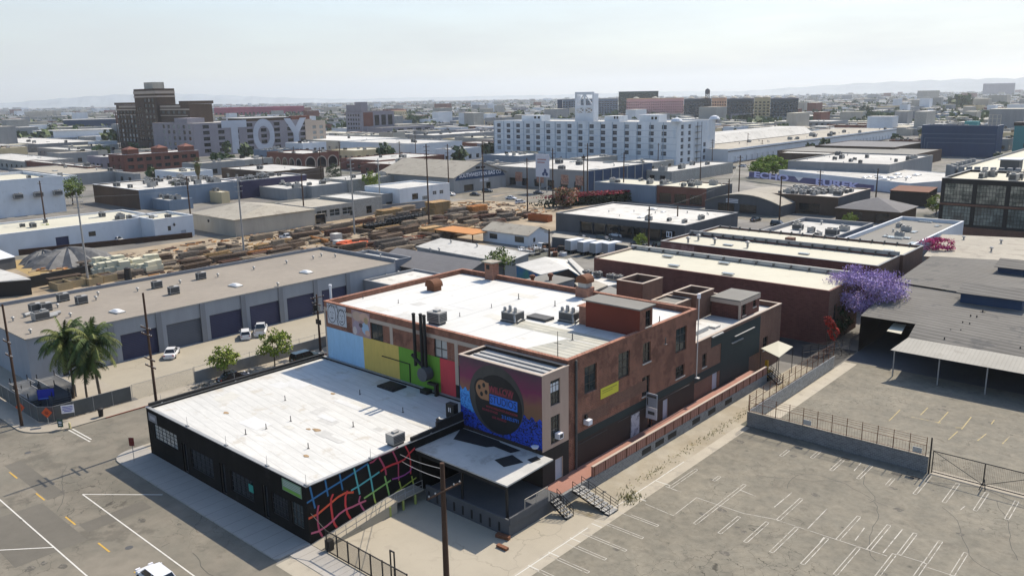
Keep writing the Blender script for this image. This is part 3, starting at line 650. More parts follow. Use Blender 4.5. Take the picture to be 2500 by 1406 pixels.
def make_palm(seed=1, th=7.4, fr=4.5, nf=44):
    r = thing('queen_palm', '', 'palm tree'); rd = random.Random(seed); t = MB(); p = Vector((0, 0, 0)); ox = rd.uniform(-.5, .5)
    pts = [Vector((ox*(k/8)**2, .2*math.sin(k*.4), th*k/8)) for k in range(9)]
    for i, (a, b) in enumerate(zip(pts, pts[1:])): t.tube(a, b, .2-.008*i, .2-.008*(i+1), 8)
    lpart(t, 'trunk', mat('palm_trunk', (.16, .125, .09), .95, .2, 4, .1), r); top = pts[-1]; ms = [leafmat(f'palm_leaf_{i}', c) for i, c in enumerate([(.06, .095, .022), (.10, .135, .03), (.04, .066, .018), (.15, .17, .045)])]
    lpart(MB().lathe(tuple(top-Vector((0, 0, .2))), [(.2, 0), (.26, .3), (.12, .9)], 8), 'crownshaft', ms[1], r)
    c = MB()
    for k in range(nf):
        az = k*2.4+rd.uniform(-.2, .2); el = R(rd.choice((80, 62, 42, 28, 14, 0, -12))+rd.uniform(-9, 9)); L = fr*rd.uniform(.82, 1.1); d = Vector((math.cos(az)*math.cos(el), math.sin(az)*math.cos(el), math.sin(el))); pos = top+Vector((0, 0, .3)); side = Vector((-math.sin(az), math.cos(az), 0)); ns_ = 20; mi = rd.randrange(4)
        for s in range(ns_):
            d = (d+Vector((0, 0, -.075-.012*s*.4))).normalized(); nx_ = pos+d*L/ns_; c.tube(pos, nx_, .025*(1-s/ns_)+.006, .025*(1-(s+1)/ns_)+.006, 3, mi); ll = 1.25*math.sin(math.pi*min(1, (s+2.2)/(ns_+2)))**.6
            for sg in (-1, 1):
                for q in (0., .5):
                    b0 = pos+(nx_-pos)*q; tip = b0+side*sg*ll*rd.uniform(.5, .8)+d*ll*.35+Vector((0, 0, -ll*rd.uniform(.35, .8))); w = d*.07
                    c.poly([b0-w, b0+w, tip], mi)
            pos = nx_
    lpart(c, 'crown', ms, r); return r
# ------------------------------------------------------------------ the painted studio block in front
def q_(x0, y0, s): return lambda a, b: (x0+a/s, y0+b/s)
Za, Zb, Zc, Zd = q_(0, 700, 4), q_(625, 700, 4), q_(1250, 700, 4), q_(1875, 700, 4)
Ze, Zf = q_(0, 1050, 3.95), q_(625, 1050, 3.95)
ZA, ZB, ZC, ZD = q_(0, 150, 4), q_(625, 150, 4), q_(1250, 150, 4), q_(1875, 150, 4)
Zi, Zj, Zk, Zl = q_(0, 400, 4), q_(625, 400, 4), q_(1250, 400, 4), q_(1875, 400, 4)
def opY(k, tl, br, Y):
    a, b = PY(*tl, Y), PY(*br, Y); return ('-y', a.x, b.x, b.z, a.z, k)
def opX(k, tl, br, X):
    a, b = PX(*tl, X), PX(*br, X); return ('+x', a.y, b.y, b.z, a.z, k)
BX0, BX1, BY0, BY1, BHt = -91.4, -59.9, 38.72, 63.45, 5.75
ops = [('-y', -89.9, -84.5, 2.3, 4.15, 'steel'), ('-y', -83.5, -82.5, .13, 3.6, 'door'), ('-y', -81.6, -76.9, 1.2, 3.5, 'steeld'), ('-y', -75.5, -74.5, .13, 3.6, 'door'), ('-y', -73.4, -69.2, 1.1, 3.4, 'steeld'), ('-y', -67.5, -66.6, .13, 3.7, 'door'), ('-y', -65.9, -63.2, 1.2, 3.4, 'steeld'), ('-y', -62.6, -60.7, 1.2, 3.6, 'win6')]
KIND['win6'] = KIND['win6'][:7] + (None,)
blk = building('painted_workshop', 'low black-painted workshop with a big white roof at the street corner', BX0, BX1, BY0, BY1, BHt, m_blackw, m_wroof, .22, .28, m_metal, ops, key='workshop')
part(MB().box(BX0+.001, BX0+.34, BY0+.3, BY1, BHt+.095, BHt+.42), 'side_parapet', m_black, blk)
part(MB().box(BX1-.3, BX1, 55.2, BY1-4.4, BHt+.095, BHt+1.0).box(BX1-.3, BX1, 51.6, 55.2, BHt+.095, BHt+.5), 'stepped_parapet', m_black, blk)
# rainbow lattice painted on the yard side
cols = {'b': (.02, .15, .34), 'c': (.10, .42, .44), 'g': (.28, .50, .14), 'y': (.42, .50, .08), 'r': (.62, .045, .05), 'o': (.70, .10, .04), 'p': (.58, .13, .22), 'v': (.34, .07, .30), 'm': (.44, .06, .12), 'k': (.46, .09, .20)}
keys = list(cols); cm = [plain('mural_'+n, cols[k]) for n, k in zip(('blue', 'cyan', 'green', 'lime', 'red', 'orange', 'pink', 'violet', 'crimson', 'rose'), keys)]
strokes = [('b', [(490, 700), (690, 570), (820, 490), (950, 405), (1080, 320)], .20), ('b', [(520, 545), (545, 650), (570, 750)], .2), ('b', [(665, 470), (695, 635)], .18), ('b', [(805, 420), (835, 575)], .18), ('c', [(945, 365), (1000, 615)], .2), ('c', [(1078, 330), (1110, 480), (1130, 600)], .2), ('g', [(1130, 600), (1142, 660)], .2), ('y', [(1142, 660), (1162, 730)], .2),
           ('c', [(915, 580), (1000, 530), (1190, 400)], .2), ('g', [(1040, 655), (1130, 595), (1300, 480)], .2), ('y', [(1145, 735), (1290, 640), (1410, 550), (1545, 455)], .17), ('g', [(1240, 440), (1262, 530), (1290, 650)], .2), ('y', [(1380, 490), (1410, 600)], .18), ('y', [(1500, 440), (1520, 530)], .18),
           ('m', [(1095, 315), (1130, 300), (1180, 250), (1250, 222), (1330, 190), (1370, 160)], .2), ('m', [(1185, 260), (1215, 310), (1245, 370), (1255, 430)], .22), ('m', [(1315, 200), (1345, 260), (1372, 330), (1372, 420), (1375, 480)], .18), ('r', [(1435, 145), (1470, 210), (1488, 290), (1490, 420)], .18), ('r', [(1200, 395), (1245, 360), (1310, 330), (1370, 310), (1430, 280), (1475, 225), (1530, 170)], .22), ('v', [(1310, 470), (1370, 455), (1430, 430), (1480, 395), (1510, 345)], .17),
           ('o', [(505, 850), (595, 805), (660, 750), (720, 700), (790, 640), (860, 602), (940, 595)], .24), ('m', [(602, 720), (590, 790), (592, 860), (600, 920), (610, 970), (640, 1025)], .22), ('r', [(742, 612), (722, 660), (722, 730), (738, 850), (755, 900), (785, 945)], .24), ('r', [(880, 580), (860, 640), (860, 720), (880, 800), (920, 865)], .24), ('k', [(1003, 630), (990, 680), (1015, 730), (1050, 785)], .2), ('p', [(530, 992), (600, 972), (680, 920), (740, 870), (800, 805), (860, 762), (930, 735), (990, 705), (1060, 675)], .22)]
mu = MB(); X = BX1
for i, (k, pts, w) in enumerate(strokes):
    P = [PX(*Zf(*p), X) for p in pts]; off = .006 + .0012*i; L_, R_ = [], []
    for j, p in enumerate(P):
        t = (P[min(j+1, len(P)-1)]-P[max(j-1, 0)]); t.x = 0; t.normalize(); n = Vector((0, -t.z, t.y))*w*.46
        L_.append((X+off, p.y+n.y, p.z+n.z)); R_.append((X+off, p.y-n.y, p.z-n.z))
    for j in range(len(P)-1): mu.poly([R_[j], R_[j+1], L_[j+1], L_[j]], keys.index(k))
part(mu, 'lattice_mural', cm, blk, 'rainbow lattice of wavy painted stripes')
pz_ = []; rdp = random.Random(8); zt2 = BHt-.22
for k in range(16):
    x, y, w, d = rdp.uniform(-89, -64), rdp.uniform(40, 60), rdp.uniform(1, 4.5), rdp.uniform(.6, 2.2); a = [(x+rdp.uniform(-.2, .2), y), (x+w, y+rdp.uniform(-.2, .2)), (x+w+rdp.uniform(-.3, .3), y+d), (x+rdp.uniform(-.3, .3), y+d)]; pz_.append(([(*p, zt2+.004+.0012*k) for p in a], k % 3))
for cx5, cy5, r5 in ((-70.7, 47.6, .5), (-71.6, 47.2, .25), (-78.5, 55.5, .3), (-83, 44, .35), (-66, 43, .3)): pz_.append(([(cx5+r5*1.6*math.cos(t*.698)*rdp.uniform(.5, 1), cy5+r5*math.sin(t*.698)*rdp.uniform(.5, 1), zt2+.03) for t in range(9)], 3))
PM = [mat('patch_white', (.63, .625, .60), .8, .1, 1.2, .05, stretch=(.5, 2, 1)), mat('patch_grey', (.53, .52, .485), .85, .12, 1.2, .06), mat('patch_cream', (.58, .56, .50), .85, .12, 1, .06), mat('rust_stain', (.36, .25, .14), .9, .3, 3, .1)]
for q, i_ in pz_: part(MB().poly(q), 'rust_stain' if i_ == 3 else 'roof_patch', PM[i_], blk)
pz_ = []; z3 = 12.983
for k in range(14):
    x, y, w, d = rdp.uniform(-88, -60), rdp.uniform(65, 86), rdp.uniform(1, 5), rdp.uniform(.5, 2); pz_.append(([(x, y, z3+.0012*k), (x+w, y+.1, z3+.0012*k), (x+w, y+d, z3+.0012*k), (x+.1, y+d, z3+.0012*k)], k % 3))
# signs on the front
sg = thing('banner_sign', 'green and white banner on the black front of the workshop near its corner', 'sign', (-62.2, BY0-.05, 4.35))
part(MB().box(-63.75, -60.65, BY0-.05, BY0-.01, 4.35, 5.55), 'board', plain('banner_green', (.20, .32, .20)), sg)
bm_ = MB()
for k in range(4): bm_.box(-63.6, -60.8, BY0-.056, BY0-.0505, 4.82+k*.17, 4.91+k*.17)
part(bm_, 'printed_lines', plain('banner_pale', (.42, .48, .43)), sg); part(MB().box(-63.6, -60.8, BY0-.057, BY0-.0505, 4.42, 4.7), 'green_stripe', plain('banner_stripe', (.16, .38, .05)), sg)
s2 = thing('small_sign', 'faded white sign panel on the far left end of the black workshop front', 'sign', (-90.2, BY0-.05, 4.5))
part(MB().box(-90.9, -88.9, BY0-.05, BY0-.01, 4.3, 5.3), 'board', plain('faded_board', (.20, .20, .21)), s2); part(MB().box(-90.5, -89.3, BY0-.06, BY0-.0505, 4.6, 5.0), 'lettering', plain('faded_print', (.38, .38, .40)), s2)
auto(single(MB().box(-69.9, -69.1, BY0-.06, BY0-.02, 2.2, 3.0), 'window_poster', plain('teal_poster', (.03, .30, .24)), '', 'poster', (-69.5, BY0-.06, 2.2)), 'small teal poster on the shaded black workshop front')
def ac_at(x, y, z, desc, key='ac', rz=0, sc=None, group='rooftop air conditioners'):
    mk = {'ac': make_ac, 'cooler': make_cooler, 'unit': make_unit}[key]; return auto(place(key, mk, (x, y, z+.003), R(rz), None, group, sc), desc)
ac_at(-61.3, 50.6, 5.53, 'tan boxy air unit on the edge of the white workshop roof above the rainbow mural', 'cooler', 90)
cnd = thing('condenser_unit', 'round-topped black condenser in the corner of the white workshop roof', 'air conditioner', (-60.9, 56.9, 5.53))
part(MB().box(-61.4, -60.4, 56.4, 57.4, 5.535, 6.45), 'cabinet', m_black, cnd); part(MB().lathe((-60.9, 56.9, 6.453), [(.44, 0), (.44, .08), (.3, .08), (.28, .02)], 14), 'fan_ring', m_lroof, cnd)
elb = thing('meter_cabinet', 'tall black cabinet with two white marks beside the mural tower', 'cabinet', (-61.2, 58.6, 5.53))
part(MB().box(-61.7, -60.5, 58.2, 58.9, 5.535, 7.6), 'cabinet', m_black, elb); part(MB().box(-61.3, -61.2, 58.19, 58.197, 6.7, 7.2).box(-61.05, -60.95, 58.19, 58.197, 6.7, 7.2), 'markings', m_wht, elb)
auto(single(MB().box(-76.2, -73.2, 60.4, 62.6, 5.535, 5.75).box(-75.9, -73.5, 60.7, 62.3, 5.751, 5.8), 'roof_hatch', m_black, '', 'hatch', (-74.7, 61.5, 5.535)), 'flat black roof hatch below the green painted wall panel')
for k, (a, b) in enumerate(((285, 1108), (950, 1365), (100, 1385), (1015, 1050), (1435, 1225), (340, 1310))): put('pipe', make_pipe, Zb(a, b), 5.53, 'short vent pipe standing on the white workshop roof', 'vent pipes', scale=.8)
for k, (a, b) in enumerate(((505, 175), (230, 720))): put('pipe', make_pipe, Zf(a, b) if k == 0 else (600, 1060), 5.53, 'short vent pipe standing on the white workshop roof', 'vent pipes', scale=.8)
for x, y in ((-91.3, 40.5), (-82, 38.9), (-74, 38.9), (-66.5, 38.9), (-60.1, 38.9), (-60.0, 46.3), (-60.0, 54.2), (-91.3, 50)):
    auto(single(MB().tube((x, y, BHt+.09), (x, y, BHt+1.15), .022, .018, 5).box(x-.25, x+.25, y-.1, y+.1, BHt+.092, BHt+.2), 'cable_mast', m_metal, '', 'mast', (x, y, BHt+.09), 'thin masts on the workshop parapet'), 'thin cable mast on the parapet of the white-roofed workshop')

# ------------------------------------------------------------------ the two-storey brick block
FX0, FX1, FY0, FY1, FH = -90.4, -49.0, 63.5, 90.0, 13.6
ops = [opY('win', Zb(1118, 348), Zb(1245, 550), FY0), opY('farb', Zb(1735, 500), Zb(1870, 722), FY0)]
KIND['bw'] = ('window', m_frame, m_glass, 2, 3, .22, .09, None); KIND['bs'] = ('window', m_frame, m_glassd, 2, 2, .2, .08, m_sill)
for k, a, b in (('bw', (708, 790), (828, 1000)), ('bw', (1040, 660), (1148, 860)), ('bs', (1280, 560), (1352, 720)), ('bw', (1602, 420), (1702, 605)), ('bs', (1600, 790), (1682, 860)), ('bs', (1272, 890), (1342, 1040))): ops.append(opX(k, Zc(*a), Zc(*b), FX1))
ops += [('+x', 75.3, 77.2, 1.0, 4.0, 'wdoor'), ('+x', 79.0, 80.0, 1.0, 3.9, 'door'), ('+x', 82.4, 83.6, 1.0, 3.7, 'wdoor')]
bk = building('brick_warehouse', 'two-storey red brick warehouse with a bright white roof and painted wall panels', FX0, FX1, FY0, FY1, FH, m_brick, m_wroof2, .62, .42, m_brickc, ops, key='brick')
for q, i_ in pz_: part(MB().poly(q), 'roof_patch', PM[i_], bk)
# painted blocks along the base of the front, beige frame members
zt_ = [PY(*Zb(700, 465), FY0).z, PY(*Zb(1055, 562), FY0).z]; ztop = 10.15; zb0 = 5.55
xs = [PY(*Zb(a, b), FY0).x for a, b in ((702, 600), (1055, 650), (1400, 740), (1802, 850), (1950, 900))]
for (a, b), nm, c in zip(zip(xs, xs[1:]), ('light blue', 'mustard yellow', 'leaf green', 'bright red'), ((.34, .55, .74), (.62, .45, .11), (.13, .31, .03), (.58, .06, .07))):
    part(MB().box(a, b, FY0-.02, FY0-.003, zb0, ztop), 'painted_panel', plain('panel_'+nm.split()[-1], c, .8), bk, f'{nm} painted wall panel')
part(MB().box(xs[4], xs[4]+.8, FY0-.02, FY0-.003, zb0, ztop-.3), 'painted_panel', m_black, bk, 'black painted strip')
tb = MB(); za, zb_ = PY(*Zb(1110, 308), FY0).z, PY(*Zb(1110, 342), FY0).z
tb.box(FX0+.3, -60.4, FY0-.03, FY0-.004, zb_, za)
for a in ((1030, 500), (1325, 500), (1960, 700)):
    x = PY(*Zb(*a), FY0).x; tb.box(x-.28, x+.28, FY0-.045, FY0-.0305, ztop+.003 if a[0] < 1900 else 7.4, za)
tb.box(FX0-.03, FX0+.28, FY0-.05, FY0-.004, 5.5, 12.9)
part(tb, 'concrete_frame', m_beige, bk)
mu1 = MB().box(-89.7, -85.6, FY0-.05, FY0-.032, 10.75, 13.5)
part(mu1, 'pasted_mural', plain('paper_white', (.50, .52, .55)), bk, 'white paste-up of two line-drawn heads')
md = MB(); rdm = random.Random(4)
def stroke(mb, pts, y, w=.09, m=0):
    for (a, c), (b, d) in zip(pts, pts[1:]):
        t = Vector((b-a, 0, d-c)); L = t.length; t /= max(L, 1e-6); n = Vector((-t.z, 0, t.x))*w/2
        mb.poly([(a-n.x, y, c-n.z), (b-n.x, y, d-n.z), (b+n.x, y, d+n.z), (a+n.x, y, c+n.z)][::1], m)
yy = FY0-.055
for cx, cz, rx, rz in ((-88.7, 12.15, .85, 1.2), (-86.6, 12.0, .72, 1.05)):
    stroke(md, [(cx+rx*math.cos(t*.3), cz+rz*math.sin(t*.3)) for t in range(22)], yy)
    stroke(md, [(cx-.35, cz+.15), (cx-.1, cz+.25)], yy, .08); stroke(md, [(cx+.15, cz+.25), (cx+.4, cz+.15)], yy, .08); stroke(md, [(cx, cz+.1), (cx+.1, cz-.25), (cx-.05, cz-.25)], yy, .06); stroke(md, [(cx-.3, cz-.55), (cx, cz-.65), (cx+.3, cz-.5)], yy, .12)
    for j in range(5): stroke(md, [(cx-rx+j*.4, cz+rz*.7), (cx-rx+j*.4+.25, cz+rz*1.05), (cx-rx+j*.4+.5, cz+rz*.75)], yy, .06)
stroke(md, [(-87.5, 13.45), (-87.3, 12.4), (-87.6, 11.6), (-87.4, 10.8)], yy, .12)
part(md, 'drawn_lines', m_black, bk)
m2 = MB(); ym = FY0-.05
def blob(cx, cz, rx, rz, m, y): m2.poly([(cx+rx*math.cos(t*.5236), y, cz+rz*math.sin(t*.5236)) for t in range(12)], m)
m2.box(-84.4, -80.7, FY0-.05, FY0-.047, 10.1, 13.45, 0)
for k, a in enumerate(((-83.3, 12.7, 1.0, .65, 1), (-81.8, 12.75, 1.0, .6, 2), (-83.5, 11.2, .8, .9, 3), (-83.9, 10.7, .4, .55, 4), (-81.7, 11.3, .75, .8, 5), (-81.5, 12.35, .42, .45, 6), (-81.3, 10.75, .5, .4, 2), (-82.6, 11.6, .4, .3, 7))): blob(*a[:4], a[4], FY0-.053-.001*k)
part(m2, 'painted_mural', [plain('mural_dusk', (.36, .24, .24)), plain('mural_peach', (.50, .36, .27)), plain('mural_flesh', (.56, .36, .27)), plain('mural_lilac', (.34, .27, .32)), plain('mural_pale', (.55, .50, .48)), plain('mural_sky', (.32, .45, .58)), plain('mural_straw', (.40, .30, .15)), plain('mural_shadow', (.10, .07, .08))], bk, 'pastel mural of a figure in a pale blue shirt')
# dark painted base along the alley
part(MB().box(FX1+.003, FX1+.02, FY0+1.25, FY1, 4.25, 5.15), 'green_band', m_green, bk)
bd = MB(); hl = [(o[1], o[2], o[3], o[4], .02) for o in ops if o[0] == '+x' and o[3] < 4.2]; wallface(bd, '+x', FX1+.018, FY0+1.25, FY1, .9, 4.25, hl); part(bd, 'dark_base_paint', m_dbrown, bk)
part(MB().box(FX1+.004, FX1+.014, 71.0, 78.6, 6.1, 7.5).box(FX1+.004, FX1+.014, 66.0, 70.9, 5.6, 7.0), 'dark_brick_patch', m_brickd, bk)
part(MB().tube((FX1+.12, 65.3, 3.9), (FX1+.12, 70.5, 3.9), .03, .03, 5).tube((FX1+.12, 72.5, 4.1), (FX1+.12, 88.5, 4.1), .03, .03, 5).tube((FX1+.15, 64.75, 1), (FX1+.15, 64.75, 13.4), .14, .14, 6), 'conduit', m_acd, bk)
part(MB().box(FX1+.022, FX1+.045, 75.35, 77.15, 1.05, 3.95), 'door_graffiti', mat('scribbled_door', (.52, .50, .52), .8, .1, 3, .05, blot=((.12, .11, .13), 1.6, .52, .8)), bk, 'white door covered in black scribbles')
ysg = thing('yellow_notice', 'yellow notice board on the brick wall above the alley', 'sign', (FX1+.01, 71, 7.8))
part(MB().box(FX1+.01, FX1+.05, 69.3, 72.7, 7.75, 8.95), 'board', m_ylw, ysg); part(MB().box(FX1+.051, FX1+.056, 69.6, 72.4, 8.55, 8.68).box(FX1+.051, FX1+.056, 69.6, 71.6, 8.32, 8.42), 'printed_line', plain('olive_print', (.36, .33, .03)), ysg)
ws = thing('projecting_sign', 'white two-panel blade sign on the dark alley wall', 'sign', (FX1+.03, 78.6, 2.9))
part(MB().box(FX1+.03, FX1+1.5, 78.55, 78.65, 4.2, 5.9), 'upper_panel', plain('sign_grey', (.34, .36, .40)), ws); part(MB().box(FX1+.03, FX1+1.5, 78.55, 78.65, 2.75, 4.15), 'lower_panel', plain('sign_pale', (.60, .58, .60)), ws)
part(MB().box(FX1+.12, FX1+1.4, 78.535, 78.549, 5.4, 5.7).box(FX1+.12, FX1+.3, 78.535, 78.549, 4.4, 5.3).box(FX1+.3, FX1+1.2, 78.535, 78.549, 3.3, 3.7), 'print', m_acd, ws)
wl = thing('wall_lamp', 'white box floodlight on the brick wall beside the pink tower', 'lamp', (FX1, 66.4, 6)); part(MB().box(FX1+.02, FX1+.7, 66.2, 66.9, 5.85, 6.4), 'housing', m_wht, wl); part(MB().box(FX1+.003, FX1+.25, 66.4, 66.7, 6.4, 6.85), 'bracket', m_iron, wl)
# roof penthouse, air units, ventilators of the brick block
ZR = FH-.62
ph = thing('roof_penthouse', 'red-walled stair penthouse on the edge of the white brick warehouse roof', 'penthouse', (-52.6, 73.4, ZR))
hx0, hx1, hy0, hy1, hz = -56.6, FX1-.01, 76.0, 79.6, 16.2
pw = MB(); wallface(pw, '+x', hx1, hy0+.9, hy1, ZR+.002, hz, [(78.1, 79.3, 13.9, 15.8, .15)], 1); pw.poly([(hx0, hy0+.9, ZR), (hx1, hy0+.9, ZR), (hx1, hy0+.9, hz), (hx0, hy0+.9, hz)], 0); pw.poly([(hx0, hy1, ZR), (hx0, hy0+.9, ZR), (hx0, hy0+.9, hz), (hx0, hy1, hz)], 0); pw.poly([(hx1, hy1, ZR), (hx0, hy1, ZR), (hx0, hy1, hz), (hx1, hy1, hz)], 1)
m_redwall = mat('penthouse_red', (.185, .042, .024), .85, .07, .8, .08); part(pw, 'wall', [m_redwall, m_brick], ph); part(MB().prism([(hx0-.3, hy0+.5), (hx1+.25, hy0+.5), (hx1+.25, hy1+.3), (hx0-.3, hy1+.3)], hz+.002, hz+.16), 'roof', m_groof, ph)
opening(ph, '+x', hx1, 78.1, 79.3, 13.9, 15.8, 'bs')
part(MB().box(hx0-1.3, hx0-.005, hy0+1.3, hy0+2.6, ZR+.002, 15.2).box(hx0-1.5, hx0-.005, hy0+1.1, hy0+2.8, 15.203, 15.3), 'side_annex', m_brickc, ph)
ac_at(*G(*Zb(1770, 360), ZR).xy, ZR, 'pale louvred air unit behind the front parapet of the brick warehouse', 'cooler', 5, 1.25)
for px, nm in (((1252, 783), 'left of the two cluttered air units on the white brick warehouse roof'), ((1392, 783), 'right of the two cluttered air units on the white brick warehouse roof')):
    p = G(*px, ZR); r = thing('packaged_unit', nm, 'air conditioner', (p.x, p.y, ZR+.003), R(2), 'packaged units on the brick warehouse roof')
    lpart(MB().box(-1.1, 1.1, -.9, .9, .15, 1.25), 'cabinet', m_acm, r); lpart(MB().box(-1.0, 1.0, -.95, -.9, .3, 1.1).box(1.1, 1.14, -.8, .8, .3, 1.1), 'coil_grille', m_acd, r); lpart(MB().box(-1.2, 1.2, -1, 1, 0, .15), 'platform', m_acd, r)
    fb = MB()
    for i in range(5): fb.lathe((-.9+i*.42, -.4+.5*(i % 2), 1.25), [(.2, 0), (.2, .4+.15*(i % 3)), (.12, .5+.15*(i % 3))], 8)
    fb.tube((1, .6, .3), (1.5, -.9, .3), .1, .1, 6).tube((.9, -.8, 1.1), (1.35, -1.2, .2), .12, .12, 6); lpart(fb, 'fan_stack', m_metal, r)
def vent_hood(name, label, p, sc=1.):
    r = thing(name, label, 'ventilator', (p.x, p.y, ZR+.003)); hb = MB().box(-.7, .7, -.6, .6, 0, .55); lpart(hb, 'base', m_rust, r); b = MB(); n = 8
    prof = [(.85*math.cos(math.pi*i/n), .55+.75*math.sin(math.pi*i/n)+.15) for i in range(n+1)] + [(-.85, .55), (.85, .55)]
    b.prism([(x, z) for x, z in prof], -.75, .75); b.v = [(x, y, z) for x, z, y in b.v]; lpart(b, 'hood', m_rust, r); r.scale = (sc,)*3; return r
vent_hood('barrel_ventilator', 'rusty barrel-topped ventilator standing alone on the white brick warehouse roof', G(*Zj(1740, 1235), ZR), 1.15)
ch = thing('brick_ventilator', 'rusty rounded ventilator on a brick base at the rear parapet', 'ventilator', (-65.6, 89.3, ZR+.003))
part(MB().box(-66.7, -64.7, 88.2, 89.9, ZR+.003, 14.3), 'brick_base', m_brickc, ch); part(MB().box(-66.4, -65.0, 88.4, 89.7, 14.302, 15.0), 'neck', m_metal, ch)
b = MB(); prof = [(.95*math.cos(math.pi*i/8), .8*math.sin(math.pi*i/8)+.3) for i in range(9)] + [(-.95, 0), (.95, 0)]; b.prism(prof, -.85, .85); b.v = [(x-65.7, z*1+89.05, y+15.002) for x, y, z in b.v]; part(b, 'hood', m_rust, ch)
cm2 = thing('brick_chimney', 'square brick chimney with a flat cap at the rear parapet', 'chimney', (-83.5, 89.4, ZR+.003))
part(MB().box(-84.3, -82.7, 88.7, 90.1, ZR+.003, 15.6), 'shaft', m_brickc, cm2); part(MB().box(-84.7, -82.3, 88.4, 90.4, 15.603, 15.78), 'cap', m_broof, cm2); part(MB().box(-84.0, -83.3, 88.69, 88.699, 14.6, 15.3), 'flue_opening', m_black, cm2)
part(MB().prism([(-64.2, 71.6), (-49.5, 71.6), (-49.5, 74.2), (-64.2, 74.4)], ZR+.004, ZR+.012).prism([(-56.5, 65.6), (-49.5, 65.6), (-49.5, 71.4), (-55.2, 71.4)], ZR+.004, ZR+.01), 'worn_roof_strip', mat('worn_roof', (.50, .48, .40), .9, .1, .6, .1, stripe=((0, 1, 0), .9, .38), blot=((.33, .33, .29), .35, .5, .7)), bk)
for a, b_ in ((1500, 560), (590, 520), (1440, 345), (735, 145), (420, 190), (65, 120)): put('pipe', make_pipe, Zc(a, b_), ZR, 'short vent pipe standing on the white brick warehouse roof', 'vent pipes')
for a, b_ in ((2300, 205), (1390, 160), (1045, 115), (1990, 290)): put('pipe', make_pipe, Zb(a, b_), ZR, 'short vent pipe standing on the white brick warehouse roof', 'vent pipes', scale=.7)
pl = MB().box(-64.6, -61.5, 75.3, 77.0, ZR+.003, ZR+.35); auto(single(pl, 'equipment_platform', m_acd, '', 'platform', (-63, 76, ZR+.003)), 'low dark equipment platform on the white brick warehouse roof')
# black ducts in front of the painted panels
du = thing('exhaust_duct', 'three tall black exhaust pipes rising from a fan before the green wall panel', 'duct', (-70, 62.7, 5.53))
for (a, t, b) in ((1537, 270, 720), (1605, 275, 750), (1640, 288, 760)):
    p, q = PY(*Zb(a, t), 62.9), PY(*Zb(a+12, b), 62.9); part(MB().tube((p.x, 62.9, q.z-.6), (p.x, 62.9, p.z), .2, .2, 8).lathe((p.x, 62.9, p.z+.002), [(.24, 0), (.24, .12), (.1, .2)], 8), 'pipe', m_black, du)
p = PY(*Zb(1650, 850), 62.7); part(MB().tube((p.x, 62.2, p.z), (p.x, 63.3, p.z), .85, .85, 14), 'fan_housing', m_dgrey, du); part(MB().box(p.x+.4, p.x+1.9, 62.6, 63.1, p.z-1.2, p.z-.9).box(p.x+1.6, p.x+1.9, 62.6, 63.1, 5.54, p.z-1.2).box(p.x-.6, p.x+.6, 62.3, 63.2, 5.54, 6.0), 'fan_base', m_iron, du)
part(MB().tube((p.x-.3, 62.9, p.z+.6), (p.x-2.4, 62.9, p.z+1.9), .2, .2, 8), 'branch_pipe', m_black, du)
gp = thing('gas_pipe', 'thin dark pipe bent along the green painted wall panel', 'pipe', (-73, 63.3, 5.55)); P1 = [PY(*Zb(*a), 63.4) for a in ((1230, 675), (1500, 755), (1508, 940))]; part(MB().path(P1, .06), 'run', m_black, gp)
wp = thing('standpipe', 'white vent standpipe behind the corner of the brick warehouse', 'pipe', (-92.2, 66, 0)); part(MB().tube((-92.2, 66, .14), (-92.2, 66, 14.9), .16, .16, 8).tube((-92.2, 66, 14.9), (-92.2, 66, 15.2), .22, .22, 8), 'pipe', m_white, wp)

# ------------------------------------------------------------------ pink tower with the studio mural
TX0, TX1, TY0, TY1, TH = -60.35, FX1+.15, 59.14, 63.45, 13.15
KIND['pw'] = ('window', m_frame, m_glass, 3, 4, .2, .07, None)
tops = [opX('pw', Zc(375, 925), Zc(472, 1130), TX1), opX('pw', Zc(378, 1275), Zc(470, 1500), TX1), ('+x', 61.2, 62.4, 1.35, 3.6, 'wdoor')]
tw = building('stair_tower', 'pink-sided tower with a large dark studio mural on its front', TX0, TX1, TY0, TY1, TH, m_dbrown, m_lroof, .35, .25, m_beige, tops, key='tower', wmat2=m_pink)
part(MB().box(TX1+.003, TX1+.02, TY0, TY1, 1.3, 1.34).box(TX1+.003, TX1+.018, TY0, 61.15, 1.34, 5.1).box(TX1+.003, TX1+.018, 62.45, TY1, 1.34, 5.1).box(TX1+.003, TX1+.018, 61.15, 62.45, 3.65, 5.1), 'dark_base_paint', m_black, tw)
part(MB().box(TX0+.5, TX1-.5, TY0+.7, TY0+1.0, TH-.34, TH-.2).box(TX0+.5, TX1-.5, TY0+1.7, TY0+2.0, TH-.34, TH-.2).box(TX0+.5, TX1-.5, TY0+2.7, TY0+3.0, TH-.34, TH-.2), 'roof_rib', m_metal, tw)
mf = TY0-.004; e = .004
mur = MB(); mw, z0m, z1m = TX1-TX0, 5.3, TH-.03
bgm = bpy.data.materials.new('mural_backdrop'); bgm.use_nodes = True; n_ = bgm.node_tree; N_ = n_.nodes.new; L_n = n_.links.new     # painted sunset over painted water
bs_ = n_.nodes['Principled BSDF']; bs_.inputs['Roughness'].default_value = .8
ge = N_('ShaderNodeNewGeometry'); sx_ = N_('ShaderNodeSeparateXYZ'); L_n(ge.outputs['Position'], sx_.inputs[0]); no = N_('ShaderNodeTexNoise'); no.inputs['Scale'].default_value = .7; no.inputs['Detail'].default_value = 5; L_n(ge.outputs['Position'], no.inputs['Vector'])
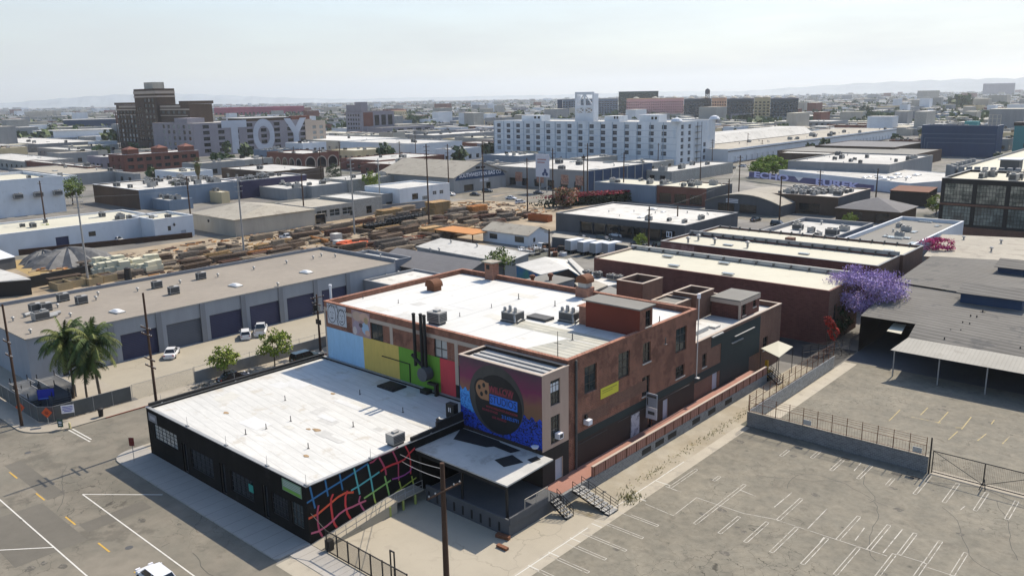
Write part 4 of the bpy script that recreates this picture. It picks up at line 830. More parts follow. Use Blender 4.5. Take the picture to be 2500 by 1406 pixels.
ad = N_('ShaderNodeMath'); ad.operation = 'MULTIPLY_ADD'; L_n(no.outputs['Fac'], ad.inputs[0]); ad.inputs[1].default_value = 2.2; L_n(sx_.outputs[2], ad.inputs[2]); mr = N_('ShaderNodeMapRange'); L_n(ad.outputs[0], mr.inputs[0]); mr.inputs[1].default_value = 9.0; mr.inputs[2].default_value = 14.2
rp = N_('ShaderNodeValToRGB'); L_n(mr.outputs[0], rp.inputs[0]); rp.color_ramp.elements[0].color = (.16, .085, .035, 1); rp.color_ramp.elements[1].color = (.07, .035, .05, 1); el = rp.color_ramp.elements.new(.35); el.color = (.19, .085, .05, 1); el = rp.color_ramp.elements.new(.6); el.color = (.16, .022, .065, 1); L_n(rp.outputs[0], bs_.inputs['Base Color'])
wat = bpy.data.materials.new('mural_water'); wat.use_nodes = True; n_ = wat.node_tree; N_ = n_.nodes.new; L_n = n_.links.new; bs_ = n_.nodes['Principled BSDF']; bs_.inputs['Roughness'].default_value = .8
ge = N_('ShaderNodeNewGeometry'); no = N_('ShaderNodeTexNoise'); no.inputs['Scale'].default_value = 3.2; no.inputs['Detail'].default_value = 2; no.inputs['Distortion'].default_value = 1.6; L_n(ge.outputs['Position'], no.inputs['Vector']); rp = N_('ShaderNodeValToRGB'); L_n(no.outputs['Fac'], rp.inputs[0])
rp.color_ramp.elements[0].position = .42; rp.color_ramp.elements[0].color = (.004, .006, .02, 1); rp.color_ramp.elements[1].position = .52; rp.color_ramp.elements[1].color = (.012, .05, .42, 1); L_n(rp.outputs[0], bs_.inputs['Base Color'])
watl = wat.copy(); watl.name = 'mural_water_pale'; [nn for nn in watl.node_tree.nodes if nn.type == 'VALTORGB'][0].color_ramp.elements[1].color = (.05, .26, .62, 1); [nn for nn in watl.node_tree.nodes if nn.type == 'VALTORGB'][0].color_ramp.elements[0].color = (.02, .11, .36, 1)
mur.poly([(TX0+.02, mf, z0m), (TX1-.02, mf, z0m), (TX1-.02, mf, z1m), (TX0+.02, mf, z1m)], 0)
def wave(x0, x1, zt, m, dy): mur.poly([(x0, mf-dy, z0m)] + [(x1, mf-dy, z0m)] + [(x1-(x1-x0)*i/12, mf-dy, zt+.25*math.sin(i*1.7)) for i in range(13)], m)
wave(TX0+.02, TX0+2.6, 9.5, 2, e); wave(TX1-3.4, TX1-.02, 8.4, 1, e); wave(TX0+.02, TX1-.02, 7.3, 1, 1.4*e)
cx, cz = TX0+5.3, 9.25
mur.poly([(cx+3.85*math.cos(t*.19635), mf-2.2*e, cz+3.75*math.sin(t*.19635)) for t in range(32)], 3)
mur.poly([(cx+.3+3.3*math.cos(t*.19635), mf-2.8*e, cz-.45+3.2*math.sin(t*.19635)) for t in range(32)], 4)
part(mur, 'studio_mural', [bgm, wat, watl, mat('mural_halo', (.062, .058, .052), .8, .15, .7, .2), mat('mural_disc', (.022, .02, .018), .8, .15, .7, .2)], tw, 'dark round mural over painted blue water')
rl = MB(); rx, rz = cx-2.0, cz+.75
rl.poly([(rx+1.12*math.cos(t*.3142), mf-3.4*e, rz+1.25*math.sin(t*.3142)) for t in range(20)], 1); rl.poly([(rx+.1+.98*math.cos(t*.3142), mf-3.9*e, rz-.02+1.08*math.sin(t*.3142)) for t in range(20)], 0); rl.box(rx+.2, rx+1.0, mf-4.0*e, mf-3.95*e, rz-1.08, rz+.9, 0)
for a in range(4): rl.poly([(rx+.12+.52*math.cos(R(70+a*90))+.22*math.cos(t*.5236), mf-4.6*e, rz+.56*math.sin(R(70+a*90))+.26*math.sin(t*.5236)) for t in range(12)], 1)
rl.poly([(cx-1.0+i*.36, mf-4.6*e, cz+1.6+.35*abs(math.sin(i*1.3))-(.06*i)) for i in range(9)] + [(cx+1.9, mf-4.6*e, cz+.75), (cx-1.0, mf-4.6*e, cz+1.35)], 1)
part(rl, 'film_reel', [plain('reel_tan', (.34, .17, .08)), m_black], tw)
m_tred = plain('mural_letter_red', (.30, .025, .05)); m_tblue = plain('mural_letter_blue', (.025, .17, .68)); m_tnavy = plain('mural_letter_navy', (.01, .03, .12))
bb = MB().box(cx-.9, cx+2.95, mf-3.2*e, mf-3.0*e, cz-.62, cz+.48, 0).box(cx-.9, cx+2.3, mf-3.2*e, mf-3.0*e, cz+.52, cz+1.55, 1); part(bb, 'lettering_ground', [m_tblue, plain('mural_maroon', (.10, .018, .022))], tw)
letter(tw, 'WILLOW', 1.02, (cx+.72, mf-.022, cz+1.02), '-y', m_tred, .012, .82, .003); letter(tw, 'STUDIOS', 1.12, (cx+.98, mf-.022, cz-.07), '-y', m_tnavy, .01, .82, .003)
letter(tw, 'WWW.WILLOWSTUDIOS.COM', .34, (cx+.75, mf-.022, cz-1.0), '-y', m_tred, .008, .92, .003); letter(tw, '213.625.5771', .52, (cx+1.95, mf-.022, cz-1.62), '-y', m_tblue, .008, .85, .003)
letter(tw, 'SOUND STAGES', .34, (cx-.9, mf-.022, cz-1.42), '-y', m_tred, .006, .9, .003); letter(tw, 'LOS ANGELES', .36, (cx+.4, mf-.022, cz-2.0), '-y', m_tred, .006, .9, .003)
wac = thing('window_air_conditioner', 'small white air conditioner hanging from the lower window of the pink tower', 'air conditioner', (TX1, 61.6, 6)); q0 = PX(*zg(440, 40), TX1); part(MB().box(TX1-.1, TX1+.5, q0.y-.35, q0.y+.35, q0.z-.35, q0.z+.25), 'case', m_wht, wac); part(MB().box(TX1+.501, TX1+.51, q0.y-.25, q0.y+.25, q0.z-.25, q0.z+.15), 'grille', m_acd, wac)
q1 = PX(*Zc(415, 985), TX1); part(MB().box(TX1-.19, TX1-.175, 60.65, 62.1, q1.z-.5, q1.z+.45), 'window_blind', m_white, tw)
ant = thing('roof_antenna', 'slim antenna mast at the joint of the pink tower and the brick warehouse', 'antenna', (-51, 64.4, TH)); part(MB().tube((-51, 64.4, 13.0), (-51, 64.4, 16.2), .05, .03, 6).tube((-51, 64.4, 13.0), (-51, 64.4, 13.5), .2, .06, 6), 'mast', m_iron, ant); part(MB().tube((-51.5, 64.4, 14.9), (-50.5, 64.4, 14.9), .025, .025, 5), 'crossbar', m_iron, ant)
sd = thing('satellite_dish', 'small white satellite dish on the corner of the mural wall', 'dish', (TX1-.5, TY0-.5, 5.6)); part(MB().lathe((TX1-.6, TY0-.45, 5.5), [(.05, 0), (.3, .12), (.42, .3)], 10), 'reflector', m_wht, sd); part(MB().tube((TX1-.6, TY0-.45, 5.2), (TX1-.6, TY0-.45, 5.5), .03, .03, 5), 'bracket', m_iron, sd)

# ------------------------------------------------------------------ loading dock, canopy, ramps, stairs
cn = thing('dock_canopy', 'flat shed canopy with a torn sheet roof over the shaded loading dock', 'canopy', (-54, 52, 0))
cnp = [(-60.25, 52.0), (-47.1, 51.8), (-47.4, 59.05), (-60.25, 59.05)]
part(MB().prism(cnp, 4.75, 4.9), 'roof_sheet', m_lroof, cn)
part(MB().prism([(-58.6, 56.2), (-54.5, 56.9), (-53.5, 58.2), (-54.5, 58.9), (-60.1, 58.9)], 4.905, 4.92).prism([(-51.8, 55.2), (-50.0, 54.6), (-49.2, 56.6), (-51.2, 57.2)], 4.905, 4.925).prism([(-56, 57.6), (-51.6, 57.4), (-51.2, 58.5), (-56, 58.8)], 4.93, 4.94).prism([(-49.3, 57.3), (-48.5, 57.1), (-48.3, 58.2), (-49.1, 58.5)], 4.905, 4.93), 'torn_sheet', m_black, cn)
for x, y in ((-59.6, 52.3), (-53.5, 52.3), (-47.5, 52.2)): part(MB().box(x-.1, x+.1, y-.1, y+.1, 1.31, 4.745), 'post', m_iron, cn)
part(MB().box(-60.0, -47.3, 52.0, 52.15, 4.3, 4.74), 'fascia_beam', m_black, cn)
dk = thing('loading_dock', 'raised dark concrete loading dock under the shed canopy', 'dock', (-53, 51.4, 0))
part(MB().box(-57.9, -46.6, 51.4, 59.1, .005, 1.3), 'platform', m_dgrey, dk); part(MB().box(-46.6, -46.4, 51.4, 57.0, 1.303, 2.0).box(-57.9, -46.6, 51.4, 51.6, 1.303, 1.75), 'kerb_wall', m_dgrey, dk)
dl = MB()
for k in range(9): dl.box(-57.5+k*1.2, -57.3+k*1.2, 51.34, 51.396, .3, 1.2)
part(dl, 'bumper', m_black, dk); part(MB().tube((-46.5, 53.6, 2.0), (-46.5, 53.6, 3.0), .04, .04, 5).tube((-46.5, 57.0, 2.0), (-46.5, 57.0, 3.0), .04, .04, 5).tube((-46.5, 53.6, 3.0), (-46.5, 57.0, 3.0), .04, .04, 5).tube((-46.5, 55.3, 2.0), (-46.5, 55.3, 3.0), .04, .04, 5), 'guard_rail', m_cream, dk)
m_salmon = mat('salmon_paint', (.35, .175, .13), .85, .08, .8, .1)
rp_ = thing('alley_ramp', 'long salmon-topped access ramp along the dark side of the brick warehouse', 'ramp', (-47.6, 59.2, 0))
part(MB().box(-48.97, -46.35, 59.15, 106, .005, 1.25), 'base', m_gblock, rp_); part(MB().box(-48.9, -46.65, 59.2, 106, 1.254, 1.275), 'walkway', m_salmon, rp_)
part(MB().box(-46.63, -46.4, 64.4, 106, 1.253, 2.35), 'side_wall', m_salmon, rp_); part(MB().box(-46.66, -46.36, 64.4, 106, 2.353, 2.41), 'coping', m_beige, rp_)
pr_ = MB()
for k in range(21): y = 64.6+k*2; pr_.box(-46.39, -46.33, y-.03, y+.03, 1.26, 2.34)
for k in range(90): y = 64.9+k*.45; pr_.box(-46.39, -46.375, y-.012, y+.012, 1.26, 2.3)
part(pr_, 'picket_rail', m_rust, rp_)
for y in (73.7, 76.5, 79.3, 85.0, 89.0, 93.5): part(MB().box(-46.345, -46.33, y, y+1.9, .35, 1.0), 'basement_window', m_black, rp_)
def stair(name, label, x0, y0, n, w, rise, run, dirx, topz, railm):
    """flight climbing from its foot; treads, two stringers, two railings"""
    r = thing(name, label, 'stairs', (x0, y0, .01)); tr = MB()
    for k in range(n):
        a = dirx*run*k; tr.box(min(a, a+dirx*run), max(a, a+dirx*run), 0, w, rise*(k+1)-.05, rise*(k+1))
    lpart(tr, 'treads' if False else 'tread', m_metal, r); tx = dirx*run*n; tz = rise*n
    for s in (0, w):
        b = MB().prism([(0, 0), (dirx*.35, 0), (tx, tz-.2), (tx, tz)], s-.03, s+.03); b.v = [(x, z, y) for x, y, z in b.v]; lpart(b, 'stringer', m_iron, r)
    for s in (0, w):
        b = MB()
        for t in (0, .2, .4, .6, .8, 1): b.tube((tx*t, s, tz*t), (tx*t, s, tz*t+1.0), .035, .035, 5)
        for hgt in (1.0, .66, .33): b.tube((0, s, hgt), (tx, s, tz+hgt), .032, .032, 5)
        lpart(b, 'railing', m_iron, r)
    return r
stair('access_stairs', 'long black railed stairs coming down from the alley ramp into the car park', -41.7, 60.6, 8, 1.5, .16, .56, -1, 1.3, m_iron)
stair('dock_steps', 'short steep black steps beside the corner of the loading dock', -44.4, 57.4, 6, 1.0, .21, .34, -1, 1.3, m_iron)
yr = thing('yard_ramp', 'pale wooden wheelchair ramp along the rainbow mural wall', 'ramp', (-59, 38.9, 0))
rb_ = MB(); rb_.v = [(-59.85, 38.75, .02), (-58.2, 38.75, .02), (-58.2, 47.8, .02), (-59.85, 47.8, .02), (-59.85, 38.75, .06), (-58.2, 38.75, .06), (-58.2, 47.8, 1.2), (-59.85, 47.8, 1.2)]; rb_.f = [(0, 1, 5, 4), (1, 2, 6, 5), (2, 3, 7, 6), (3, 0, 4, 7), (4, 5, 6, 7)]; rb_.m = [0]*5
part(rb_, 'sloped_deck', m_yard, yr); part(MB().box(-59.85, -58.2, 47.8, 51.4, 1.05, 1.2), 'landing', m_conc, yr); rr = MB()
for k in range(8): y = 39.2+k*1.2; z = .06+1.14*(y-38.75)/9.05; rr.tube((-58.25, y, z), (-58.25, y, z+1.0), .03, .03, 5)
for hgt in (.5, 1.0): rr.tube((-58.25, 39.2, .1+hgt), (-58.25, 47.8, 1.2+hgt), .03, .03, 5).tube((-58.25, 47.8, 1.2+hgt), (-58.25, 51.3, 1.2+hgt), .03, .03, 5)
for k in range(4): y = 47.8+k*1.15; rr.tube((-58.25, y, 1.2), (-58.25, y, 2.2), .03, .03, 5)
part(rr, 'handrail', m_metal, yr)
for y in (46.9, 48.6, 50.2): part(MB().box(-58.3, -58.12, y-.09, y+.09, .01, 1.04), 'support_post', plain('lime_paint', (.42, .46, .12)), yr)
# ------------------------------------------------------------------ rolling yard gate and its post
gt = thing('rolling_gate', 'long black picket rolling gate across the loading yard entrance', 'gate', (-55, 38.85, 0)); gy = 38.95
part(MB().box(-57.7, -46.6, gy-.04, gy+.04, 2.12, 2.2).box(-57.7, -46.6, gy-.04, gy+.04, .1, .18), 'rail', m_iron, gt); b = MB(); k = 0
x = -57.6
while x < -46.6: b.box(x-.011, x+.011, gy-.011, gy+.011, .18, 2.12); x += .135
part(b, 'picket', m_iron, gt)
for k in range(8): x = -57.65+k*1.57; part(MB().box(x-.045, x+.045, gy-.045, gy+.045, .06, 2.25), 'upright', m_iron, gt)
part(MB().tube((-59.85, gy, 3.1), (-57.7, gy, 2.2), .035, .035, 5), 'brace', m_iron, gt); part(MB().box(-58.1, -57.5, gy+.1, gy+.7, .06, 1.0), 'gate_motor', m_iron, gt)
gk = thing('gate_track_post', 'tall thin guide frame at the far end of the rolling gate', 'post', (-49.3, 39.6, 0)); part(MB().box(-49.45, -49.35, 39.5, 39.6, .01, 3.0).box(-48.95, -48.85, 39.5, 39.6, .01, 3.0).box(-49.45, -48.85, 39.5, 39.6, 3.0, 3.1), 'frame', m_iron, gk)
auto(single(MB().prism([(-47.6, 50.6), (-46.2, 50.9), (-46.3, 51.3), (-47.7, 51.1)], .01, .35).box(-46.4, -45.2, 49.4, 49.8, .01, .25), 'scrap_pile', m_rust, '', 'scrap', (-46.8, 50.6, .01)), 'small pile of rusty scrap below the corner of the loading dock')
# ------------------------------------------------------------------ long grey-blue warehouse with roll-up doors, left
WX0, WX1, WY0, WY1, WH = -154.6, -129.4, 38.9, 109., 6.75
ops = []
for k, (y, kd) in enumerate(zip((52.25, 59.75, 67.4, 75.1, 82.8, 90.6), ('navy', 'slate', 'navy', 'navy', 'navy', 'navy'))): ops.append(('+x', y, y+6.25, .02, 4.35, kd))
ops += [('+x', 43.2, 44.1, .02, 2.3, 'door')]
wh = building('long_warehouse', 'long grey-blue warehouse with dark roll-up doors and a flat tan roof', WX0, WX1, WY0, WY1, WH, m_whgrey, m_troof, .05, .3, None, ops, key='warehouse')
pb = MB().box(WX0-.3, WX0, WY0, WY1, .01, WH+.75).box(WX0, WX1, WY1, WY1+.3, .01, WH+.85)
part(pb, 'parapet', m_whtrim, wh); 
for k in range(7): y = 50.9+k*7.66; part(MB().box(WX1+.003, WX1+.2, y-.45, y+.45, .01, WH-.02), 'pilaster', m_whtrim, wh)
part(MB().box(WX1+.121, WX1+.17, WY0, WY1, WH+.0, WH+.16), 'eaves_gutter', m_acm, wh)
rw = WH+.145
for i, (a, b, key) in enumerate(((620, 140, 'ac'), (800, 165, 'ac'), (450, 235, 'ac'), (350, 240, 'ac'), (400, 320, 'unit'), (1700, 70, 'ac'))):
    p = G(*Za(a, b), rw); ac_at(p.x, p.y, rw, 'grey box air conditioner on the tan roof of the long warehouse', key, 90+random.uniform(-6, 6), 1.15)
for a, b in ((1965, 1125), (1535, 1212)):
    p = G(*Zi(a, b), rw); ac_at(p.x, p.y, rw, 'grey box air conditioner on the tan roof of the long warehouse', 'ac', 90, 1.1)
for f, a, b in ((Za, 1145, 250), (Zi, 2300, 1195), (Zj, 490, 1065)): put('sky', make_skylight, f(a, b), rw, 'white domed skylight on the tan roof of the long warehouse', 'domed skylights on the warehouse', R(8))
for f, a, b in ((Za, 300, 455), (Za, 690, 295), (Za, 130, 335), (Za, 1345, 45), (Za, 565, 205), (Za, 940, 130), (Zi, 960, 1285), (Zi, 2130, 1105), (Zi, 1760, 1170), (Zi, 2480, 1035), (Zj, 300, 975), (Zj, 560, 930), (Zj, 775, 912), (Zj, 640, 905), (Zj, 215, 1195)): put('vent', make_vent, f(a, b), rw, 'small round roof vent on the tan roof of the long warehouse', 'roof vents', scale=1.1)
dm = MB()
for a, b, c, d in ((330, 330, 590, 268), (240, 300, 300, 280), (480, 310, 560, 290)):
    p, q = G(*Za(a, b), rw), G(*Za(c, d), rw); dm.tube(p+Vector((0, 0, .35)), q+Vector((0, 0, .35)), .3, .3, 8)
auto(single(dm, 'duct_run', m_metal, '', 'duct', (p.x, p.y, rw)), 'tangle of round metal ducts beside the air units on the long warehouse')
an = building('annex_shed', 'low grey annex with a pale rounded-corner roof at the end of the warehouse', -129.1, -119.4, 100.6, 114.2, 4.7, m_whtrim, m_mroof, .35, .3, m_whtrim, [], key='annex')
building('rear_annex', 'low grey-walled block with a white roof behind the warehouse end', -151, -136.0, 111.6, 119.6, 5.6, m_whtrim, m_mroof, .6, .3, m_whtrim, [('+x', 113.5, 116.5, .2, 3.0, 'bay')], key='rear annex')
for f, a, b in ((Zj, 1270, 1100), (Zj, 1390, 1075)): put('vent', make_vent, f(a, b), 4.36, 'small round vent on the pale annex roof', 'roof vents')
for f, a, b in ((Zj, 1045, 870), (Zj, 1185, 865), (Zj, 1215, 905), (Zj, 1290, 940)): put('vent', make_vent, f(a, b), 5.0, 'small round vent on the white roof behind the warehouse', 'roof vents')
auto(single(MB().box(-129.0, -128.6, 45.4, 45.9, .01, 2.2).box(-129.0, -128.5, 47.6, 48.5, 1.0, 1.9), 'meter_box', m_lroof, '', 'box', (-129, 45.6, .01)), 'grey electrical meter boxes on the warehouse wall behind the palms')
# ------------------------------------------------------------------ forecourt walls, fences, corner yard
m_fwall = mat('forecourt_wall', (.31, .305, .285), .9, .08, .6, .12, blot=((.23, .225, .21), .3, .58, .6))
lw = thing('forecourt_wall', 'long low grey concrete wall between the forecourt and the side street', 'wall', (-110.6, 54.5, 0)); part(MB().box(-110.75, -110.55, 54.4, 124, .01, 1.75), 'wall', m_fwall, lw)
b = MB(); b.tube((-110.65, 54.4, 2.4), (-110.65, 124, 2.4), .025, .025, 5)
for k in range(24): y = 54.45+k*3; b.tube((-110.65, y, 1.75), (-110.65, y, 2.55), .03, .03, 5)
part(b, 'wire_rail', m_metal, lw)
def chain_fence(name, label, pts, h, m=None, group=None, step=2.6, see=True):
    r = thing(name, label, 'fence', (pts[0][0], pts[0][1], .13), 0, group); ps, pn = MB(), MB()
    for a, b in zip(pts, pts[1:]):
        a, b = Vector((*a, .13)), Vector((*b, .13)); L = (b-a).length; n = max(1, round(L/step)); d = (b-a).normalized(); up = Vector((0, 0, 1))
        for k in range(n+1): p = a+(b-a)*k/n; ps.tube(p, p+up*(h+.08), .035, .035, 6)
        ps.tube(a+up*h, b+up*h, .028, .028, 5)
        if see:
            k = 0.
            while k < L+h:      # woven wire: two families of slanted strands
                for sg in (1, -1):
                    s0 = k if sg > 0 else k-h; lo = max(0, s0-h if sg > 0 else s0); hi = min(L, s0 if sg > 0 else s0+h)
                    if hi > lo:
                        z = lambda s: (s0-s) if sg > 0 else (s-s0)
                        pn.tube(a+d*lo+up*z(lo), a+d*hi+up*z(hi), .007, .007, 3)
                k += .16
        else: pn.poly([a+up*.05, b+up*.05, b+up*(h-.03), a+up*(h-.03)])
    part(ps, 'posts' if False else 'post', m_metal, r); part(pn, 'mesh', m or m_chain, r); return r
chain_fence('chain_fence', 'sagging chain-link fence around the palm and pallet yard corner', [(-128, 33.75), (-112.1, 33.75), (-110.6, 35.1), (-110.4, 45.0)], 2.1, mat('screen_fabric', (.11, .115, .11), .9, .15, .8, .15), see=False)
chain_fence('forecourt_gate', 'wire mesh gate closing the forecourt beside the low wall', [(-110.5, 45.2), (-110.65, 54.3)], 2.2, step=9)
grs = MB(); rd = random.Random(5)
for k in range(700):
    x, y = rd.uniform(-113.2, -110.7), rd.uniform(36, 45.2); h = rd.uniform(.1, .45); a = rd.uniform(0, 3.1); w = .07
    grs.poly([(x-w*math.cos(a), y-w*math.sin(a), .02), (x+w*math.cos(a), y+w*math.sin(a), .02), (x+rd.uniform(-.2, .2), y+rd.uniform(-.2, .2), h)])
gs = structure(grs, 'dry_grass', mat('dry_grass_blade', (.26, .17, .07), .95, .3, 2)); gs['kind'] = 'stuff'
def rack(x, y, n, L, Wd, label, m, rz=0):
    r = thing('rack_stack', label, 'stack', (x, y, .02), R(rz), 'stacked metal racks'); b = MB()
    for k in range(n):
        z = k*.3; b.box(-Wd/2, Wd/2, -L/2, L/2, z+.05, z+.12) if k < n-1 else None
        for s in range(int(L/.45)): b.box(-Wd/2, Wd/2, -L/2+s*.45, -L/2+s*.45+.12, z+.12, z+.19)
        for s in (-1, 1): b.box(s*Wd/2-.05, s*Wd/2+.05, -L/2, L/2, z, z+.25)
    lpart(b, 'panel_frame', m, r); p = MB()
    for sx in (-1, 1):
        for sy in (-1, 1): p.box(sx*Wd*.45-.05, sx*Wd*.45+.05, sy*L*.45-.05, sy*L*.45+.05, 0, n*.3+.6)
    lpart(p, 'corner_post', m_iron, r); return r
rack(-116.6, 37.4, 8, 5.4, 2.3, 'tall stack of black metal racks next to the palm trunk', m_dgrey, 90); rack(-121.5, 36.0, 5, 6, 2.4, 'low stack of pale metal racks along the street fence', m_metal, 90); rack(-122.3, 39.6, 6, 7.5, 2.6, 'long stack of pale metal racks behind the low one', m_acm, 90); rack(-126.5, 37, 4, 5, 2.5, 'small stack of grey racks nearest the left frame edge', m_metal, 90)
def sign(name, label, cat, px, z, w, h, m, face=0., diamond=False, post=True, lines_=None, lm=None, ground=None):
    """board with its own post; face = rotation about the vertical"""
    g = G(px[0], px[1], z); r = thing(name, label, cat, (g.x, g.y, .13), R(face)); zz = z-.13
    if diamond: b = MB().poly([(0, -.03, zz-h/2), (w/2, -.03, zz), (0, -.03, zz+h/2), (-w/2, -.03, zz)]).poly([(0, 0, zz-h/2), (-w/2, 0, zz), (0, 0, zz+h/2), (w/2, 0, zz)])
    else: b = MB().box(-w/2, w/2, -.03, 0, zz-h/2, zz+h/2)
    lpart(b, 'board', m, r)
    if lines_:
        k = MB()
        for u0, u1, v0, v1 in lines_: k.box(u0*w/2, u1*w/2, -.036, -.0305, zz+v0*h/2, zz+v1*h/2)
        lpart(k, 'printed_line', lm, r)
    if post: lpart(MB().tube((0, .05, 0), (0, .05, zz+(h/2 if not diamond else 0)), .035, .035, 6), 'post', m_metal, r)
    return r
m_orange = plain('orange_sign_paint', (.62, .09, .02)); tl = [(-.4, .4, -.12, .02), (-.3, .3, .12, .26), (-.25, .25, -.35, -.22)]
sign('road_work_sign', 'orange diamond sign in front of the corner utility pole', 'sign', (49, 994), 2.0, 1.35, 1.35, m_orange, 30, True, True, tl, m_black)
sign('road_work_sign', 'orange-red diamond sign on the chamfered fence corner', 'sign', (114, 1007), 1.8, 1.4, 1.4, m_orange, 40, True, True, tl, plain('dark_red', (.16, .02, .01)))
sign('notice_board', 'white printed notice on the chain-link fence by the palms', 'sign', (165, 998), 1.6, 1.5, 1.1, m_wht, 62, False, False, [(-.8, .8, .5, .65), (-.8, .8, .15, .3), (-.8, .8, -.2, -.05), (-.6, .6, -.6, -.4)], m_blue)
sign('green_street_sign', 'small dark green sign board standing at the kerb corner', 'sign', (147, 1033), .9, .7, 1.0, plain('sign_green', (.01, .06, .035)), 40, False, True, [(-.6, .6, .3, .5), (-.6, .6, -.05, .15), (-.6, .5, -.55, -.35)], m_wht)
sign('red_street_sign', 'back of a dark red sign on a thin post at the sidewalk corner', 'sign', (321, 1078), 2.6, .62, 1.0, plain('dark_red_sign', (.16, .015, .012)), 35, False, True)
bs = sign('blue_sign_board', 'blue board hung on the racks in the corner yard', 'sign', (112, 962), 2.6, 2.0, 1.4, m_blue, 58, False, True, [(-.9, .9, -.85, -.72)], plain('sky_line', (.15, .3, .7)))
tc_ = G(247, 1016, .13); tr = thing('trash_bin', 'black round trash bin on the corner sidewalk', 'bin', (tc_.x, tc_.y, .13)); lpart(MB().lathe((0, 0, 0), [(.28, 0), (.34, .95)], 12), 'body', m_iron, tr); lpart(MB().lathe((0, 0, .955), [(.42, 0), (.42, .1), (.2, .2)], 12), 'lid', m_iron, tr)
hy = G(171, 1045, .13); hd = thing('fire_hydrant', 'pale yellow fire hydrant beside the green kerb sign', 'hydrant', (hy.x, hy.y, .13)); lpart(MB().lathe((0, 0, 0), [(.16, 0), (.13, .1), (.13, .6), (.16, .62), (.08, .78)], 10).tube((-.25, 0, .42), (.25, 0, .42), .07, .07, 8), 'barrel', plain('hydrant_yellow', (.60, .52, .25)), hd)
# palms and street trees
place('palm', lambda: make_palm(3), (-118.3, 40.4, .02), 0, 'queen palm with drooping crown, left of the pair in the corner yard', 'corner palms')
p2_ = dup(_FIRST['palm'], (-114.6, 42.6, .02), 2.2, 'queen palm leaning right, nearest the forecourt gate', 'corner palms', 1.02)
p3_ = dup(_FIRST['palm'], (-116.8, 41.6, .02), 4.1, 'short shaggy palm between the two tall palms', 'corner palms', (.8, .8, .62))
T1 = (('street_tree', 'tree', LIM, 4.6, 5.2, 2.0), dict(n=1900, leaf=.36, seed=3, tr=.1, clumps=34))
tree('st', T1, Za(2195, 895), 'young bright green street tree left of the black parked car', .95); tree('st', T1, Zb(185, 785), 'young street tree between the black car and the dark green suv', 1.1, 1.3); tree('st', T1, Vector((-108.2, 80.5, 0)), 'yellow-green street tree behind the pole transformers at the brick corner', 1.35, 2.4)
ln = MB(); rd = random.Random(9)
for k in range(260): x, y = rd.gauss(-108.6, .5), rd.choice((rd.gauss(54.5, 1.2), rd.gauss(61, 1))); ln.poly([(x, y, .145+.001*(k % 5)), (x+.25, y+.05, .15), (x+.12, y+.28, .145)])
gs = structure(ln, 'fallen_leaves', mat('dry_leaf', (.10, .085, .055), .95, .3, 3)); gs['kind'] = 'stuff'
# cars near
car('sedan', ('sedan_car', 'car', p_white, 4.7, 1.82, 'sedan'), Za(1680, 675), 142, 'white sedan parked before the grey roll-up door'); car('hatch', ('hatchback_car', 'car', p_white, 4.3, 1.8, 'hatch'), Za(2400, 495), 150, 'white hatchback parked left of the white pickup'); car('pick', ('pickup_truck', 'pickup', p_white, 5.6, 1.95, 'pickup'), Zb(50, 455), 143, 'white pickup truck parked beside the white hatchback')
car('bsed', ('parked_car', 'car', p_black, 4.6, 1.8, 'sedan'), Za(2280, 915), 90, 'black sedan at the kerb, half hidden by the workshop roof'); car('gsuv', ('parked_suv', 'car', p_green, 4.7, 1.9, 'suv'), Zb(480, 725), 90, 'dark green suv at the kerb near the brick warehouse corner')
cr_ = place('street_car', lambda: make_car('passing_car', 'car', p_white, 4.5, 1.8, 'hatch'), (-64.9, 26.55, .014), R(180), 'white hatchback driving along the street at the bottom edge')
# corner poles
pole('utility_pole', 'tall brown pole rising behind the left end of the black workshop', Vector((-93.5, 40.9, .13)), (350, 715), [(4.2, 2.6, 'x'), (5.0, 2.6, 'x'), (8.0, 2.6, 'x'), (8.9, 2.6, 'x')], r=.2)
pole('utility_pole', 'brown pole with two crossarms at the far left street corner', Vector((-112.6, 31.9, .13)), (14, 742), [(4.8, 2.6, 'x'), (6.6, 2.4, 'x')], r=.2)
tp = pole('transformer_pole', 'dark pole loaded with transformers and crossarms at the brick warehouse corner', Vector((-108.9, 75.2, .13)), (752, 720), [(.5, 2.6, 'y'), (1.6, 2.4, 'x'), (3.0, 2.2, 'y')], trans=2.6, r=.2)
lpart(MB().lathe((-.5, .1, tp['top']-2.4), [(.3, 0), (.32, .1), (.32, 1.0), (.1, 1.1)], 10).lathe((.1, -.55, tp['top']-2.6), [(.3, 0), (.32, .1), (.32, 1.0), (.1, 1.1)], 10).box(-.6, .6, -.1, .1, tp['top']-5, tp['top']-4.2), 'equipment', m_iron, tp)
fp = pole('utility_pole', 'near brown pole with one crossarm in front of the loading yard', Vector((-40.05, 37.2, .05)), (1076, 1130), [(2.1, 3.3, 'y')], r=.27)
tk = thing('water_tank', 'tall black tank beyond the roof corner of the long warehouse', 'tank', (-158.2, 42.6, .01)); lpart(MB().lathe((0, 0, 8), [(1.4, 0), (1.4, 3.0), (1.1, 3.4)], 16), 'tank', m_iron, tk)
tb2 = MB()
for k in range(4): tb2.tube((1.2*math.cos(k*1.57), 1.2*math.sin(k*1.57), 0), (1.1*math.cos(k*1.57), 1.1*math.sin(k*1.57), 8), .1, .1, 5)
lpart(tb2, 'leg_frame', m_iron, tk)
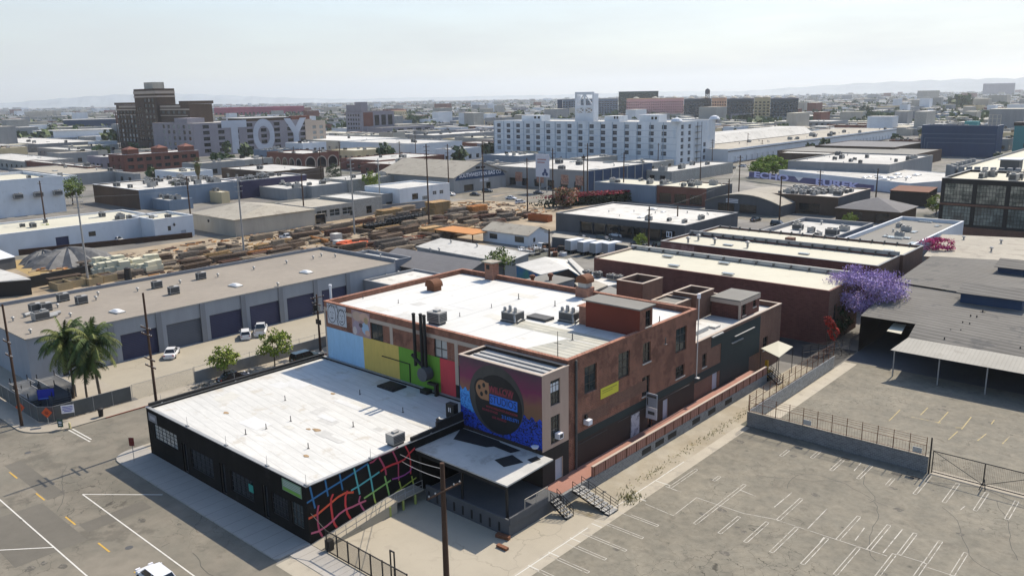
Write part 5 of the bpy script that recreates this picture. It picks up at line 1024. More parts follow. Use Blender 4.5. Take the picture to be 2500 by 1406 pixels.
# cables
def cable(name, label, pts, sag=.5, r=.02):
    b = MB(); N_ = 10
    for a, c in zip(pts, pts[1:]):
        a, c = Vector(a), Vector(c); P = [a+(c-a)*i/N_-Vector((0, 0, 4*sag*(i/N_)*(1-i/N_))) for i in range(N_+1)]; b.path(P, r, 4)
    return single(b, name, m_metal, label, 'cable', tuple(pts[0]))
ft = fp['top']
cable('service_cable', 'upper pale cable running from the near pole to the mural wall', [(-40.1, 37.3, ft-.5), (-59.85, 49.9, 5.04)], .15, .028); cable('service_cable', 'lower pale cable running from the near pole to the mural wall', [(-40.1, 37.3, ft-1.3), (-59.85, 50.1, 4.19)], .15, .028)

# ------------------------------------------------------------------ second brick section and courtyard blocks behind
KIND['bs2'] = ('window', m_frame, m_glassd, 2, 2, .2, .08, m_sill)
s2b = building('low_brick_wing', 'lower brick wing with a dark green painted wall behind the warehouse', -66, FX1-.2, 90.1, 116.3, 9.0, m_brickd, m_lroof, .7, .3, m_beige, [('+x', 95.2, 96.6, 1.35, 3.6, 'wdoor'), ('+x', 92.3, 93.4, 5.2, 7.0, 'bs2'), ('+x', 110.5, 112, 3, 5, 'bs2')], key='brick wing')
gx = FX1-.18; b = MB()
for face_box in ((94.5, 97.3, 7.4, 8.75), (97.3, 109.2, 3.2, 8.65)): b.box(gx, gx+.02, face_box[0], face_box[1], face_box[2], face_box[3])
b.box(gx, gx+.021, 90.15, 97.3, 3.6, 4.7).box(gx, gx+.02, 97.3, 106, 1.3, 3.2); part(b, 'green_painted_wall', m_green, s2b)
part(MB().box(gx+.02, gx+.3, 94.4, 97.4, 8.8, 8.95).box(gx+.02, gx+.25, 101, 107, 7.4, 7.5).box(gx+.02, gx+.25, 100.2, 103.5, 6.6, 6.7), 'pipe_ledge', m_metal, s2b)
pn = thing('conduit_mast', 'tall thin white conduit up the joint of the two brick buildings', 'pipe', (FX1+.2, 90.1, 4.6)); part(MB().tube((FX1+.2, 90.15, 4.6), (FX1+.2, 90.15, 15.4), .07, .07, 6).box(FX1+.1, FX1+.6, 89.9, 90.4, 4.5, 4.6), 'pipe', m_framew, pn); part(MB().box(FX1, FX1+.35, 90.0, 90.3, 15.0, 15.6), 'lamp', m_wht, pn)
def block(name, label, x0, x1, y0, y1, z0, z1, w, rf, par=.3, cap=m_beige, ops=()):
    return building(name, label, x0, x1, y0, y1, z1-z0, w, rf, par, .3, cap, ops, 'penthouse', z0)
block('roof_block', 'tall brown brick roof block with an open dark-lined top', -65.2, -60.8, 96.0, 101.3, 8.3, 14.1, m_brickd, m_groof, 1.0, m_beige, [('-y', -63.6, -62.6, .8, 3.2, 'door')])
block('roof_block', 'middle brown brick roof block with two small sills', -60.7, -56.6, 98.0, 102.2, 8.3, 11.4, m_brickd, m_groof, .2, m_beige, [('-y', -59.9, -58.9, 1.6, 2.4, 'bs2'), ('-y', -58.2, -57.2, 1.6, 2.4, 'bs2')])
block('roof_block', 'brown brick stair block with a dark open roof well', -59.6, -55.8, 102.3, 107.4, 8.3, 12.0, m_brickd, m_groof, 1.0, m_beige)
block('roof_block', 'brick block with a beige frame and flat grey roof above the green wall', -55.6, -51.1, 106.4, 112.7, 8.3, 11.0, m_brickm, m_groof, .06, None, [('+x', 107.2, 108.3, .4, 2.2, 'bs2'), ('+x', 110.6, 111.6, 1.0, 2.2, 'bs2')])
part(MB().box(-55.7, -50.9, 106.25, 106.39, 10.4, 10.95).box(-51.25, -50.9, 106.25, 106.39, 8.3, 10.4).box(-51.09, -50.95, 106.4, 112.7, 10.4, 10.95), 'beige_frame', m_beige, [o for o in C.objects if o.name.startswith('roof_block')][-1])
auto(single(MB().box(-55, -52, 95, 99, 8.31, 8.9).box(-54.5, -51.5, 100, 101.5, 8.31, 8.6), 'roof_curb', m_mroof, '', 'curb', (-53, 97, 8.31)), 'pale raised curb on the low roof behind the brick wing parapet')
# courtyard sheds between the brick warehouse and the cream-roofed one
def roofed(name, label, pts, z, thick, rm, walls=None, wm=None, zb=0.):
    """flat or sloping roof sheet given by corner points (x, y, z), with wall prism beneath"""
    r = thing(name, label, 'building', (sum(p[0] for p in pts)/len(pts), sum(p[1] for p in pts)/len(pts), zb)); b = MB(); n = len(pts)
    b.poly(pts); b.poly([(p[0], p[1], p[2]-thick) for p in reversed(pts)])
    for i in range(n): a, c = pts[i], pts[(i+1) % n]; b.poly([(a[0], a[1], a[2]-thick), (c[0], c[1], c[2]-thick), c, a])
    part(b, 'roof', rm, r)
    if wm:
        cx_, cy_ = sum(p[0] for p in pts)/n, sum(p[1] for p in pts)/n; w = MB(); q = [(cx_+(p[0]-cx_)*.97, cy_+(p[1]-cy_)*.97, p[2]-thick-.003) for p in pts]
        for i in range(n): a, c = q[i], q[(i+1) % n]; w.poly([(a[0], a[1], zb), (c[0], c[1], zb), c, a])
        part(w, 'wall', wm, r)
    return r
def gp3(px, z): p = G(px[0], px[1], z); return (p.x, p.y, z)
def Zq(a, b): return 1140+a/5, 560+b/5
roofed('white_awning_roof', 'white low-pitched roof over teal and blue walls in the courtyard', [gp3(Zq(590, 430), 6.5), gp3(Zq(900, 552), 6.5), gp3(Zq(1240, 480), 7.2), gp3(Zq(1450, 610), 6.2), gp3(Zq(1230, 365), 6.5), gp3(Zq(950, 335), 7.5)], 0, .15, m_mroof, True, mat('teal_sheet', (.05, .22, .20), .7, .1, .5, .15, rgb2=(.03, .10, .30)))
roofed('stepped_parapet_house', 'white wall with a row of battlement caps behind the white awning roof', [gp3(Zq(1225, 360), 7.4), gp3(Zq(1450, 600), 6.6), gp3(Zq(1650, 560), 6.0), gp3(Zq(1440, 500), 6.6), gp3(Zq(1270, 350), 7.4)], 0, .2, m_lroof, True, m_cream)
roofed('courtyard_shed', 'flat grey shed roof with two rusty turbines behind the brick parapet', [gp3(Zq(650, 625), 7.5), gp3(Zq(1010, 690), 7.5), gp3(Zq(1320, 600), 7.5), gp3(Zq(980, 540), 7.5)], 0, .3, m_groof, True, m_greyw)
roofed('courtyard_shed', 'flat tan roof beside the rounded brick ventilator', [gp3(Zq(1310, 650), 7.2), gp3(Zq(1450, 790), 7.2), gp3(Zq(1720, 680), 7.2), gp3(Zq(1560, 620), 7.2)], 0, .3, m_broof, True, m_brickd)
roofed('courtyard_shed', 'dark-edged grey roof in front of the tall brown roof block', [gp3(Zq(1560, 790), 7.8), gp3(Zq(1870, 870), 7.8), gp3(Zq(2000, 800), 7.8), gp3(Zq(1750, 690), 7.8)], 0, .3, m_groof, True, m_brickd)
roofed('white_low_roof', 'bright white low roof strip below the cream-roofed brick building', [gp3(Zq(1420, 610), 6), gp3(Zq(1720, 690), 6), gp3(Zq(1910, 650), 6), gp3(Zq(1640, 575), 6)], 0, .3, m_mroof, True, m_cream)
for a, b in ((800, 640), (1020, 620)): put('turb', lambda: link('roof_turbine', MB().tube((0, 0, 0), (0, 0, .6), .3, .3, 8).lathe((0, 0, .6), [(.35, 0), (.55, .3), (.5, .6), (.15, .75)], 10).mesh('roof_turbine', m_rust), category='ventilator'), Zq(a, b), 7.5, 'rusty round turbine ventilator on the courtyard shed', 'roof turbines')
for a, b in ((1465, 560), (1600, 575), (1760, 605), (1850, 620)): put('unit', make_unit, Zq(a, b), 6.2, 'grey rooftop unit against the long brick wall', 'rooftop units', .1, .8)
dark = roofed('gable_shed', 'dark open gable facing the brick parapet in the courtyard', [gp3(Zq(1060, 550), 6.4), gp3(Zq(1380, 610), 6.0), gp3(Zq(1240, 485), 8.2)], 0, .15, m_dbrown, True, m_dbrown)
# ------------------------------------------------------------------ right side: lot walls, gate, sheds, long brick buildings
wl_ = thing('lot_wall', 'grey concrete wall between the two car parks', 'wall', (-31, 89.9, 0)); part(MB().box(-41.45, -20.9, 89.8, 90.0, .01, 1.85), 'wall', m_gblock, wl_); part(MB().box(-41.5, -20.85, 89.74, 90.06, 1.853, 1.92), 'coping', m_conc, wl_)
def wire_fence(name, label, a, b, z0, h, n, m):
    r = thing(name, label, 'fence', (a[0], a[1], z0)); p = MB(); w = MB(); a, b = Vector((*a, z0)), Vector((*b, z0))
    for k in range(n+1): c = a+(b-a)*k/n; p.tube(c, c+Vector((0, 0, h)), .05, .04, 6)
    for f in (.04, .55, .72, .84, .96): w.tube(a+Vector((0, 0, h*f)), b+Vector((0, 0, h*f)), .03 if f < .6 else .018, .03 if f < .6 else .018, 4)
    k = 0
    while k < (b-a).length: c = a+(b-a).normalized()*k; w.tube(c, c+Vector((0, 0, h*.55)), .009, .009, 3); k += .3
    part(p, 'post', m, r); part(w, 'wire', m, r); return r
wire_fence('wire_fence', 'rusty barbed-wire fence on top of the wall between the car parks', (-41.3, 89.9), (-21.2, 89.9), 1.925, 2.1, 12, m_rust)
ep = thing('gate_post', 'tall black post at the end of the wall between the car parks', 'post', (-20.8, 89.9, 0)); part(MB().tube((-20.75, 89.9, 0), (-20.75, 89.9, 4.1), .09, .08, 8), 'post', m_iron, ep)
for x in (-34.5, -22.5): auto(single(MB().box(x, x+.9, 89.72, 89.79, 2.1, 2.7), 'fence_plate', m_lroof, '', 'sign', (x, 89.75, 2.1), 'plates on the lot fence'), 'small blank plate on the wire fence of the lot wall')
ga = thing('lot_gate', 'black double gate with diagonal braces beside the lot wall', 'gate', (-16, 90.05, 0)); b = MB()
for x in (-20.5, -15.6, -10.6, -5.7): b.tube((x, 90.05, .1), (x, 90.05, 2.65), .06, .06, 6)
for z in (.25, 2.6): b.tube((-20.5, 90.05, z), (-5.7, 90.05, z), .055, .055, 6)
part(b, 'frame', m_iron, ga); b = MB(); b.tube((-20.5, 90.05, 2.6), (-15.6, 90.05, .25), .035, .035, 5).tube((-15.6, 90.05, .25), (-10.6, 90.05, 2.6), .035, .035, 5).tube((-10.6, 90.05, .25), (-5.7, 90.05, 2.6), .035, .035, 5); part(b, 'diagonal_brace', m_iron, ga)
b = MB(); x = -20.3
while x < -5.8: b.tube((x, 90.05, .28), (x, 90.05, 2.55), .008, .008, 3); x += .16
part(b, 'wire_mesh', m_rust, ga)
for x, y in ((-15.5, 89.4), (-6.5, 88.9)):
    auto(single(MB().tube((x, y+.55, .9), (x-.25, y-.3, .02), .05, .05, 5).tube((x, y+.55, .9), (x+.3, y-.25, .02), .05, .05, 5), 'gate_prop', m_iron, '', 'prop', (x, y, 0)), 'black prop foot leaning at the lot gate')
for a, b_ in ((745, 278), (1420, 460), (1240, 422), (1150+1240, 48)):
    p = G(*zh(a, b_), 0); auto(single(MB().box(p.x-.5, p.x+.5, p.y-.3, p.y+.3, .006, .016), 'drain_grate', m_black, '', 'drain', (p.x, p.y, 0), 'drain grates'), 'black drain grate in the car park by the wall foot') if a < 2000 else None
aw = thing('alley_wall', 'pale concrete wall running back along the weedy alley', 'wall', (-41.6, 104, 0)); part(MB().box(-41.65, -41.45, 90.03, 118.2, .01, 1.85), 'wall', m_lblock, aw)
wire_fence('wire_fence', 'rusty wire fence on top of the pale alley wall', (-41.55, 90.2), (-41.55, 118), 1.853, 2.1, 14, m_rust)
wire_fence('picket_fence', 'dark iron fence crossing the shaded end of the alley', (-46.2, 118), (-42.0, 126), .02, 2.6, 6, m_iron)
wd = MB(); rd = random.Random(8)
for k in range(760):
    x, y = (rd.gauss(-43.6, .35), rd.uniform(66, 112)) if k < 600 else (rd.gauss(-42.1, .5), rd.gauss(65, .7)); h = rd.uniform(.05, .22) if k < 600 else rd.uniform(.15, .5); a = rd.uniform(0, 3.1)
    wd.poly([(x-.06*math.cos(a), y-.06*math.sin(a), .01), (x+.06*math.cos(a), y+.06*math.sin(a), .01), (x+rd.uniform(-.15, .15), y+rd.uniform(-.15, .15), h)])
gs = structure(wd, 'weeds', mat('weed_leaf', (.27, .25, .09), .95, .35, 2)); gs['kind'] = 'stuff'
# small awning hut and orange machine at the back of the brick wing
hut = thing('fabric_canopy', 'small cream fabric canopy on posts beside the brick wing', 'canopy', (-47.4, 110, 0)); c4 = [gp3((1858, 850), 4.2), gp3((1902, 872), 3.9), gp3((1936, 846), 4.0), gp3((1900, 832), 4.5)]
cp = MB(); cp.poly([c4[1], c4[2], c4[3], c4[0]]); cp.poly([tuple(Vector(p)-Vector((0, 0, .06))) for p in (c4[0], c4[3], c4[2], c4[1])]); part(cp, 'fabric', m_croof, hut); b = MB()
for p in c4: b.tube((p[0], p[1], 0), (p[0], p[1], p[2]-.06), .05, .05, 5)
part(b, 'post', m_iron, hut)
om = thing('yellow_machine', 'small orange-yellow hoist at the end of the alley ramp', 'machine', (-47.2, 107.5, 0)); part(MB().box(-47.9, -46.4, 106.6, 108, .6, 1.3).box(-47.3, -46.9, 107.2, 107.6, 1.3, 2.8), 'body', plain('machine_yellow', (.50, .28, .02)), om); part(MB().box(-47.9, -46.4, 106.7, 107.9, 0, .58), 'base', m_iron, om)
stair('iron_steps', 'black iron steps at the back of the alley ramp', -44.6, 106.2, 6, 1.1, .2, .3, -1, 1.2, m_iron)
sheet('alley_asphalt', rect(-66, -41.6, 116.4, 128.5), .006, mat('shade_dark_asphalt', (.05, .048, .045), .9, .15, .6, .2))  # dark asphalt, coloured near black to deepen the shade at the alley end
# corrugated-roof sheds
cs = thing('corrugated_shed', 'large open shed with a grey corrugated roof beside the upper car park', 'building', (-25, 128, 0))
A_, B_ = (-41.5, 128.3, 5.85), (-33.5, 128.4, 5.85); r1 = MB()
P3 = G(2200, 685, 7.4); P4 = G(2500, 760, 6.9); ext = Vector((22, 0, 0)); slope = lambda x, y: 5.0+(y-123.2)*.095
top1 = [(-42.3, 148, slope(0, 148)), (12, 142, slope(0, 142))]
r1.poly([A_, B_, (-33.0, 123.2, 5.0), (12, 122.6, 5.0), top1[1], top1[0]]); part(r1, 'lower_roof', m_corr, cs)
r1 = MB(); t1 = [(-42.6, 147.9, slope(0, 148)+.25), (12, 141.9, slope(0, 142)+.25)]; r1.poly([t1[0], t1[1], (12, 188, 8.1), tuple(G(2275, 625, 8.1))]); part(r1, 'upper_roof', m_corr, cs)
r1 = MB().poly([(-34.1, 119.3, 3.95), (12, 118.9, 3.95), (12, 122.7, 5.03), (-33.0, 123.3, 5.03)]); r1.poly([(-34.1, 119.3, 3.9), (-33.0, 123.3, 4.95), (12, 122.7, 4.95), (12, 118.9, 3.9)]); part(r1, 'canopy_roof', m_corr2, cs)
w = MB(); w.poly([(-41.5, 147, .01), (12, 142, .01), (12, 142, 6.4), (-41.5, 147, 7)]); w.poly([(-41.5, 176, .01), (-41.5, 128.5, .01), (-41.5, 128.5, 5.75), (-42.3, 148, 7.2), (-43.4, 172, 7.9)]); part(w, 'wall', m_dbrown, cs); part(MB().poly([(-41.4, 122.8, .012), (12, 122.8, .012), (12, 142, .012), (-41.4, 147, .012)]), 'floor_slab', m_dgrey, cs)
b = MB()
for k in range(7): x = -33.6+k*5.9; b.box(x-.08, x+.08, 119.5, 119.66, .01, 3.95)
part(b, 'post', m_metal, cs)
part(MB().poly([gp3((2165, 808), 4.6), gp3((2200, 815), 4.6), gp3((2213, 792), 5.0), gp3((2182, 788), 5.0)]), 'tin_awning', m_croof, cs, 'small cream tin awning')
for k, (px, w_, d_) in enumerate(((G(2425, 722, 8.2), 8.5, 3.2), (G(2492, 655, 8.8), 6.5, 3.2))):
    z = 7.5 if k == 0 else 8.0; mo = thing('roof_monitor', ('near' if k == 0 else 'far') + ' raised skylight monitor on the grey corrugated roof', 'skylight', (px.x, px.y, z)); lpart(MB().box(-w_/2, w_/2, -d_/2, d_/2, -.8, 1.1), 'wall', m_dblue, mo)
    t = MB(); t.poly([(-w_/2-.5, -d_/2-.7, 1.0), (w_/2+.5, -d_/2-.7, 1.0), (w_/2+.5, d_/2+.5, 1.9), (-w_/2-.5, d_/2+.5, 1.9)]).poly([(-w_/2-.5, d_/2+.5, 1.85), (w_/2+.5, d_/2+.5, 1.85), (w_/2+.5, -d_/2-.7, .95), (-w_/2-.5, -d_/2-.7, .95)]); lpart(t, 'roof', m_corr, mo)
rd = random.Random(3)
for a, b_ in ((2370, 770), (2385, 772), (2400, 755), (2350, 790), (2367, 793), (2305, 835), (2490, 858), (2320, 812), (2345, 812)):
    p = G(a, b_, 5.8); zz = slope(0, p.y); p = G(a, b_, zz); zz = slope(0, p.y); auto(single(MB().box(p.x-.35, p.x+.35, p.y-.2, p.y+.2, zz+.03, zz+.09).tube((p.x, p.y, zz), (p.x, p.y, zz+.4), .1, .1, 6), 'roof_patch_vent', m_black, '', 'vent', (p.x, p.y, zz), 'dark vents on the corrugated shed'), 'dark stub vent on the corrugated shed roof')
# long brick buildings
la = building('long_brick_building', 'long dark red brick building with a cream roof, nearest of the three', -92.7, -46.6, 128.6, 142.0, 9.0, m_brickm, m_croof, .1, .35, None, [('+x', 131, 132.2, 3.6, 6.2, 'far'), ('+x', 134.5, 135.7, 3.6, 6.2, 'far'), ('+x', 138, 139.2, 3.6, 6.2, 'far')], key='cream brick', wmat2=m_brickd)
part(MB().box(-92.6, -46.7, 141.5, 142, 9.003, 9.75), 'rear_parapet', m_lroof, la); part(MB().box(-92.6, -92.1, 128.7, 141.45, 9.003, 9.3), 'end_parapet', m_beige, la)
for k in range(14): part(MB().box(-91.5+k*3.3, -91.3+k*3.3, 140.9, 141.49, 9.15, 9.6), 'parapet_brace', m_acd, la)
lb = building('long_brick_building', 'long brick building with a painted pale sign patch, middle of the three', -92.3, -47, 152.6, 165.2, 9.0, m_brickm, m_croof, .35, .35, m_greyw, [], key='middle brick', wmat2=m_brickd)
part(MB().box(-92.2, -84.2, 152.585, 152.598, 4.5, 8.7), 'faded_painted_sign', mat('faded_sign_brick', (.22, .115, .10), .9, .2, .5, .15, blot=((.34, .22, .20), .6, .5, .7)), lb)
part(MB().box(-92.2, -47.1, 164.8, 165.2, 9.1, 9.75), 'rear_parapet', m_greyw, lb)
for k in range(18): part(MB().box(-91.5+k*2.5, -91.3+k*2.5, 164.3, 164.79, 8.7, 9.6), 'parapet_brace', m_acd, lb)
lc = building('long_brick_building', 'long brick building behind with a pale roof and a crane of white letters, rear of the three', -92, -46.5, 165.6, 178.5, 9.0, m_brickd, m_croof, .4, .35, m_greyw, [], key='rear brick')
lc['label'] = 'long brick building with a pale roof and grey braced parapets, rear of the three'
for k in range(18): part(MB().box(-91.5+k*2.5, -91.3+k*2.5, 177.6, 178.14, 8.65, 9.4), 'parapet_brace', m_acd, lc)
for f, a, b_, z in ((Zk, 1520, 905, 9.1), (Zk, 2070, 970, 9.1), (Zk, 1580, 995, 9.1), (Zk, 2110, 1075, 9.1), (Zk, 2110, 795, 8.75), (Zl, 350, 880, 8.75), (Zl, 1180, 850, 8.7)): put('rhat', make_hatch, f(a, b_), z, 'flat ribbed skylight on a long cream brick-building roof', 'ridge skylights', 0, .8)
for a, b_, z in ((1720, 770, 8.75), (1820, 745, 8.75), (1980, 780, 8.75), (2300, 815, 8.75)): put('vent', make_vent, Zk(a, b_), z, 'brown vent stub on the middle long brick-building roof', 'roof vents', scale=2)
auto(single(MB().box(-70.5, -68.8, 166.4, 168, 8.65, 10.0), 'brick_stack', m_brickd, '', 'chimney', (-69.6, 167, 8.65)), 'square brick stub on the rear long brick building')
# jacaranda, bougainvilleas, shrubs, behind the sheds
JC = (('jacaranda_tree', 'tree', [(.46, .33, .64), (.51, .38, .68), (.39, .27, .56), (.27, .21, .30)], 12.4, 12.4, 5.0), dict(n=20000, leaf=.34, seed=21, tr=.36, clumps=72))
tree('jac', JC, Vector((-44.6, 139.0, 0)), 'large purple flowering jacaranda at the end of the long brick buildings', .9)
m_fl = [(.55, .025, .17), (.70, .05, .26), (.30, .025, .10)]
BG = (('bougainvillea', 'shrub', m_fl, 9, 5, .8), dict(n=2600, leaf=.4, seed=5, tr=.12, clumps=30, flat=.5)); tree('bg', BG, Vector((-47.2, 189, 5.2)), 'magenta bougainvillea spilling over the wall by the jacaranda', .78, .3, z=5.4)
RB = (('red_creeper', 'shrub', [(.70, .05, .03), (.55, .04, .03), (.16, .06, .03)], 1.7, 6.0, 2.2), dict(n=1300, leaf=.3, seed=6, tr=.08, clumps=22, flat=.8)); tree('rb', RB, Vector((-43.2, 126, .3)), 'red flowering creeper climbing in the shaded alley end', 1.0, z=.3).rotation_euler = (0, R(-28), 0)
DK = (('dark_tree', 'tree', DGR, 6, 7, 1.6), dict(n=2200, leaf=.42, seed=7, tr=.16, clumps=34)); LM = (('bright_tree', 'tree', LIM, 5, 5.5, 1.5), dict(n=1500, leaf=.42, seed=9, tr=.14, clumps=28)); GT = (('green_tree', 'tree', GRN, 6, 7, 1.8), dict(n=2000, leaf=.42, seed=10, tr=.16, clumps=34))
tree('gt', GT, Vector((-41.5, 171, 0)), 'green bush between the jacaranda and the corrugated shed', .8); tree('dk', DK, Vector((-47, 133, 0)), 'dark shrub in the shade below the jacaranda', .75)
# ------------------------------------------------------------------ middle distance, right
def rb(name, label, c, h, xl, xr, wall, roof, par=.5, cap=None, ops=None, wmat2=None, key=None, rot=0., **k):
    x0, x1, y0, y1 = bx(c, h, xl, xr, rot); o = ops(x0, x1, y0, y1) if ops else ()
    b = building(name, label, x0, x1, y0, y1, h, wall, roof, par, .35, cap, o, key=key, wmat2=wmat2, **k)
    if rot: v = Vector((b.location.x-x1, 0)); b.location = (x1+v.x*math.cos(rot), y0+v.x*math.sin(rot), b.location.z); b.rotation_euler.z = rot
    return b
def units(key, n, desc, grp, sc=(.7, 1.2), seed=0, kinds=('unit', 'unit', 'vent'), area=(0, 1, 0, 1)):
    rd = random.Random(seed); x0, x1, y0, y1, z, root, lab = BLD[key]
    for i in range(n):
        k = rd.choice(kinds); mk = {'unit': make_unit, 'vent': make_vent, 'ac': make_ac, 'hatch': make_hatch, 'sky': make_skylight}[k]
        x = x0+1.6+(x1-x0-3.2)*(area[0]+(area[1]-area[0])*rd.random()); y = y0+1.4+(y1-y0-2.8)*(area[2]+(area[3]-area[2])*rd.random()); d = {'unit': 'grey box unit', 'vent': 'small vent', 'ac': 'grey air conditioner', 'hatch': 'ribbed flat skylight', 'sky': 'white domed skylight'}[k]
        auto(place('rhat' if k == 'hatch' else k, mk, (x, y, z+.003), R(90*rd.randrange(4)+rd.uniform(-4, 4)), None, grp, rd.uniform(*sc)), f'{d} on {desc}')
mg = rb('garage_row', 'dark grey garage building with a wide mottled white roof and shaded bays', Zk(1690, 605), 5.4, 1357, 1802, m_dgrey, m_mroof, .35, m_greyw, lambda x0, x1, y0, y1: grid('-y', x0+9, x1-3, 7, 4.6, (.05,), 3.6, 'bay'), key='garage row')
units('garage row', 8, 'the mottled white roof of the dark garage row', 'units on the garage row roof', (.7, 1.1), 3, ('unit', 'vent'), (.55, 1, .1, .9)); units('garage row', 7, 'the mottled white roof of the dark garage row', 'units on the garage row roof', (.7, 1.0), 5, ('sky', 'vent', 'vent'), (.1, .6, .1, .9))
lsg = thing('lit_sign', 'white framed sign with a dark symbol on the garage row end', 'sign', (-114.5, 194, 2)); q = PY(*Zk(1535, 690), BLD['garage row'][2]-.1); part(MB().box(q.x-.9, q.x+.9, q.y-.06, q.y, q.z-.8, q.z+.8), 'board', m_wht, lsg); part(MB().box(q.x+.05, q.x+.7, q.y-.07, q.y-.061, q.z-.6, q.z+.6).box(q.x-.7, q.x-.3, q.y-.07, q.y-.061, q.z-.5, q.z+.5), 'symbol', m_iron, lsg)
rb('blue_building', 'slate blue building with a pale roof crowded with units', Zk(1403, 215), 6.6, 1452, 1660, m_bluew, m_croof, .3, None, None, key='blue'); units('blue', 11, 'the pale roof of the slate blue building', 'units on the blue building', (.8, 1.4), 2)
def shop(x0, x1, y0, y1): return grid('-y', x0+1, x1-1, 3, 5.0, (.6,), 3.4, 'steeld')
rb('brick_shop', 'red-brown brick shop block with dark lettered windows', Zk(1900, 245), 6.6, 1601, 1788, m_brickf, m_croof, .3, m_iron, shop, m_dgrey, key='brick shop'); units('brick shop', 12, 'the cream roof of the brick shop block', 'units on the brick shop block', (.8, 1.5), 4)
bsr = BLD['brick shop']; letter(bsr[5], 'SHOP AND CO', .01, (0, 0, -5), '-y', m_wht) if False else None
rb('blue_lean_to', 'pale-topped blue lean-to against the slate blue building', Zk(1270, 255), 4.2, 1504, 1585, m_bluew, m_lroof, .1, None, None, key='lean-to')
# barrel-roofed hall
def barrel(name, label, x0, x1, y0, y1, hw, rise, wall, roof, ops=()):
    r = thing(name, label, 'building', ((x0+x1)/2, y0, 0)); n = 14; b = MB(); P = [(x0+(x1-x0)*i/n, hw+rise*(1-(2*i/n-1)**2)) for i in range(n+1)]
    for (a, z), (c, zz) in zip(P, P[1:]): b.poly([(a, y0-.4, z+.15), (c, y0-.4, zz+.15), (c, y1, zz+.15), (a, y1, z+.15)]); b.poly([(a, y0-.4, z-.1), (a, y0-.4, z+.15), (c, y0-.4, zz+.15), (c, y0-.4, zz-.1)][::-1])
    part(b, 'roof', roof, r); w = MB(); w.poly([(x0, y0, 0), (x1, y0, 0)]+[(a, y0, z) for a, z in reversed(P)]); w.poly([(x1, y0, 0), (x1, y1, 0), (x1, y1, hw), (x1, y0, hw)]); part(w, 'wall', wall, r)
    for o in ops: opening(r, '-y', y0-.25, o[0], o[1], o[2], o[3], 'steeld')
    return r
p, q = G(1722, 490, 3.5), G(1905, 505, 3.5); bl = barrel('arched_hall', 'dark hall with a wide pale arched roof', p.x, q.x, p.y, p.y+26, 3.5, 3.0, m_dgrey, m_broof, [(p.x+5, p.x+11, .5, 3.2), (p.x+13, p.x+19, .5, 3.2)])
bl_m = MB(); c_ = (p.x+q.x)/2
for k in range(3): bl_m.box(c_-6, c_-1.5, p.y-.06, p.y-.01, 3.5+k*.5, 3.75+k*.5)
part(bl_m, 'sign_lines', m_wht, bl)
rb('market_block', 'brown shopfront block with a white roof packed with kitchen units', ZD(690, 1330), 6.2, 1876, 2126, m_brownf, m_mroof, .3, m_beige, lambda x0, x1, y0, y1: [('-y', x0+1.2, x0+8, .4, 3.6, 'steeld'), ('-y', x0+11, x0+18, .4, 3.6, 'steeld')], m_dgrey, key='market'); units('market', 46, 'the crowded white roof of the brown market block', 'kitchen units on the market block', (.8, 1.5), 6, ('unit', 'unit', 'unit', 'ac'), (0, .95, .03, .72))
x0, x1, y0, y1 = BLD['market'][:4]; part(MB().box(x0+.8, x0+3.2, y0-.08, y0-.01, 4.7, 5.7), 'red_sign', m_red, BLD['market'][5], 'small red sign board')
def hip(name, label, x0, x1, y0, y1, hw, rise, wall, roof, apex=.5, ridge=0., ops=()):
    r = thing(name, label, 'building', ((x0+x1)/2, y0, 0)); w = MB(); ov = .5
    for face, p, a0, a1 in (('-y', y0, x0, x1), ('+x', x1, y0, y1), ('+y', y1, x0, x1), ('-x', x0, y0, y1)): wallface(w, face, p, a0, a1, 0, hw, [(o[1], o[2], o[3], o[4], KIND[o[5]][5]) for o in ops if o[0] == face])
    part(w, 'wall', wall, r); b = MB(); X0, X1, Y0, Y1 = x0-ov, x1+ov, y0-ov, y1+ov; yc = (Y0+Y1)/2; xc = X0+(X1-X0)*apex; ra, rb__ = (xc-ridge/2, yc, hw+rise), (xc+ridge/2, yc, hw+rise); z = hw+.02
    if ridge: b.poly([(X0, Y0, z), (X1, Y0, z), rb__, ra]); b.poly([(X1, Y1, z), (X0, Y1, z), ra, rb__])
    else: b.poly([(X0, Y0, z), (X1, Y0, z), ra]); b.poly([(X1, Y1, z), (X0, Y1, z), ra])
    b.poly([(X1, Y0, z), (X1, Y1, z), rb__]); b.poly([(X0, Y1, z), (X0, Y0, z), ra]); b.poly([(X0, Y0, z-.01), (X0, Y1, z-.01), (X1, Y1, z-.01), (X1, Y0, z-.01)]); part(b, 'roof', roof, r)
    for o in ops: opening(r, o[0], y0 if o[0] == '-y' else x1, *o[1:])
    return r
x0, x1, y0, y1 = bx((2197, 519), 3.8, 2042, 2238); hip('pyramid_roof_house', 'brown building under a low grey pyramid roof', x0, x1, y0, y1, 3.8, 3.2, m_brownf, m_droof, .5, 0, grid('-y', x0+2, x1-1, 2, 4, (.4,), 2.6, 'bay'))
x0, x1, y0, y1 = bx((2268, 470), 5.2, 2172, 2290); roofed('rust_roof_shed', 'long low shed with a rust-brown roof behind the pyramid roof', [(x0, y0, 5.2), (x1, y0, 5.2), (x1, y1, 6), (x0, y1, 6)], 0, .2, mat('rust_roof', (.19, .085, .05), .9, .1, .5, .1), True, m_dbrown)
LROT = R(-24.39)
ew = rb('lettered_building', 'long white wall painted with big lilac letters', (2222, 448), 4.4, 1902, 2420, m_white, m_lroof, .2, None, None, key='lettered', rot=LROT); x0, x1, y0, y1 = BLD['lettered'][:4]
m_lil = plain('lilac_paint', (.62, .60, .88)); m_lilb = plain('violet_paint', (.12, .11, .22)); L_ = x1-x0
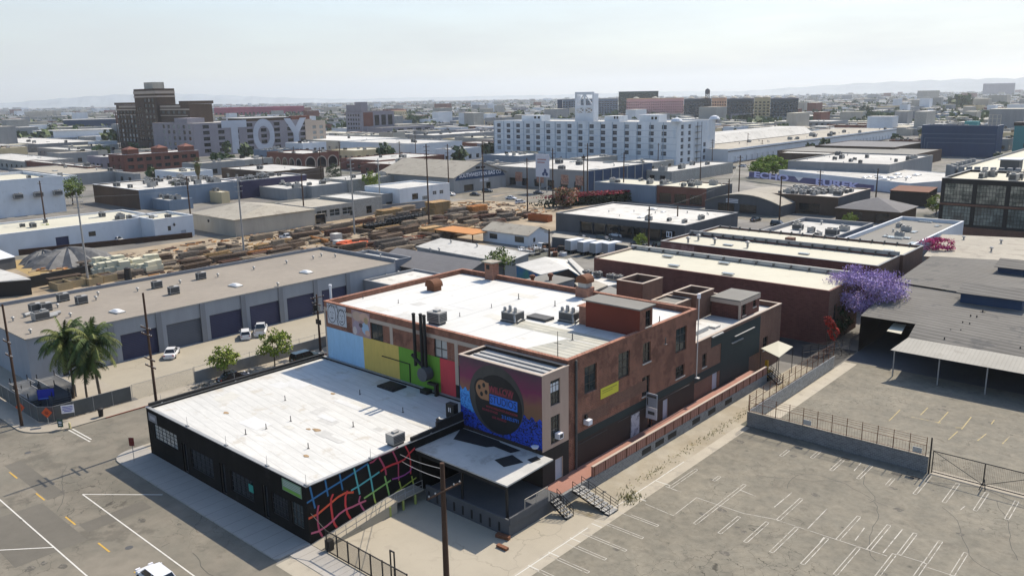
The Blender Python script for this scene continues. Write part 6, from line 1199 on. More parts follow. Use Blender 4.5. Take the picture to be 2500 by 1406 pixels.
part(MB().box(x0+.3, x1-.3, y0-.02, y0-.005, 1.7, 4.2), 'letter_ground', m_lilb, ew); letter(ew, 'ECHO', 3.6, (x0+L_*.205, y0-.06, 3.0), '-y', m_lil, .12, 1.95*L_/62, .02); letter(ew, 'EUREK', 3.6, (x0+L_*.735, y0-.06, 3.0), '-y', m_lil, .12, 1.85*L_/62, .02); part(MB().poly([(x0+L_*.41, y0-.06, 4.2), (x0+L_*.445, y0-.06, 2.4), (x0+L_*.48, y0-.06, 4.2)]), 'painted_triangle', m_wht, ew)
units('lettered', 14, 'the pale roof behind the lilac lettered wall', 'skylights behind the lettered wall', (1, 1.8), 8, ('sky', 'sky', 'vent'), (.55, 1, .1, .9))
# black glass block and neighbours
KIND['bg'] = ('window', m_iron, mat('warm_glass', (.33, .32, .25), .3, .6, .8, .3, spec=.5, rgb2=(.06, .075, .06)), 9, 5, .25, .1, None); KIND['bg2'] = ('window', m_iron, mat('cool_glass', (.15, .20, .19), .3, .5, .8, .3, spec=.5, rgb2=(.035, .055, .055)), 9, 5, .25, .1, None)
pc = Zl(1700, 140); P0 = G(*pc, 16); building('glass_office', 'black-framed office block with gridded glass walls and a busy roof', P0.x, P0.x+48, P0.y, P0.y+30, 16, m_black, m_croof, .6, .4, m_greyw, grid('-y', P0.x+.4, P0.x+48, 6, 7.0, (9.4,), 5.3, 'bg')+grid('-y', P0.x+.4, P0.x+48, 6, 7.0, (3.6,), 5.0, 'bg2')+grid('-y', P0.x+.4, P0.x+48, 6, 5.0, (.3,), 2.2, 'farb'), key='glass office'); units('glass office', 16, 'the roof of the black glass office', 'units on the glass office', (1, 1.8), 9, ('unit', 'ac'), (.1, .6, .1, .8))
go = BLD['glass office'][5]; part(MB().box(P0.x+.003, P0.x+47.9, P0.y-.3, P0.y-.01, .02, 3.0).box(P0.x, P0.x+48, P0.y-.25, P0.y-.01, 8.75, 9.3), 'spandrel', m_brickd, go)
x0, x1, y0, y1 = bx((2560, 415), 15, 2320, 2700); bc = building('buttressed_block', 'grey concrete block with rows of slanted buttress fins', x0, x1, y0, y1, 14, m_greyw, m_croof, .8, .4, None, [], key='buttressed')
b = MB()
for k in range(12): x = x0+(x1-x0)*(k+.3)/12; b.prism([(x, y0-2.2), (x+1.3, y0-2.2), (x+1.3, y0-.01), (x, y0-.01)], 0, 15.2)
part(b, 'buttress_fin', m_greyw, bc); b = MB()
for k in range(6): y = y0+3+k*6; b.box(x0-2, x0-.01, y, y+1.4, 0, 15.2)
part(b, 'side_fin', m_greyw, bc); part(MB().box(x0+(x1-x0)*.42, x0+(x1-x0)*.62, y0+14, y0+20, 13.3, 16.6), 'roof_house', m_dgrey, bc); part(MB().box(x0+(x1-x0)*.40, x0+(x1-x0)*.64, y0+13, y0+21, 16.603, 16.9), 'roof_house_cap', m_white, bc)
for k, (c, xl, xr, h, w_, nm, lab) in enumerate(((ZD(2245, 630), 2251, 2462, 18.5, m_dblue, 'dark_blue_block', 'dark navy blue windowless block with stepped white lines'), (ZD(2480, 640), 2460, 2502, 17, m_teal, 'teal_block', 'bright teal block with two dark window bands at the right edge'))):
    P0 = G(*c, h); xl_ = G(*((2254, 304) if k == 0 else (2462, 302)), h)
    if k == 0: bb_ = building(nm, lab, P0.x-41, P0.x, P0.y, P0.y+16, h, w_, m_mroof, .8, .4, m_white, [], key=nm)
    else: bb_ = building(nm, lab, P0.x-6, P0.x+60, P0.y+12, P0.y+50, h, w_, m_mroof, .8, .4, None, grid('-y', P0.x-1, P0.x+58, 9, 5, (4, 11), 2.6, 'far'), key=nm)
    if k == 0:
        b = MB()
        for j in range(3): a = P0.x-40.5+j*1.6; b.box(a, a+.25, P0.y-.05, P0.y-.01, .5, 13.5-j*2.6).box(a+.25, P0.x-.5, P0.y-.05, P0.y-.01, 13.25-j*2.6, 13.5-j*2.6)
        part(b, 'white_line', plain('line_blue', (.13, .19, .24)), bb_); part(MB().box(P0.x-20, P0.x-13, P0.y+10, P0.y+17, 17.75, 20.6), 'penthouse', m_teal, bb_); units(nm, 8, 'the white roof of the dark navy block', 'units on the navy block', (1, 1.6), 1)
        b = MB()
        for x in (P0.x-8, P0.x-6, P0.x-3.6, P0.x-1.6): b.tube((x, P0.y+14, 17.7), (x, P0.y+14, 24.5), .22, .22, 6)
        for z in (19.5, 22, 24.3): b.tube((P0.x-8, P0.y+14, z), (P0.x-1.6, P0.y+14, z), .15, .15, 5)
        part(b, 'pipe_frame', m_cream, bb_)
    else:
        part(MB().prism([(P0.x-6.5, P0.y+11.5), (P0.x+5, P0.y+11.5), (P0.x+5, P0.y+22), (P0.x-6.5, P0.y+22)], 17.1, 19.2), 'corner_roof', m_dbrown, bb_)
def bk_ops(x0, x1, y0, y1): return grid('-y', x0+2, x1-2, 3, 5, (1.5,), 2, 'far')
rb('grey_workshop', 'grey concrete workshop with many dark units on a pale roof', ZD(1190, 1010), 8, 1924, 2278, m_greyw, m_lroof, .6, m_lblock, bk_ops, key='grey workshop'); units('grey workshop', 18, 'the pale roof of the grey concrete workshop', 'units on the grey workshop', (1, 1.7), 12, ('unit', 'ac', 'vent'))
rb('dark_long_shed', 'dark brown long shed with a gravel roof before the white warehouse', (2235, 378), 6.5, 1898, 2300, m_brownf, m_groof, .3, None, None, key='dark shed'); rb('dark_long_shed', 'dark monitor-roofed shed left of the navy block', (2185, 360), 7.5, 1990, 2262, m_brownf, m_droof, .3, None, None, key='dark shed two'); rb('pale_roof_shed', 'shed with a pale green-white roof next to the bright round trees', (2030, 377), 7, 1902, 2050, m_brownf, m_lroof, .2, None, None)
# mid right: grey roofed neighbours behind the long brick buildings
x0, x1, y0, y1 = -87.5, -69.5, 186, 219; building('grey_flat_shop', 'low building with grey parapets and two large round coolers', x0, x1, y0, y1, 6.6, m_whtrim, m_lroof, .9, .4, m_greyw, [], key='cooler shop'); units('cooler shop', 9, 'the grey roof with tall parapets behind the long brick rows', 'units on the grey flat shop', (.9, 1.6), 15, ('unit', 'ac', 'vent'))
building('white_flat_shop', 'low white-walled building with long grey roof and white boxes', -66.5, -51.5, 188, 232, 7, m_white, m_groof, .8, .4, m_white, [], key='white shop'); units('white shop', 12, 'the grey roof of the low white-walled building', 'units on the white flat shop', (.8, 1.4), 17, ('unit', 'vent', 'hatch'))
roofed('beige_long_shed', 'wide pale beige roof behind the corrugated shed', [gp3((2255, 625), 6.5), gp3((2600, 660), 6.5), (-8, 222, 6.9), gp3((2300, 572), 6.9)], 0, .2, m_broof, True, m_cream)
for a, b_ in ((1910, 745), (2275, 780), (2180, 855)): put('vent', make_vent, Zl(a, b_), 6.7, 'small round vent on the wide pale beige roof', 'roof vents', scale=1.5)
tree('lm', LM, Zl(800, 640), 'green shrub growing on the parapet line of the grey flat shop', .9); tree('lm', LM, Zl(1640, 500), 'bright yellow-green tree beside the black glass office', 1.2, 1.1); tree('dk', DK, Zl(2400, 700), 'dark tree at the foot of the black glass office', 1.1, 2)
# ------------------------------------------------------------------ storage yard in the centre: white house, trucks, carports, sheds
def gable(name, label, x0, x1, y0, y1, hw, rise, wall, roof, axis='x', ops=(), ov=.4, gable_m=None):
    """ridge along axis"""
    r = thing(name, label, 'building', ((x0+x1)/2, y0, 0)); w = MB()
    for face, p, a0, a1 in (('-y', y0, x0, x1), ('+x', x1, y0, y1), ('+y', y1, x0, x1), ('-x', x0, y0, y1)): wallface(w, face, p, a0, a1, 0, hw, [(o[1], o[2], o[3], o[4], KIND[o[5]][5]) for o in ops if o[0] == face])
    xc, yc = (x0+x1)/2, (y0+y1)/2
    if axis == 'x':
        w.poly([(x1, y0, hw), (x1, y1, hw), (x1, yc, hw+rise)]); w.poly([(x0, y1, hw), (x0, y0, hw), (x0, yc, hw+rise)]); R4 = [[(x0-ov, y0-ov, hw-.08), (x1+ov, y0-ov, hw-.08), (x1+ov, yc, hw+rise+.1), (x0-ov, yc, hw+rise+.1)], [(x1+ov, y1+ov, hw-.08), (x0-ov, y1+ov, hw-.08), (x0-ov, yc, hw+rise+.1), (x1+ov, yc, hw+rise+.1)]]
    else:
        w.poly([(x0, y0, hw), (x1, y0, hw), (xc, y0, hw+rise)]); w.poly([(x1, y1, hw), (x0, y1, hw), (xc, y1, hw+rise)]); R4 = [[(x1+ov, y0-ov, hw-.08), (x1+ov, y1+ov, hw-.08), (xc, y1+ov, hw+rise+.1), (xc, y0-ov, hw+rise+.1)], [(x0-ov, y1+ov, hw-.08), (x0-ov, y0-ov, hw-.08), (xc, y0-ov, hw+rise+.1), (xc, y1+ov, hw+rise+.1)]]
    part(w, 'wall', wall, r); b = MB()
    for q in R4: b.poly(q); b.poly([(p[0], p[1], p[2]-.09) for p in reversed(q)])
    part(b, 'roof', roof, r)
    for o in ops: opening(r, o[0], y0 if o[0] == '-y' else x1, *o[1:])
    return r
gable('white_yard_house', 'small white house with a pale gable roof in the storage yard', -160, -143, 168, 177, 3.2, 1.7, m_white, m_broof, 'x', [('-y', -157.5, -154.5, 1, 2.5, 'win'), ('-y', -148, -144.6, .9, 2.6, 'win'), ('+x', 170, 171, 1, 2.2, 'win')])
gable('dark_roof_house', 'grey shed under a broad dark shingle gable roof behind the warehouse annex', -144.5, -117.5, 116.5, 129.5, 4.2, 2.0, m_dgrey, m_droof, 'x', [])
roofed('pale_shed', 'long pale grey shed roof behind the dark shingle roof', [(-148, 131.5, 5.0), (-117, 129.8, 5.0), (-117, 138, 5.9), (-148, 140, 5.9)], 0, .2, m_lroof, True, m_greyw)
for a, b in ((1705, 855), (1905, 775), (2160, 815), (1790, 855)): put('vent', make_vent, Zj(a, b), 5.6, 'metal vent on the dark shingle gable roof', 'roof vents', scale=1.3)
roofed('yard_carport', 'long pale carport roof in front of the dark garage row', [gp3(Zq(1030, 90), 3.2), gp3(Zq(1620, 150), 3.2), gp3(Zq(1665, 130), 3.4), gp3(Zq(1065, 45), 3.4)], 0, .12, m_broof, True, m_dgrey)
roofed('yard_carport', 'short tan carport roof right of the long one', [gp3(Zq(1720, 165), 3.2), gp3(Zq(1970, 200), 3.2), gp3(Zq(1975, 178), 3.4), gp3(Zq(1745, 145), 3.4)], 0, .12, m_broof, True, m_dgrey)
for k, (a, b, rz) in enumerate(((1290, 290, 80), (1440, 310, 80), (1590, 325, 80), (1745, 330, 80))):
    p = G(*Zq(a, b), 0); place('truck', make_truck, (p.x, p.y+2, .006), R(rz+random.uniform(-3, 3)), ('white box truck, leftmost of the row in the storage yard', 'white box truck second from the left in the storage yard row', 'white box truck third from the left in the storage yard row', 'white box truck at the right end of the storage yard row')[k], 'white box trucks in the yard')
# frames and junk in the storage yard
rd = random.Random(21); m_junk = [m_iron, m_white, m_metal, m_rust, m_greyw]
for k in range(34):
    a, b = rd.uniform(650, 1180), rd.uniform(200, 330); p = G(*Zq(a, b), 0)
    if k % 3 == 0:
        mb = MB().box(-1.2, 1.2, -.6, .6, .6, .7)
        for sx in (-1.1, 1.1):
            for sy in (-.5, .5): mb.box(sx-.05, sx+.05, sy-.05, sy+.05, 0, 1.4)
    else: mb = MB().cbox((0, 0, 0), (rd.uniform(.8, 2.2), rd.uniform(.6, 1.2), rd.uniform(.4, 1.5)), 0, rd.random())
    o = link('metal_table' if k % 3 == 0 else 'storage_crate', mb.mesh('yard_item', rd.choice(m_junk)), None, (p.x, p.y, .006), rd.uniform(0, 3), category='storage', group='items in the storage yard'); auto(o, 'metal frame in the open storage yard' if k % 3 == 0 else 'crate in the open storage yard')
tree('gt', GT, (1216, 690), 'grey-green tree beside the dark shingle roof', 1.15, 1); tree('lm', LM, Zq(190, 540), 'bright shrub behind the brick chimney', .7, 2); tree('lm', LM, Zq(2120, 235), 'yellow-green bush behind the cream roof building corner', .75, 3)
# ------------------------------------------------------------------ lumber yard
m_lum = [mat('weathered_lumber', (.15, .105, .072), .95, .2, 2, .15), mat('grey_lumber', (.20, .165, .13), .95, .2, 2, .15), mat('fresh_lumber', (.46, .30, .14), .9, .12, 2, .1), mat('red_lumber', (.15, .08, .055), .95, .2, 2, .15), mat('pale_lumber', (.36, .285, .20), .92, .15, 2, .1), mat('orange_lumber', (.50, .22, .07), .9, .12, 2, .1)]
def stack_mesh(seed, L, w, h, mi):
    rd = random.Random(seed); b = MB(); z = 0
    while z < h:
        t = rd.uniform(.16, .3); dx, dl = rd.uniform(-.12, .12), rd.uniform(-.5, .5)
        b.box(-w/2+dx, w/2+dx, -L/2+dl, L/2+dl, z+.1, z+.1+t)
        for y in (-L*.35, 0, L*.35): b.box(-w/2, w/2, y-.06, y+.06, z, z+.097)
        z += t+.1
    for k in range(rd.randrange(3, 7)): x = rd.uniform(-w/2, w/2-.2); b.box(x, x+.14, -L/2+rd.uniform(-.6, 0), L/2+rd.uniform(-1.5, .5), z+.1, z+.16+.05*rd.random())
    return b.mesh('lumber_stack', m_lum[mi])
SM = {}; LUM = ('weathered brown', 'grey', 'fresh yellow', 'reddish', 'pale', 'orange'); rd = random.Random(31); nst = 0
for row in range(11):
    x = -159.5-row*5.6-rd.uniform(-.4, .4); y = 68+rd.uniform(0, 6) if row < 2 else 66+rd.uniform(0, 14)
    y = max(y, 84) if row < 2 else y; end = (128, 152, 180, 200, 215, 212, 210, 208, 206, 205, 204)[row]
    while y < end:
        L = rd.choice((4.2, 5.5, 7, 9)); w = rd.choice((1.0, 1.4, 2.0)); h = rd.choice((.5, .8, 1.1, 1.4, 1.9)) * (1 if row > 0 else .8); mi = rd.choices(range(6), (36, 30, 5, 8, 18, 3))[0]; key = (L, w, h, mi)
        if rd.random() < .10 or (row in (4, 5) and y < 105) or (row in (6, 9) and rd.random() < .3): y += L+1.5; continue
        if key not in SM: SM[key] = stack_mesh(len(SM), L, w, h, mi)
        o = link('lumber_stack', SM[key], None, (x+rd.uniform(-1, 1), y+L/2, .006), rd.uniform(-.12, .12)+(1.57 if rd.random() < .12 else 0), category='lumber', group='lumber stacks in the yard'); auto(o, f'{"tall" if h > 1.4 else "low"} {"long" if L > 5 else "short"} stack of {LUM[mi]} boards in the lumber yard'); nst += 1
        if rd.random() < .7:
            L2 = L*.9; mi2 = rd.choice((0, 1, 3, 4)); h2 = rd.choice((.5, .8, 1.2)); key = (L2, 1.3, h2, mi2)
            if key not in SM: SM[key] = stack_mesh(len(SM), L2, 1.3, h2, mi2)
            o = link('lumber_stack', SM[key], None, (x+2.6+rd.uniform(-.4, .4), y+L/2, .006), rd.uniform(-.2, .2), category='lumber', group='lumber stacks in the yard'); auto(o, f'{"tall" if h2 > 1.4 else "low"} {"long" if L > 5 else "short"} stack of {LUM[mi2]} boards in the lumber yard')
        y += L+rd.uniform(.5, 2.4)
sc = MB(); rd = random.Random(41)
for k in range(1700):
    x, y = rd.uniform(-226, -157), rd.uniform(70, 235)
    if (x > -180 and y > 150) : continue
    sc.cbox((x, y, .01+.002*(k % 9)), (rd.uniform(.15, .5), rd.uniform(.8, 3.2), rd.uniform(.08, .4)), rd.randrange(6), rd.gauss(0, .5) if k % 3 else rd.uniform(0, 3))
gs = structure(sc, 'scattered_boards', m_lum); gs['kind'] = 'stuff'
def stackat(px, L, w, h, mi, label, rz=0, key=None, name='lumber_stack'):
    p = G(px[0], px[1], 0); b = stack_mesh(hash((L, w)) % 99, L, w, h, mi); return link(name, b, None, (p.x, p.y, .006), R(rz), label=label, category='lumber', group='lumber stacks in the yard')
stackat(Zj(1780, 490), 8, 5, 4.2, 2, 'tallest bright yellow lumber stack, near the avenue corner'); stackat(Zj(2150, 470), 8, 4, 2.0, 5, 'orange-brown lumber stack right of the tallest yellow one'); stackat(Zj(1300, 520), 9, 4, 2.4, 2, 'long yellow lumber stack behind the black steel racks'); stackat(Zj(1440, 480), 9, 3.4, 2.4, 4, 'pale lumber stack behind the long yellow one'); stackat(Zj(1720, 690), 7, 3.4, 2.2, 2, 'bright yellow lumber stack on legs in the middle of the yard')
sh = thing('timber_shed', 'low open shed with a flat orange-brown roof beside the white yard house', 'shed', tuple(G(*Zj(2020, 740), 0))); lpart(MB().box(-8, 8, -4, 4, 2.6, 2.8), 'roof', m_lum[5], sh); bb = MB()
for sx in (-7.5, 7.5):
    for sy in (-3.6, 3.6): bb.box(sx-.12, sx+.12, sy-.12, sy+.12, 0, 2.6)
lpart(bb, 'post', m_wood, sh)
def racks(px, n, L, h, label):
    p = G(px[0], px[1], 0); r = thing('steel_rack', label, 'rack', (p.x, p.y, .006), 0, 'black racks in the yard'); b, f = MB(), MB()
    for k in range(n): y = k*1.7; f.box(-1.6, -1.45, y, y+.2, 0, h).box(1.45, 1.6, y, y+.2, 0, h).box(-1.45, 1.45, y, y+.2, h-.25, h)
    for z in (.5, 1.3, 2.1):
        if z < h-.3: b.box(-1.4, 1.4, -.3, n*1.7-1, z, z+.3)
    lpart(f, 'frame', m_iron, r); lpart(b, 'stored_beam', m_black, r); return r
racks(Zj(1290, 610), 9, 3, 3.0, 'taller row of black steel racks in the lumber yard'); racks(Zj(1080, 650), 8, 3, 2.2, 'lower row of black steel racks in the lumber yard')
# tarp mound, foam blocks, bins
tm = MB(); n = 26; rd = random.Random(2); c = G(*Zi(680, 960), 0); rings = [(8.5, 0), (6.8, 1.1), (4.6, 2.5), (2.2, 3.5), (.3, 3.9)]
for r_, z in rings:
    for k in range(n): a = 6.283*k/n; f = 1+.09*((k % 2)*2-1)+rd.uniform(-.05, .05); tm.v.append((r_*f*1.0*math.cos(a), r_*f*1.25*math.sin(a), z+(.18*((k % 2)*2-1) if z > .5 else 0)))
for j in range(4):
    for k in range(n): tm.f.append((j*n+k, j*n+(k+1) % n, (j+1)*n+(k+1) % n, (j+1)*n+k)); tm.m.append(0)
m_tarp = mat('grey_tarp', (.125, .125, .125), .7, .2, .8, .15, blot=((.24, .24, .24), .8, .57, .5)); link('tarp_mound', tm.mesh('tarp_mound', m_tarp), None, (c.x, c.y, .01), 0, label='large mound covered in wrinkled dark grey tarpaulin, left of the lumber yard', category='mound'); c2 = G(*Zi(430, 950), 0); link('tarp_mound', bpy.data.meshes['tarp_mound'], None, (c2.x, c2.y, .01), 1, label='smaller grey tarp-covered mound beside the large one', category='mound').scale = (.62, .62, .75)
sheet('straw_ground', [tuple(G(*p, 0).xy) for p in (Zi(0, 950), Zi(300, 930), Zi(700, 1030), Zi(300, 1100))], .009, mat('straw_ground', (.36, .255, .11), .95, .15, .6, .15))
m_foam = mat('cream_foam', (.62, .585, .43), .85, .05, 1, .06); rd = random.Random(6); k = 0
for a in range(960, 1580, 62):
    for b in (1090, 1040):
        p = G(*Zi(a+rd.uniform(-15, 15), b-(a-960)*.06+rd.uniform(-8, 8)), 0); s = rd.uniform(.9, 1.4); m_ = MB().cbox((0, 0, 0), (2.2*s, 2.6*s, 1.6*s)).cbox((rd.uniform(-.4, .4), .2, 1.6*s+.01), (1.5*s, 1.8*s, .9*s))
        o = link('foam_block', m_.mesh('foam_block', m_foam), None, (p.x, p.y, .012), rd.uniform(-.2, .2), category='block', group='cream foam blocks'); auto(o, 'stacked cream foam blocks behind the long warehouse')
m_bin = mat('tan_crate', (.42, .32, .18), .9, .12, 1.5, .1)
for a, b in ((600, 1220), (730, 1190), (900, 1170), (1040, 1140)):
    p = G(*Zi(a, b), 0); m_ = MB().box(-2.2, 2.2, -1.6, -1.5, 0, 1.6).box(-2.2, 2.2, 1.5, 1.6, 0, 1.6).box(-2.2, -2.1, -1.5, 1.5, 0, 1.6).box(2.1, 2.2, -1.5, 1.5, 0, 1.6).box(-2.1, 2.1, -1.5, 1.5, 0, .9)
    o = link('wooden_bin', m_.mesh('wooden_bin', m_bin), None, (p.x, p.y, .012), .05, category='bin', group='tan wooden bins'); auto(o, 'large tan wooden bin behind the long warehouse')
bk_ = thing('black_drum', 'black lidded drum in front of the cream foam blocks', 'drum', tuple(G(*Zi(1255, 1130), 0))); lpart(MB().lathe((0, 0, 0), [(.8, 0), (.9, .3), (.7, 2.4), (.75, 2.7)], 12), 'body', m_iron, bk_); lpart(MB().lathe((0, 0, 2.71), [(.8, 0), (.3, .2)], 12), 'lid', m_iron, bk_)
dp = thing('orange_container', 'rust-orange open skip container by the dark garage row', 'container', tuple(G(*Zk(275, 560), 0)), R(4)); lpart(MB().box(-4, 4, -1.3, -1.2, .1, 2.2).box(-4, 4, 1.2, 1.3, .1, 2.2).box(-4, -3.9, -1.2, 1.2, .1, 2.2).box(3.9, 4, -1.2, 1.2, .1, 2.2).box(-3.9, 3.9, -1.2, 1.2, .1, .3), 'shell', mat('skip_orange', (.36, .105, .03), .8, .12, 1, .1), dp); lpart(MB().cbox((0, 0, .31), (6, 2, 1.4)), 'load', m_lum[3], dp)
of_ = thing('orange_tarp', 'crumpled bright orange-red tarp over stored goods behind the warehouse', 'tarp', tuple(G(*Zj(960, 830), 0))); b = MB(); rd = random.Random(3)
for k in range(7): b.cbox((rd.uniform(-2.5, 2.5), rd.uniform(-3.5, 3.5), 0), (2.4, 2.8, rd.uniform(1, 2.4)), 0, rd.random())
lpart(b, 'cover', mat('orange_red_tarp', (.60, .11, .035), .8, .12, 1.2, .1), of_)
for a, b_, l in ((785, 760, 'grey-white wrapped pallet left of the orange tarp, far one'), (815, 830, 'grey-white wrapped pallet left of the orange tarp, near one')):
    p = G(*Zj(a, b_), 0); w_ = thing('wrapped_pallet', l, 'pallet', (p.x, p.y, .008)); lpart(MB().box(-1.3, 1.3, -1.2, 1.2, .15, 1.2).box(-1.3, 1.3, -1.2, 1.2, 1.25, 2.4), 'wrapped_load', m_lroof, w_); lpart(MB().box(-1.3, 1.3, -1.2, 1.2, 0, .12), 'base', m_wood, w_)
bm = thing('orange_boom', 'orange lattice boom lying on the ground behind the grey shed roof', 'boom', tuple(G(*Zj(1540, 740), 0)), R(60)); b = MB()
for sy in (-.4, .4):
    for sz in (.2, 1.0): b.tube((-6, sy, sz), (6, sy, sz), .1, .1, 5)
for k in range(12): b.tube((-6+k, -.4, .2), (-5+k, .4, 1.0), .06, .06, 4)
lpart(b, 'lattice', plain('boom_orange', (.52, .14, .05)), bm)
# fences along the yard
for nm, lab, a, b, h, m in (('yard_screen', 'black screen fence left of the lumber yard', Zi(130, 1250), Zi(900, 1090), 2.6, m_black), ('yard_screen', 'dark plank fence in front of the white buildings', Zi(130, 900), Zi(1880, 720), 1.6, m_wood), ('yard_wall', 'long blue-grey wall with pale coping behind the lumber yard', Zj(630, 545), Zj(1680, 430), 2.6, mat('blue_grey_wall', (.22, .24, .265), .9, .08, .4, .1))):
    p, q = G(*a, 0), G(*b, 0); d = (q-p).normalized(); n = Vector((-d.y, d.x, 0))*.12; r = thing(nm, lab, 'wall' if 'wall' in nm else 'fence', (p.x, p.y, 0)); part(MB().prism([(p-n).xy, (q-n).xy, (q+n).xy, (p+n).xy], .01, h), 'panel', m, r)
    if 'wall' in nm: n *= 1.6; part(MB().prism([(p-n).xy, (q-n).xy, (q+n).xy, (p+n).xy], h+.002, h+.2), 'coping', m_cream, r)
# ------------------------------------------------------------------ white and grey buildings behind the lumber yard (walls along x = -230)
def wall_at(name, label, X, pts, h, depth, wall, roof, par=.4, cap=None, ops=None, key=None):
    y0, y1 = PX(*pts[0], X).y, PX(*pts[1], X).y; o = ops(y0, y1) if ops else ()
    return building(name, label, X-depth, X, y0, y1, h, wall, roof, par, .35, cap, o, key=key)
cx_, cy_ = G(375, 537, 6.4).xy
lw2 = building('white_store', 'bright white block with lantern lamps, right of the white row', cx_-16, cx_+.0, cy_, 122.5, 6.4, m_white, m_croof, .5, .4, m_white, [('+x', cy_+4, cy_+5, 2.6, 4, 'win'), ('+x', cy_+8, cy_+9.6, .1, 2.2, 'wdoor')], key='white store')
building('white_row', 'long low white building with a cream roof and one dark door at the left edge', cx_-34, cx_-9, 52, 116, 6.2, m_white, m_croof, .4, .4, m_white, [('+x', 86, 89.5, .1, 3.6, 'navy'), ('+x', 95, 97, 2.6, 4, 'win')], key='white row')
units('white store', 3, 'the cream roof of the white block', 'units on the white store', (.8, 1.2), 3, ('ac', 'hatch')); units('white row', 9, 'the cream roof of the long low white building', 'units on the white row', (.8, 1.4), 4, ('hatch', 'unit', 'ac'), (.1, 1, .3, 1))
for y, z in ((cy_+6, 3.8), (cy_+17, 3.6)): auto(single(MB().lathe((cx_+.25, y, z), [(.1, 0), (.3, .25), (.3, .7), (.05, 1.0)], 8).box(cx_+.003, cx_+.2, y-.06, y+.06, z+.5, z+.6), 'wall_lantern', m_iron, '', 'lamp', (cx_+.25, y, z), 'wall lanterns'), 'dark wall lantern on the white block')
p = G(151, 430, 13.5); building('tall_white_block', 'tall blank white building with a parapet at the left edge', p.x-40, p.x, p.y-62, p.y, 13.5, m_white, m_croof, 1.0, .6, m_white, [], key='tall white'); units('tall white', 4, 'the roof of the tall blank white building', 'units on the tall white building', (1, 1.4), 2, ('unit', 'ac'), (.4, 1, .4, 1))
for a in (180, 380, 570):
    q = PX(*Zi(a, 410), p.x); auto(place('unit', make_unit, (p.x+1.2, q.y, 6.6), R(90), None, 'units at the foot of the tall white wall', 1.5), 'grey louvred unit at the foot of the tall white wall')
roofed('white_canopy', 'white flat canopy roof at the left edge before the white row', [gp3((-60, 615), 4), gp3((0, 592), 4), gp3(Zi(390, 690), 4), gp3(Zi(240, 655), 4), gp3((-60, 570), 4)], 0, .2, m_white, True, m_dgrey)
roofed('white_canopy', 'white tent corner at the far left edge below the canopy', [gp3((-40, 640), 3), gp3(Zi(150, 905), 3), gp3(Zi(0, 840), 3.6), gp3((-40, 605), 3.6)], 0, .15, m_white, True, m_dgrey)
roofed('pale_lean_to', 'pale lean-to roof and dark tank stand at the left edge', [gp3((-40, 690), 3.5), gp3(Zi(300, 1125), 3.5), gp3(Zi(180, 1080), 3.5), gp3((-40, 645), 3.5)], 0, .2, m_lroof, True, m_iron)
tree('lm', LM, Zi(480, 790), 'yellow-green tree beside the pole in front of the white row', 1.1); tree('lm', LM, Zi(590, 810), 'yellow shrub right of the tree before the white row', .8, 2); tree('gt', GT, (178, 500), 'green tree between the tall white wall and the dark red shed', 1.7, 1)
for k, (a, b, pc, lab) in enumerate(((930, 705, 'bsed', 'black car in the shade of the white recess'), (1020, 745, 'sedan', 'white car parked outside the white recess, left one'), (1150, 760, 'hatch', 'white car parked outside the white recess, right one'), (640, 790, 'sedan', 'white car at the yellow shrub in front of the white row'), (2040, 630, 'gsuv', 'dark car parked by the beige stucco house'), (2150, 640, 'bsed', 'black car parked right of the dark one by the beige house'))):
    p = G(*Zi(a, b), 0); dup(_FIRST[pc], (p.x, p.y, .01), R(20 if k < 4 else 60), lab)
X = -229.
x0, x1, y0, y1 = bx((625+340/4, 400+400/4), 6.0, 471, 780)
hip('beige_stucco_house', 'weathered beige stucco house with a low hip roof behind the lumber yard', -252, -226, G(*Zi(1895, 640), 0).y, G(*Zj(610, 560), 0).y-6, 5.2, 2.6, m_cream, m_broof, .5, 14, [('+x', 158, 162, .1, 3.4, 'bay'), ('+x', 172, 173.6, 1.5, 3, 'win')])
wall_at('pale_grey_row', 'pale grey workshop row with broad windows and a tan roof', X, (Zj(545, 430), Zj(960, 340)), 5.4, 22, m_lblock, m_broof, .3, None, lambda a, b: [('+x', a+(b-a)*f, a+(b-a)*f+4.2, 1.6, 4.0, 'farw') for f in (.1, .4, .7)], key='pale grey row')
wall_at('pale_grey_row', 'plain pale wall with one barred window, middle of the row', X, (Zj(960, 340), Zj(1225, 270)), 6.2, 20, m_lblock, m_lroof, .3, None, lambda a, b: [('+x', a+5, a+7.4, .8, 3.4, 'far')], key='pale plain')
wall_at('white_gallery', 'two-storey white building with a small porthole and square windows by the avenue', X, (Zj(1400, 240), Zj(1890, 195)), 7.9, 20, m_white2, m_lroof, .5, m_white, lambda a, b: [('+x', a+6, a+9, 3.4, 5.6, 'far'), ('+x', b-9, b-7, 4.2, 5.6, 'farw'), ('+x', b-5.4, b-3.4, 4.2, 5.6, 'farw'), ('+x', a+11, a+13.5, 2.8, 4.2, 'farb')], key='gallery')
wall_at('recessed_dock', 'dark recessed dock with a pale awning between the pale rows', X-4, (Zj(1225, 280), Zj(1395, 245)), 6.3, 16, m_greyw, m_lroof, .3, None, lambda a, b: [('+x', a+2, b-1, .1, 3.2, 'bay')], key='recess')
